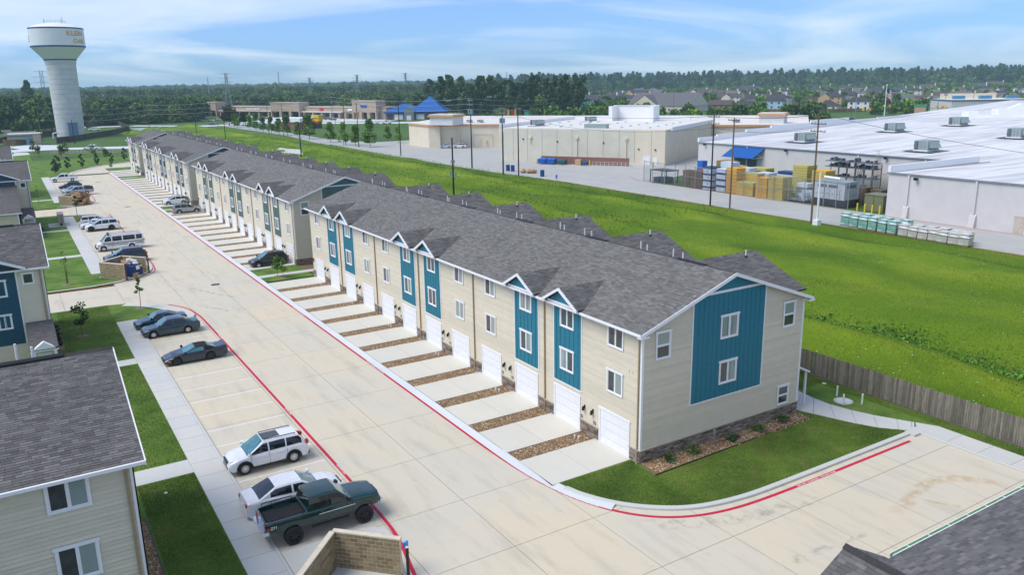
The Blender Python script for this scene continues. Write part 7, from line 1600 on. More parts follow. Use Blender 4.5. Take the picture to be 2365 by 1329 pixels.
p = gp(1360, 258); t = thing('car_wash', 'low blue car wash building behind the cream store', 'building', (p.x, p.y, 0)); part('wall', MB().obox((0,0), am, 20, 6, 0, 4), plain('wash_blue', (.02,.12,.26), .5), t, True); part('roof', MB().obox((3,0), am, 9, 7, 4.01, 7), plain('wash_teal', (.02,.16,.22), .5), t, True); part('window', MB().obox((-12,-6.3), am, 7, .2, 1.2, 3.2), M_TRIM, t, True)
# ------------------------------------------------------------------ suburb houses
HW = {'cream': plain('house_cream', (.60,.55,.45), .8), 'tan': plain('house_tan', (.48,.32,.18), .8), 'blue': plain('house_light_blue', (.34,.48,.58), .8), 'brick': plain('house_brick', (.24,.14,.10), .9), 'white': plain('house_white', (.66,.66,.64), .8)}
HR = {'grey': plain('roof_grey', (.12,.12,.125), .9, var=.15, nscale=.8), 'brown': plain('roof_brown', (.085,.065,.062), .9, var=.15, nscale=.8), 'dark': plain('roof_dark', (.05,.045,.055), .9, var=.15, nscale=.8), 'navy': plain('roof_navy', (.04,.06,.10), .9)}
def house(px, py, wpx, h2, wall, roof, label, hipf=True, chim=1, rot=None, gable=False):
    p = gp(px, py); dist = (p-CAM).length; w_ = wpx/FPX*dist; h = h2; d_ = w_*.62; a_ = (am if rot is None else rot)
    t = thing('house', label, 'house', (p.x, p.y, 0), a_, 'suburb houses beyond the stores'); sgn = 1
    wl = part('wall', MB().box(-w_/2, -d_/2, 0, w_/2, d_/2, h), HW[wall], t, True); o = .5; rz = h+d_*.30; g = MB(); e = w_/2+o; f = d_/2+o; r = (e-f*.9) if hipf else e
    A, B, C, D_ = (-e,-f,h), (e,-f,h), (e,f,h), (-e,f,h); r0, r1 = (-r,0,rz), (r,0,rz)
    g.face([A, B, r1, r0]).face([C, D_, r0, r1]).face([B, C, r1]).face([D_, A, r0]).face([D_, C, B, A]); rf = part('roof', g, HR[roof], t, True)
    if not hipf:
        for s_ in (-1, 1): part('gable_end', MB().xprism([(s_*(w_/2), -d_/2, h), (s_*(w_/2), d_/2, h), (s_*(w_/2), 0, rz-.3)], (s_*.62, 0, 0)), HW[wall], t, True)
    if gable:
        g = MB(); gw = w_*.22; cx_ = -w_*.2; gz = h+gw*.7; g.face([(cx_-gw-.3,-f-1.2,h), (cx_,-f-1.2,gz+.1), (cx_,0,gz+.1), (cx_-gw-.3,0,h)][::-1]).face([(cx_+gw+.3,-f-1.2,h), (cx_+gw+.3,0,h), (cx_,0,gz+.1), (cx_,-f-1.2,gz+.1)][::-1]); part('front_gable_roof', g, HR[roof], t, True)
        part('front_gable', MB().xprism([(cx_-gw,-f-1.0,0), (cx_+gw,-f-1.0,0), (cx_+gw,-f-1.0,h), (cx_,-f-1.0,gz), (cx_-gw,-f-1.0,h)], (0, 1.5, 0)), HW[wall], t, True)
    for k in range(chim): x = w_*(.32 if k == 0 else -.3); part('chimney', MB().box(x-.7, -.6, h, x+.7, .6, rz+1.6), HW['white'] if wall != 'brick' else HW['cream'], rf, True)
    n = max(2, int(w_/4.2))
    for fl in ((0, 1) if h > 4.5 else (0,)):
        for k in range(n):
            x = -w_/2+w_*(k+.5)/n; z = .9+fl*2.8
            if gable and abs(x+w_*.2) < w_*.22: continue
            part('window', MB().box(x-.6, -d_/2-.06, z, x+.6, -d_/2+.02, z+1.3), M_GLASS, t, True)
    return t
HL = [(1541,257,150,4.0,'cream','grey','large grey roofed hall among bushes behind the cream store',False,0,True),
 (1604,250,42,5.6,'cream','brown','two storey cream house right of the grey hall',True,1,False),(1617,226,46,5.6,'cream','brown','cream house with a steep gable above the grey hall',False,1,True),
 (1787,252,46,5.8,'blue','dark','light blue two storey house by the board fence',True,0,False),(1797,243,50,5.6,'cream','dark','cream house just behind the light blue one',True,1,False),(1920,240,48,5.8,'tan','dark','tan two storey house with a front gable',True,1,True),(1985,254,42,5.6,'white','dark','white grey two storey house behind the junction',True,0,False),
 (1912,254,44,2.8,'cream','dark','low dark roofed house in front of the tan one',True,0,False),(1851,254,40,2.8,'brick','dark','low dark house right of the light blue one',False,0,False),(1724,254,62,2.9,'brick','dark','long low dark house behind the fence',True,0,False),(1665,251,54,2.9,'brick','brown','long brown roofed low house',False,0,False),(1692,238,42,5.4,'cream','brown','cream gabled house above the long brown roof',False,1,True),
 (1282,252,50,2.8,'brick','dark','dark hipped house at the left end of the suburb',True,0,False),(1317,244,56,2.9,'cream','dark','dark roofed house behind the left end one',True,1,False),(1368,238,60,2.9,'tan','dark','dark roof house right of the car wash pole',True,0,True),(1387,247,54,2.9,'tan','dark','dark roof house just behind the car wash',True,0,True),(1408,234,58,3,'cream','dark','dark roof house with a white chimney above the car wash',True,1,False),(1425,226,44,3,'tan','dark','small gabled dark house in the suburb middle',True,1,True),(1455,235,44,3,'cream','dark','dark house left of the grey hall',True,1,False),(1469,226,44,5.4,'tan','dark','two storey dark roofed house above the left hall end',False,0,True),(1514,225,38,5.6,'tan','grey','tan gabled house right behind the grey hall',False,0,True),(1349,230,42,3,'cream','dark','dark house behind the left pair',True,1,False),(1326,213,34,3.4,'white','grey','pale roofed house high among the trees on the left',True,0,False),
 (1636,216,36,3,'cream','brown','pale gabled house above the two storey pair',False,0,False),(1660,225,60,3,'cream','brown','row house roof with white gables',True,1,True),(1724,214,46,5.2,'cream','dark','dark roofed house in the upper middle',True,1,False),(1745,212,30,5.2,'brick','navy','navy roofed house in the upper middle',True,0,False),(1809,222,26,5.6,'cream','dark','small house with white chimneys',True,2,True),(1802,203,22,3,'cream','brown','far small brown roofed house',True,0,False),
 (1883,212,28,3,'tan','dark','small house with pale chimney in the upper right',True,1,False),(1907,208,26,5,'tan','dark','two storey house high in the upper right',True,1,False),(1947,226,58,3.2,'brick','dark','broad dark grey roof behind the tan house',True,1,False),(1985,217,40,3,'cream','grey','grey hipped house left of the flag',True,1,False),(2022,216,44,3,'cream','dark','dark hipped house behind the flag',True,1,False),(2032,230,36,3,'brick','brown','brown roofed house just behind the flag pole',True,1,True),
 (2073,217,46,3.2,'brick','navy','navy roofed house right of the flag',True,1,False),(2068,226,32,3,'cream','grey','small grey gabled house right of the flag',False,1,False),(2140,210,46,3.4,'cream','brown','pale brown roof on the right slope',True,1,False),(2212,211,30,3,'tan','brown','small tan house on the right slope',True,1,True),(2262,204,34,3.2,'cream','navy','navy roof near the upper right edge',True,1,False),(2295,203,46,3.4,'brick','brown','brown roof near the upper right edge',True,1,False),(2275,222,48,3,'brick','grey','grey roofed brick house behind the white roofed shop',True,0,True)]
for (px, py, wpx, h, wl, rf, lb, hp, chm, gb) in HL: house(px, py, wpx, h, wl, rf, lb, hp, chm, None, gb)
fence(G2((1700, 258), (1800, 260), (1905, 260), (2000, 258)), 2.2, M_PICKETB, 'long brown board fence behind the grass plot', step=1.2); fence(G2((1395, 235), (1395, 236)), 1, M_PICKETB, 'brown fence stub') if False else None
# the many small roofs farther off
random.seed(33); FH = [(px, py) for (px, py, *_r_) in HL]; k = 0
for i in range(400):
    px, py = random.uniform(1255, 2375), random.uniform(197, 240)
    if py < 203 and px < 1900: continue
    if any(abs(px-a) < 26 and abs(py-b) < 7 for a, b in FH): continue
    FH.append((px, py)); k += 1; dist = (gp(px, py)-CAM).length
    if dist > 1450 or k > 75: continue
    wpx = random.uniform(13, 18)/dist*FPX
    house(px, py, wpx, random.choice((3.0, 3.2, 5.4)), random.choice(('cream', 'brick', 'tan', 'white', 'cream')), random.choice(('dark', 'brown', 'grey', 'dark', 'grey')), 'small dark roofed house among trees in the far suburb', random.random() < .7, random.choice((0, 1, 1)), am+random.choice((0, 0, .4, 1.57, -.5)), random.random() < .35)
random.seed(12)
# shops far right
t = thing('white_shop', 'pale flat roofed shop with blue roof units at the far right', 'shops', (*gp(2300, 262)[:2], 0)); a_, b_ = gp(2208, 266), gp(2400, 264)
dd = (b_-a_); Lk = dd.length; dd.normalize(); ak = math.atan2(dd.y, dd.x); c = a_+dd*Lk/2-Vector((dd.y, -dd.x, 0))*(-0)+fw*18; part('wall', MB().obox(c, ak, Lk/2, 16, 0, 7.5), M_SGREY, t); part('roof_edge', MB().obox(c, ak, Lk/2+.3, 16.3, 7.51, 8.1), M_HVD, t); part('roof', MB().obox(c, ak, Lk/2-.3, 15.7, 8.11, 8.2), M_MEMB2, t)
for k in range(3): q = c+dd*(-12+k*14); part('roof_unit', MB().obox(q, ak, 3, 1.5, 8.21, 10), plain('unit_blue', (.06,.22,.38), .5), t)
part('screen', MB().obox(c+fw*14, ak, Lk/2-6, .3, 8.2, 11), M_CREAMW, t)
# flag, signals, station sign
p = gp(2042, 268); t = thing('flag_pole', 'tall white flag pole with a striped national flag', 'flag', (p.x, p.y, 0)); lo = 8
for _ in range(200):
    q = Vector((p.x, p.y, lo))-CAM
    if 664.5-FPX*q.dot(up)/q.dot(fw) > 199: lo += .2
part('pole', MB().tube((0,0,0), (0,0,lo), .28, .16, 8).lathe([(0,lo),(.5,lo+.4),(0,lo+.9)], 8), M_TRIM, t, True)
r3 = Vector((rt.x, rt.y, 0)).normalized()
for k in range(13):
    rows = []
    for i in range(9): u = i/8; q = r3*(.3+u*3.4)+Vector((0,0,-u*u*3.2-u*1.2))+fw*math.sin(u*7)*.35; rows.append([(q.x, q.y, lo-.6-k*.40+q.z), (q.x, q.y, lo-.6-(k+1)*.40+q.z)])
    part('stripe', MB().grid(rows), plain('flag_crimson', (.5,.03,.05), .7) if k % 2 == 0 else M_TRIM, t, True)
rows = []
for i in range(5): u = i/8*.85; q = r3*(.3+u*3.4)+Vector((0,0,-u*u*3.2-u*1.2))+fw*(math.sin(u*7)*.35-.06); rows.append([(q.x, q.y, lo-.59+q.z), (q.x, q.y, lo-.6-2.8+q.z)])
part('canton', MB().grid(rows), M_TNAVY, t, True)
for px, py, ty, lb in ((2025, 262, 228, 'blue signal mast left of the flag'), (1974, 276, 226, 'blue signal mast left at the grass plot'), (2144, 266, 228, 'blue signal mast right of the flag'), (2164, 266, 230, 'blue signal mast nearest the station sign')):
    t_, tp = pole(px, py, px, ty, lb, M_XF, 0, 0, .22); t_.name = 'signal_mast'; t_['category'] = 'traffic signal'; t_['group'] = 'traffic signals'
    part('mast_arm', MB().tube((0,0,tp.z*.42), (r3.x*9, r3.y*9, tp.z*.46), .12, n=5), M_XF, t_, True)
    for k in (4, 7.5): part('signal_head', MB().obox((r3.x*k, r3.y*k), 0, .5, .5, tp.z*.40, tp.z*.40+1.5), M_YEL if k == 4 else M_ORANGE, t_, True)
p = gp(2124, 268); t = thing('station_sign', 'tan petrol station sign with a green top', 'sign', (p.x, p.y, 0)); part('body', MB().obox((0,0), am, 2.8, 1, 0, 5), plain('sign_tan', (.48,.30,.20), .7), t, True); part('top', MB().obox((0,0), am, 3.1, 1.2, 5.01, 6.0), plain('sign_green', (.02,.30,.15), .5), t, True); part('face', MB().obox((-.3,-1.1), am, 1.3, .2, 1.2, 4.6), M_TRIM, t, True)
# ------------------------------------------------------------------ trees and plants
LEAF_V = [(-.5,0,0),(.5,0,0),(.42,0,.55),(0,.06,1.0),(-.42,0,.55)]; LEAF_F5 = [(0,1,2,3,4)]
def leafmat(name, dk, md, lt, extra=.3, nsc=.25):
    return island(name, perobj=1, stops=[(0, dk), (.5, md), (.88, lt), (1, tuple(min(1, c*1.25) for c in lt))], rough=.7, src='island', extra=extra, spec=.25, nsc=nsc)
L_DEEP = leafmat('leaf_deep', (.03,.07,.024), (.055,.11,.036), (.10,.17,.055)); L_MID = leafmat('leaf_mid', (.05,.10,.02), (.09,.165,.032), (.16,.25,.05)); L_BRIGHT = leafmat('leaf_bright', (.06,.14,.014), (.12,.24,.025), (.19,.34,.04)); L_PALE = leafmat('leaf_pale', (.07,.11,.05), (.12,.17,.075), (.18,.23,.10)); L_PLUM = leafmat('leaf_plum', (.03,.03,.02), (.06,.05,.03), (.10,.08,.045))
M_BARK = plain('bark', (.11,.085,.065), .9, var=.3, nscale=6)
def crown_points(n, shape, seed, R=1.0, H=1.0, clumps=14):
    rg = np.random.default_rng(seed); C = []; 
    while len(C) < clumps:
        z = rg.uniform(0, 1); a = rg.uniform(0, 6.28)
        if shape == 'round': rmax = math.sqrt(max(0, 1-(2*z-1)**2))
        elif shape == 'cone': rmax = (1-z)**.8*(.4+.6*min(1, z*8))
        elif shape == 'column': rmax = .9*math.sin(math.pi*min(1, z*.9+.1))**.5
        elif shape == 'spread': rmax = math.sqrt(max(0, 1-(1.2*z-.2)**2)) if z < 1 else 0
        elif shape == 'pine': rmax = .30+.55*math.sin(math.pi*z)**.8 if z > .1 else .2
        r = rmax*math.sqrt(rg.uniform(.1, 1))*R*(.68 if shape in ('round', 'spread') else .85); C.append((r*math.cos(a), r*math.sin(a), z*H, rg.uniform(.30, .55)*(1 if shape in ('round', 'spread') else .8)))
    C = np.array(C); idx = rg.integers(0, len(C), n); d = rg.normal(size=(n, 3)); d /= np.linalg.norm(d, axis=1)[:, None]; rad_ = C[idx, 3]*rg.uniform(.72, 1.05, n)
    P = C[idx, :3]+d*rad_[:, None]*np.array([R, R, min(R, H*.55)]); P[:, 2] = np.maximum(P[:, 2], 0.0); return P, C, d
def crown_mesh(name, n, shape, seed, R, H, leaf, mat, clumps=14, z0=0.0, core=True):
    P, C, d = crown_points(n, shape, seed, R, H, clumps); rg = np.random.default_rng(seed+99); P[:, 2] += z0
    s = leaf*rg.uniform(.6, 1.3, n)
    me = scatter(name, LEAF_V, LEAF_F5, P, rg.uniform(0, 6.28, n), s, mat, tilt=rg.uniform(-1.4, 1.4, n))
    return me, C
def tree_proto(shape, seed, R, H, trunk_h, leaf, mat, n, clumps=14, tr=.12, multi=1):
    me, C = crown_mesh('crown', n, shape, seed, R, H, leaf, mat, clumps, trunk_h)
    g = MB(); rr = random.Random(seed)
    for k in range(multi):
        ox = rr.uniform(-.12, .12)*(multi > 1)*2; g.tube((ox*.4, 0, -.1), (ox, rr.uniform(-.1, .1), trunk_h+H*(.75 if shape in ('cone', 'pine', 'column') else .35)), tr, tr*.35, 7)
    for c in C[:8]: 
        zt = trunk_h+c[2]; g.tube((0, 0, max(trunk_h*.8, zt-R*.5)), (c[0]*.8, c[1]*.8, zt), tr*.35, tr*.12, 5)
    return me, g.mesh('trunk', M_BARK)
def plant(proto, x, y, label, cat='tree', s=1.0, grp=None, name='tree', z=0.05, sz=None):
    t = thing(name, label, cat, (x, y, z), random.uniform(0, 6.28), grp)
    t.scale = (s, s, sz or s)
    for nm_, me in (('crown', proto[0]), ('trunk', proto[1])): o = bpy.data.objects.new(nm_, me); COL.objects.link(o); o.parent = t
    return t
# young street trees
Y1 = tree_proto('round', 3, .75, 1.7, 1.1, .16, L_MID, 420, 9, .035); Y2 = tree_proto('column', 4, .42, 2.2, .9, .14, L_BRIGHT, 320, 9, .03, 2); YB = tree_proto('round', 8, .8, 1.5, 1.0, .17, L_BRIGHT, 380, 8, .03); Y0 = tree_proto('column', 6, .5, 2.2, 1.0, .13, L_MID, 90, 6, .04, 2)
M_MULCH = plain('mulch', (.20,.15,.10), .95, var=.3, nscale=8)
def mulch(t, r=.55): part('mulch', MB().lathe([(r, 0), (r*.8, .06), (.05, .10)], 14), M_MULCH, t, True)
for pr, x, y, s, lb in ((Y0, -24.6, 69.6, 1.15, 'thin leafless staked sapling left of the middle enclosure'), (Y1, -24.9, 46.5, 1.05, 'small round green tree in the lawn by the near lot tip'), (Y2, -19.1, 53.7, 1.0, 'slim twin stemmed sapling on the lawn tip by the cross drive'), (YB, -3.7, 59.3, .9, 'bright green sapling beside the black suv'), (YB, -3.4, 55.9+2.3, .85, 'bright green sapling nearer the first row'), (Y2, -19.4, 126.5, 1.1, 'slim sapling on the tip by the second cross drive'), (YB, -1.2, 188.3, 1.0, 'bright sapling in front of the farthest row'), (YB, -4.8, 212.3, .9, 'bright sapling at the road bend'), (Y0, -24.3, 150, 1.0, 'thin bare sapling behind the far enclosure'), (YB, -1.6, 123.4, .8, 'bright sapling between the silver and white cars')):
    t = plant(pr, x, y, lb, 'sapling', s, 'young trees along the road', 'sapling', .1); mulch(t)
SH1 = tree_proto('round', 21, 1.1, 1.2, .1, .22, L_BRIGHT, 500, 10, .03); SHP = tree_proto('round', 22, .9, 1.2, .1, .2, L_PLUM, 420, 9, .03)
plant(SH1, -26.2, 106, 'bright green shrub at the far left townhouse corner', 'shrub', 1.2, None, 'shrub'); plant(SHP, -26.2, 109.5, 'plum coloured shrub behind the bright green one', 'shrub', 1.2, None, 'shrub')
for x, lb in ((1.6, 'leftmost dark shrub in the gable gravel bed'), (3.5, 'second dark shrub in the gable gravel bed'), (6.6, 'middle dark shrub by the black spotlight'), (9.0, 'fourth dark shrub in the gable gravel bed'), (11.4, 'dark shrub nearest the rear corner')): plant(tree_proto('round', int(x*10), .5, .42, .0, .10, L_DEEP, 260, 6, .02), x, -.72, lb, 'shrub', 1.0, 'shrubs in the gable bed', 'shrub', .14)
for y in (44.5, 46, 47.5, 49, 50.5): plant(SHP, -26.8, y, 'small plum shrub in the bed beside the middle left townhouse', 'shrub', .38, 'plum shrubs in the left bed', 'shrub', .1)
# trees in the north paddock
YD = tree_proto('round', 31, 1.5, 2.8, 1.2, .3, L_DEEP, 600, 10, .08); YC = tree_proto('column', 33, .95, 3.6, .3, .28, L_DEEP, 500, 10, .06)
for pr, px, py, s, lb in ((YD, 90, 363, .8, 'dark round tree at the left of the paddock'), (YD, 143, 366, .88, 'dark round tree left of the white pickup'), (YB, 154, 362, 1.7, 'taller light green tree beside the dark one'), (YB, 217, 365, 1.5, 'thin green tree below the white pickup'), (YD, 246, 372, .82, 'dark round tree right of the white pickup'), (YC, 190, 388, 0.96, 'small column conifer left of the middle'), (YC, 158, 392, 0.88, 'small column conifer above the pickup lot'), (YC, 225, 382, 0.88, 'small column conifer right of the middle'), (YC, 258, 378, 0.80, 'small column conifer near the row end'), (YC, 289, 371, 0.96, 'small conifer by the last townhouse'), (YC, 128, 402, 0.96, 'left of the conifer pair by the car park'), (YC, 135, 397, 1.08, 'right of the conifer pair by the car park'), (Y1, 78, 360, 1.9, 'thin tree behind the left round tree')):
    p = gp(px, py); t = plant(pr, p.x, p.y, lb, 'tree', s, 'trees planted in the paddock', 'tree'); mulch(t, .9)
# cypress row along the store road
CY = [tree_proto('cone', 40+k, 2.6, 6.6, 1.2, .5, L_BRIGHT if k != 2 else L_MID, 900, 22, .10) for k in range(3)]
CYL = [(542,294,.95),(548,295,.85),(577,299,.95),(592,302,1.0),(608,305,.95),(627,308,.9),(645,311,.95),(664,313,1.15),(688,317,.85),(715,321,1.35),(764,329,1.0),(794,335,.95),(822,337,1.0),(855,340,1.15),(896,325,.75),(920,330,.7)]
nums = ['first', 'second', 'third', 'fourth', 'fifth', 'sixth', 'seventh', 'eighth', 'ninth', 'tenth', 'eleventh', 'twelfth', 'thirteenth', 'fourteenth', 'fifteenth', 'sixteenth']
for k, (px, py, s) in enumerate(CYL): p = gp(px, py); plant(CY[2] if k in (7, 9) else CY[k % 2], p.x, p.y, '%s young conical tree from the left in the row by the store road' % nums[k], 'tree', s, 'conical trees by the store road', 'cypress_tree')
DT = tree_proto('round', 50, 4.2, 6.5, 1.6, .9, L_PLUM, 900, 16, .2); p = gp(530, 290); plant(DT, p.x, p.y, 'dark bronze leaved tree before the left end of the strip mall', 'tree', 1.25, None); p = gp(562, 288); plant(DT, p.x, p.y, 'second bronze leaved tree before the strip mall', 'tree', .8, None)
# bigger trees: prototypes shared by near woods and the far forest
PR = {'oak': [tree_proto('spread', 60+k, 6.5, 9.5, 2.0, 1.25, [L_DEEP, L_MID, L_DEEP][k], 1100, 22, .35) for k in range(3)],
      'pale': [tree_proto('spread', 70+k, 6.2, 8.0, 1.6, 1.2, L_PALE, 1000, 20, .3) for k in range(2)],
      'pine': [tree_proto('pine', 80+k, 4.2, 15.0, 8.0, 1.25, L_DEEP, 1000, 20, .3) for k in range(2)],
      'bush': [tree_proto('round', 90+k, 3.0, 3.4, .3, .7, [L_BRIGHT, L_MID][k], 700, 12, .15) for k in range(2)]}
def tree_at(kind, px, py, s, lb, grp, z=0.0, sz=None):
    p = gp(px, py); pr = random.choice(PR[kind]) if isinstance(kind, str) else kind
    return plant(pr, p.x, p.y, lb, 'tree', s, grp, {'oak': 'broadleaf_tree', 'pale': 'broadleaf_tree', 'pine': 'pine_tree', 'bush': 'bush'}[kind], z, sz)
random.seed(21)
tree_at('oak', 246, 290, .62, 'rounded light green tree right of the water tower', None); tree_at('bush', 52, 312, 1.6, 'bright green tree in the dark wood left of the tower', None)
n_ind = 0
LB = {'a': ('dark tree in the wood behind the water tower', 'trees behind the water tower'), 'b': ('green tree in the wood behind the strip mall', 'trees behind the strip mall'), 'c': ('tall pine in the high wood right of the blue roof', 'pines of the high wood'), 'd': ('green garden tree among the suburb houses', 'garden trees among the houses'), 'e': ('green bush behind the cream store', 'bushes behind the cream store')}
def band(x0, x1, n, y0, y1, kinds, s0, s1, key):
    for i in range(n):
        px = x0+(x1-x0)*(i+random.random())/n; k = random.choice(kinds); tree_at(k, px, random.uniform(y0, y1), random.uniform(s0, s1), LB[key][0], LB[key][1])
band(-15, 135, 26, 290, 308, ['oak'], .9, 1.35, 'a'); band(195, 480, 34, 262, 280, ['oak', 'oak', 'oak'], .8, 1.15, 'a'); tree_at('pine', 74, 268, 1.25, 'tall dark pine rising left of the water tower', None)
band(470, 905, 40, 240, 262, ['oak', 'pale', 'pale'], .8, 1.15, 'b')
band(972, 1345, 88, 250, 274, ['pine', 'oak', 'pine'], .82, 1.1, 'c')
band(1350, 1480, 9, 206, 212, ['pine', 'oak'], 1.0, 1.4, 'c')
band(1255, 1500, 22, 224, 262, ['bush', 'bush'], .7, 1.1, 'd'); band(1560, 2370, 70, 212, 258, ['bush'], .6, 1.15, 'd')
for (px, py, s) in ((1335, 268, .9), (1368, 270, .95), (1500, 266, .9), (1525, 270, 1.2), (1555, 268, 1.0), (1580, 268, 1.0), (1605, 272, .9), (1640, 270, 1.0), (1670, 268, .8), (1732, 268, 1.3), (1060, 280, .9), (1128, 276, 1.0), (1145, 278, .8), (1830, 292, .8), (1290, 266, .8), (2060, 265, 1.0), (1410, 262, 1.2), (1440, 262, 1.3)): tree_at('bush', px, py, s, LB['e'][0], LB['e'][1])
# the rest of the forest to the horizon, instanced over the hills
def wood(name, pts, protos, seed, smin, smax):
    me = bpy.data.meshes.new(name); me.from_pydata([tuple(p) for p in pts], [], []); o = bpy.data.objects.new(name, me); COL.objects.link(o); o['kind'] = 'stuff'
    ng = bpy.data.node_groups.new(name, 'GeometryNodeTree'); ng.interface.new_socket('Geometry', in_out='INPUT', socket_type='NodeSocketGeometry'); ng.interface.new_socket('Geometry', in_out='OUTPUT', socket_type='NodeSocketGeometry')
    gi = N(ng, 'NodeGroupInput'); go = N(ng, 'NodeGroupOutput'); jn = N(ng, 'GeometryNodeJoinGeometry'); idx = N(ng, 'GeometryNodeInputIndex')
    for k, ob in enumerate(protos):
        mp_ = N(ng, 'GeometryNodeMeshToPoints'); md = N(ng, 'ShaderNodeMath', operation='MODULO'); ng.links.new(idx.outputs[0], md.inputs[0]); md.inputs[1].default_value = len(protos)
        cp = N(ng, 'FunctionNodeCompare', data_type='FLOAT', operation='EQUAL'); ng.links.new(md.outputs[0], cp.inputs[0]); cp.inputs[1].default_value = k; cp.inputs['Epsilon'].default_value = .3
        ng.links.new(gi.outputs[0], mp_.inputs['Mesh']); ng.links.new(cp.outputs[0], mp_.inputs['Selection'])
        oi = N(ng, 'GeometryNodeObjectInfo'); oi.inputs['Object'].default_value = ob; oi.inputs['As Instance'].default_value = True; oi.transform_space = 'ORIGINAL'
        ip = N(ng, 'GeometryNodeInstanceOnPoints'); ng.links.new(mp_.outputs[0], ip.inputs['Points']); ng.links.new(oi.outputs['Geometry'], ip.inputs['Instance'])
        rs = N(ng, 'FunctionNodeRandomValue', data_type='FLOAT'); rs.inputs[2].default_value = smin; rs.inputs[3].default_value = smax; rs.inputs['Seed'].default_value = seed+k
        rv = N(ng, 'FunctionNodeRandomValue', data_type='FLOAT_VECTOR'); rv.inputs[0].default_value = (0,0,0); rv.inputs[1].default_value = (0,0,6.28); rv.inputs['Seed'].default_value = seed+7+k
        ng.links.new(rs.outputs[1], ip.inputs['Scale']); ng.links.new(rv.outputs[0], ip.inputs['Rotation']); ng.links.new(ip.outputs[0], jn.inputs[0])
    ng.links.new(jn.outputs[0], go.inputs[0]); md_ = o.modifiers.new('trees', 'NODES'); md_.node_group = ng; return o
def hillz(r, a): return Z0-.5+max(0, (r-1200)/2800*12)*hf(a)
crowns = {}
for o in COL.objects:
    if o.name.startswith('crown') and o.parent: crowns.setdefault(o.data.name, o)
def cr_(kind): return [crowns[p[0].name] for p in PR[kind] if p[0].name in crowns]
def ring(r0, r1, a0, a1, n, rg, keep=None):
    out = []
    while len(out) < n:
        r = math.sqrt(rg.uniform(r0*r0, r1*r1)); a = rg.uniform(a0, a1); x, y = CAM.x+r*math.cos(a), CAM.y+r*math.sin(a)
        if keep and not keep(x, y, r, a): continue
        out.append((x, y, hillz(r, a)))
    return out
aL, aR = math.radians(97), math.radians(19); rg = np.random.default_rng(5)
def pxcol(a): return 1182.5+FPX*math.tan(YAW-a)
def clear(x, y, r, a):
    px = pxcol(a)
    if 1240 < px < 2500: return False
    if px < 480: return r > 560
    return r > 700
P1 = ring(480, 1100, aR, aL, 5200, rg, clear); P2 = ring(1100, 2300, YAW-.05, aL, 6000, rg); P4 = ring(1150, 2400, aR, YAW+.02, 5200, rg, lambda x, y, r, a: r > (1560 if pxcol(a) > 1480 else 1400))
HP = [((o.location.x-CAM.x), (o.location.y-CAM.y)) for o in COL.objects if o.name.startswith('house') and o.parent is None]
HP = [(math.hypot(*h), math.atan2(h[1], h[0])) for h in HP]
def garden(x, y, r, a):
    px = pxcol(a)
    if not 1240 < px < 2500: return False
    if r < (430 if px < 1900 else 520): return False
    for hr, ha in HP:
        w_ = .012 if hr < 700 else .009
        if abs(a-ha) < w_ and hr-110 < r < hr+14: return False
    return True
P5 = ring(430, 1650, aR, YAW+.02, 1050, rg, garden); P3 = ring(2300, 6500, aR, aL, 15000, rg)
wood('mixed_woodland', P1, cr_('oak')[:2]+cr_('pale')[:2], 3, .6, 1.05); wood('suburb_trees', P5, cr_('bush')[:2], 41, 1.1, 2.0); wood('tall_forest', P4, cr_('oak')[:2]+cr_('pine')[:1]+cr_('pale')[:1], 29, .75, 1.6); wood('distant_forest', P2, cr_('oak')[:3]+cr_('pale')[:1], 11, .65, 1.55); wood('horizon_forest', P3, cr_('oak')[:2], 17, .9, 2.1)
# ------------------------------------------------------------------ grass
BL_V = [(-.5,0,0),(.5,0,0),(.12,.35,1.0)]; BL_F = [(0,1,2)]
def grass(name, regions, dens, h, wd, mat, zf=lambda x, y: .105, seed=1, thin=None):
    rg = np.random.default_rng(seed); X = []; Y = []
    for (x0, y0, x1, y1, k) in regions: n = int((x1-x0)*(y1-y0)*dens*k); X.append(rg.uniform(x0, x1, n)); Y.append(rg.uniform(y0, y1, n))
    x = np.concatenate(X); y = np.concatenate(Y)
    if thin is not None: m = thin(x, y, rg); x, y = x[m], y[m]
    z = np.array([zf(a, b) for a, b in zip(x, y)]); n = len(x); s = np.column_stack([wd*rg.uniform(.6, 1.4, n), h*rg.uniform(.2, .8, n), h*rg.uniform(.5, 1.3, n)])
    me = scatter(name, BL_V, BL_F, np.column_stack([x, y, z]), rg.uniform(0, 6.28, n), s, mat); o = bpy.data.objects.new(name, me); COL.objects.link(o); o['kind'] = 'stuff'; o['label'] = 'short green grass' ; return o
def inpoly(P, x, y):
    c = np.zeros(len(x), bool); n = len(P)
    for i in range(n):
        x1, y1 = P[i]; x2, y2 = P[(i+1) % n]; m = ((y1 > y) != (y2 > y)); xi = (x2-x1)*(y-y1)/((y2-y1) if y2 != y1 else 1e-9)+x1; c ^= m & (x < xi)
    return c
PL1 = [(-5.25, .66), *offs(KRc, .36), (16.9, -5.9), (15.6, -4.6), (14.65, -2.6), (13.65, -.1), (13.45, -1.25), (-.3, -1.65), (-.2, .5)]
grass('lawn_blades', [(-5.3, -6.3, 17, .7, 1)], 1200, .055, .03, M_BLADE, seed=2, thin=lambda x, y, r: inpoly(PL1, x, y))
grass('lawn_blades', [(18.95, -12, 19.9, 8, 1), (16.9, 2.4, 19.9, 12, .8), (-24.85, -6, -21.85, 13.2, 1), (-25, 15.3, -21.85, 35.5, .5), (-26.4, 37.2, -21.85, 56.8, .35)], 1000, .055, .03, M_BLADE, seed=3)
def fz(x, y): return Z0+ditch(x, y)-.02
def fthin(x, y, r): 
    d = np.hypot(x-CAM.x, y-CAM.y); return r.random(len(x)) < np.clip((60/d)**2, .03, 1)
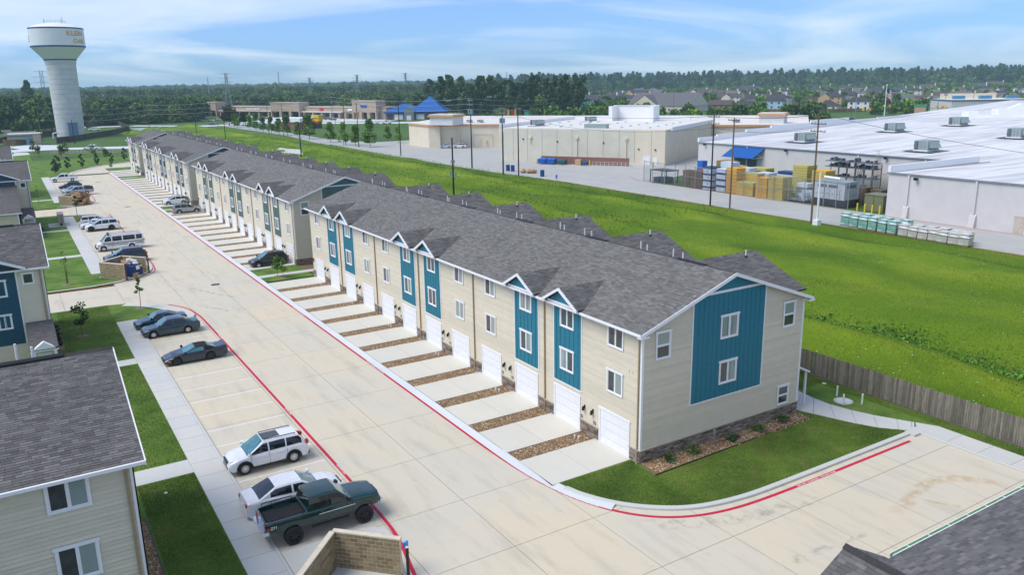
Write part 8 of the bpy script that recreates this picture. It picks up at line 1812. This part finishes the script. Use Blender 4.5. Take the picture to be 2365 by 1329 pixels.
grass('field_grass', [(20.6, -20, 75.2, 130, 1)], 110, .16, .035, M_BLADEF, fz, 5, fthin)
grass('field_grass', [(20.6, 60, 75.2, 330, 1)], 4, .3, .16, M_BLADEF, fz, 6, lambda x, y, r: r.random(len(x)) < .5)
# dark weeds down the ditch, tiny white flowers
L_WEED = leafmat('ditch_weeds', (.04,.12,.016), (.07,.18,.024), (.11,.24,.035)); rg = np.random.default_rng(8)
n = 15000; y = rg.uniform(-25, 60, n); x = 36.4+rg.normal(0, 1.4, n)+.6*np.sin(y*.3); k = rg.uniform(.07, .16, n)*(1+.8*(np.sin(y*.9+np.sin(y*.37)*2) > .75)); me = scatter('ditch_weeds', LEAF_V, LEAF_F5, np.column_stack([x, y, [fz(a, b)+rg.uniform(0, .25) for a, b in zip(x, y)]]), rg.uniform(0, 6.28, n), k, L_WEED, tilt=rg.uniform(-1.2, .6, n)); o = bpy.data.objects.new('ditch_weeds', me); COL.objects.link(o); o['kind'] = 'stuff'
n = 1700; x = rg.uniform(22, 72, n); y = rg.uniform(-20, 60, n); m = (np.sin(x*.25+1.7)*np.cos(y*.13)+rg.normal(0, .5, n)) > .25; x, y = x[m], y[m]
me = scatter('field_flowers', [(-.5,-.5,0),(.5,-.5,0),(.5,.5,0),(-.5,.5,0)], [(0,1,2,3)], np.column_stack([x, y, [fz(a, b)+.42 for a, b in zip(x, y)]]), rg.uniform(0, 6, len(x)), rg.uniform(.05, .10, len(x)), M_TRIM); o = bpy.data.objects.new('field_flowers', me); COL.objects.link(o); o['kind'] = 'stuff'
for px, py, lb in ((640, 346, 'left'), (690, 350, 'right')): pass
struct('culvert_apron', MB().prism([tuple(gp(a, b, -.2))[:2] for a, b in ((632, 352), (700, 358), (690, 341), (655, 338))][::-1], -.6, .12), M_WALK); struct('culvert_apron', MB().prism([tuple(gp(a, b, -.2))[:2] for a, b in ((2172, 597), (2225, 602), (2215, 593), (2178, 591))][::-1], -.6, .05), M_WALK); struct('culvert_apron', MB().prism([tuple(gp(a, b, 0))[:2] for a, b in ((26, 362), (70, 358), (64, 353), (34, 353))][::-1], -.6, .12), M_WALK)
# litter
for (px, py, s, lb) in ((1000, 371, .5, 'white scrap of litter on the grass below the pair of poles'), (1903, 887, .16, 'white scrap on the lawn behind the corner walk'), (383, 1140, .10, 'white scrap on the near left lawn')): p = gp(px, py, .12); single('litter', blob(s, 4, .4), M_BAG, lb, 'litter', (p.x, p.y, .12))
# ------------------------------------------------------------------ air
hz = MB().box(-9000, -1500, -1.6, 9500, 9500, 62); ho = part('haze', hz, None); ho['kind'] = 'stuff'
m = bpy.data.materials.new('haze_air'); m.use_nodes = True; t = m.node_tree; t.nodes.clear(); pv = N(t, 'ShaderNodeVolumePrincipled'); pv.inputs['Color'].default_value = (.62,.88,1,1); pv.inputs['Density'].default_value = .00014; pv.inputs['Anisotropy'].default_value = 0
t.links.new(pv.outputs[0], N(t, 'ShaderNodeOutputMaterial').inputs['Volume']); ho.data.materials.append(m)
bpy.context.view_layer.update()
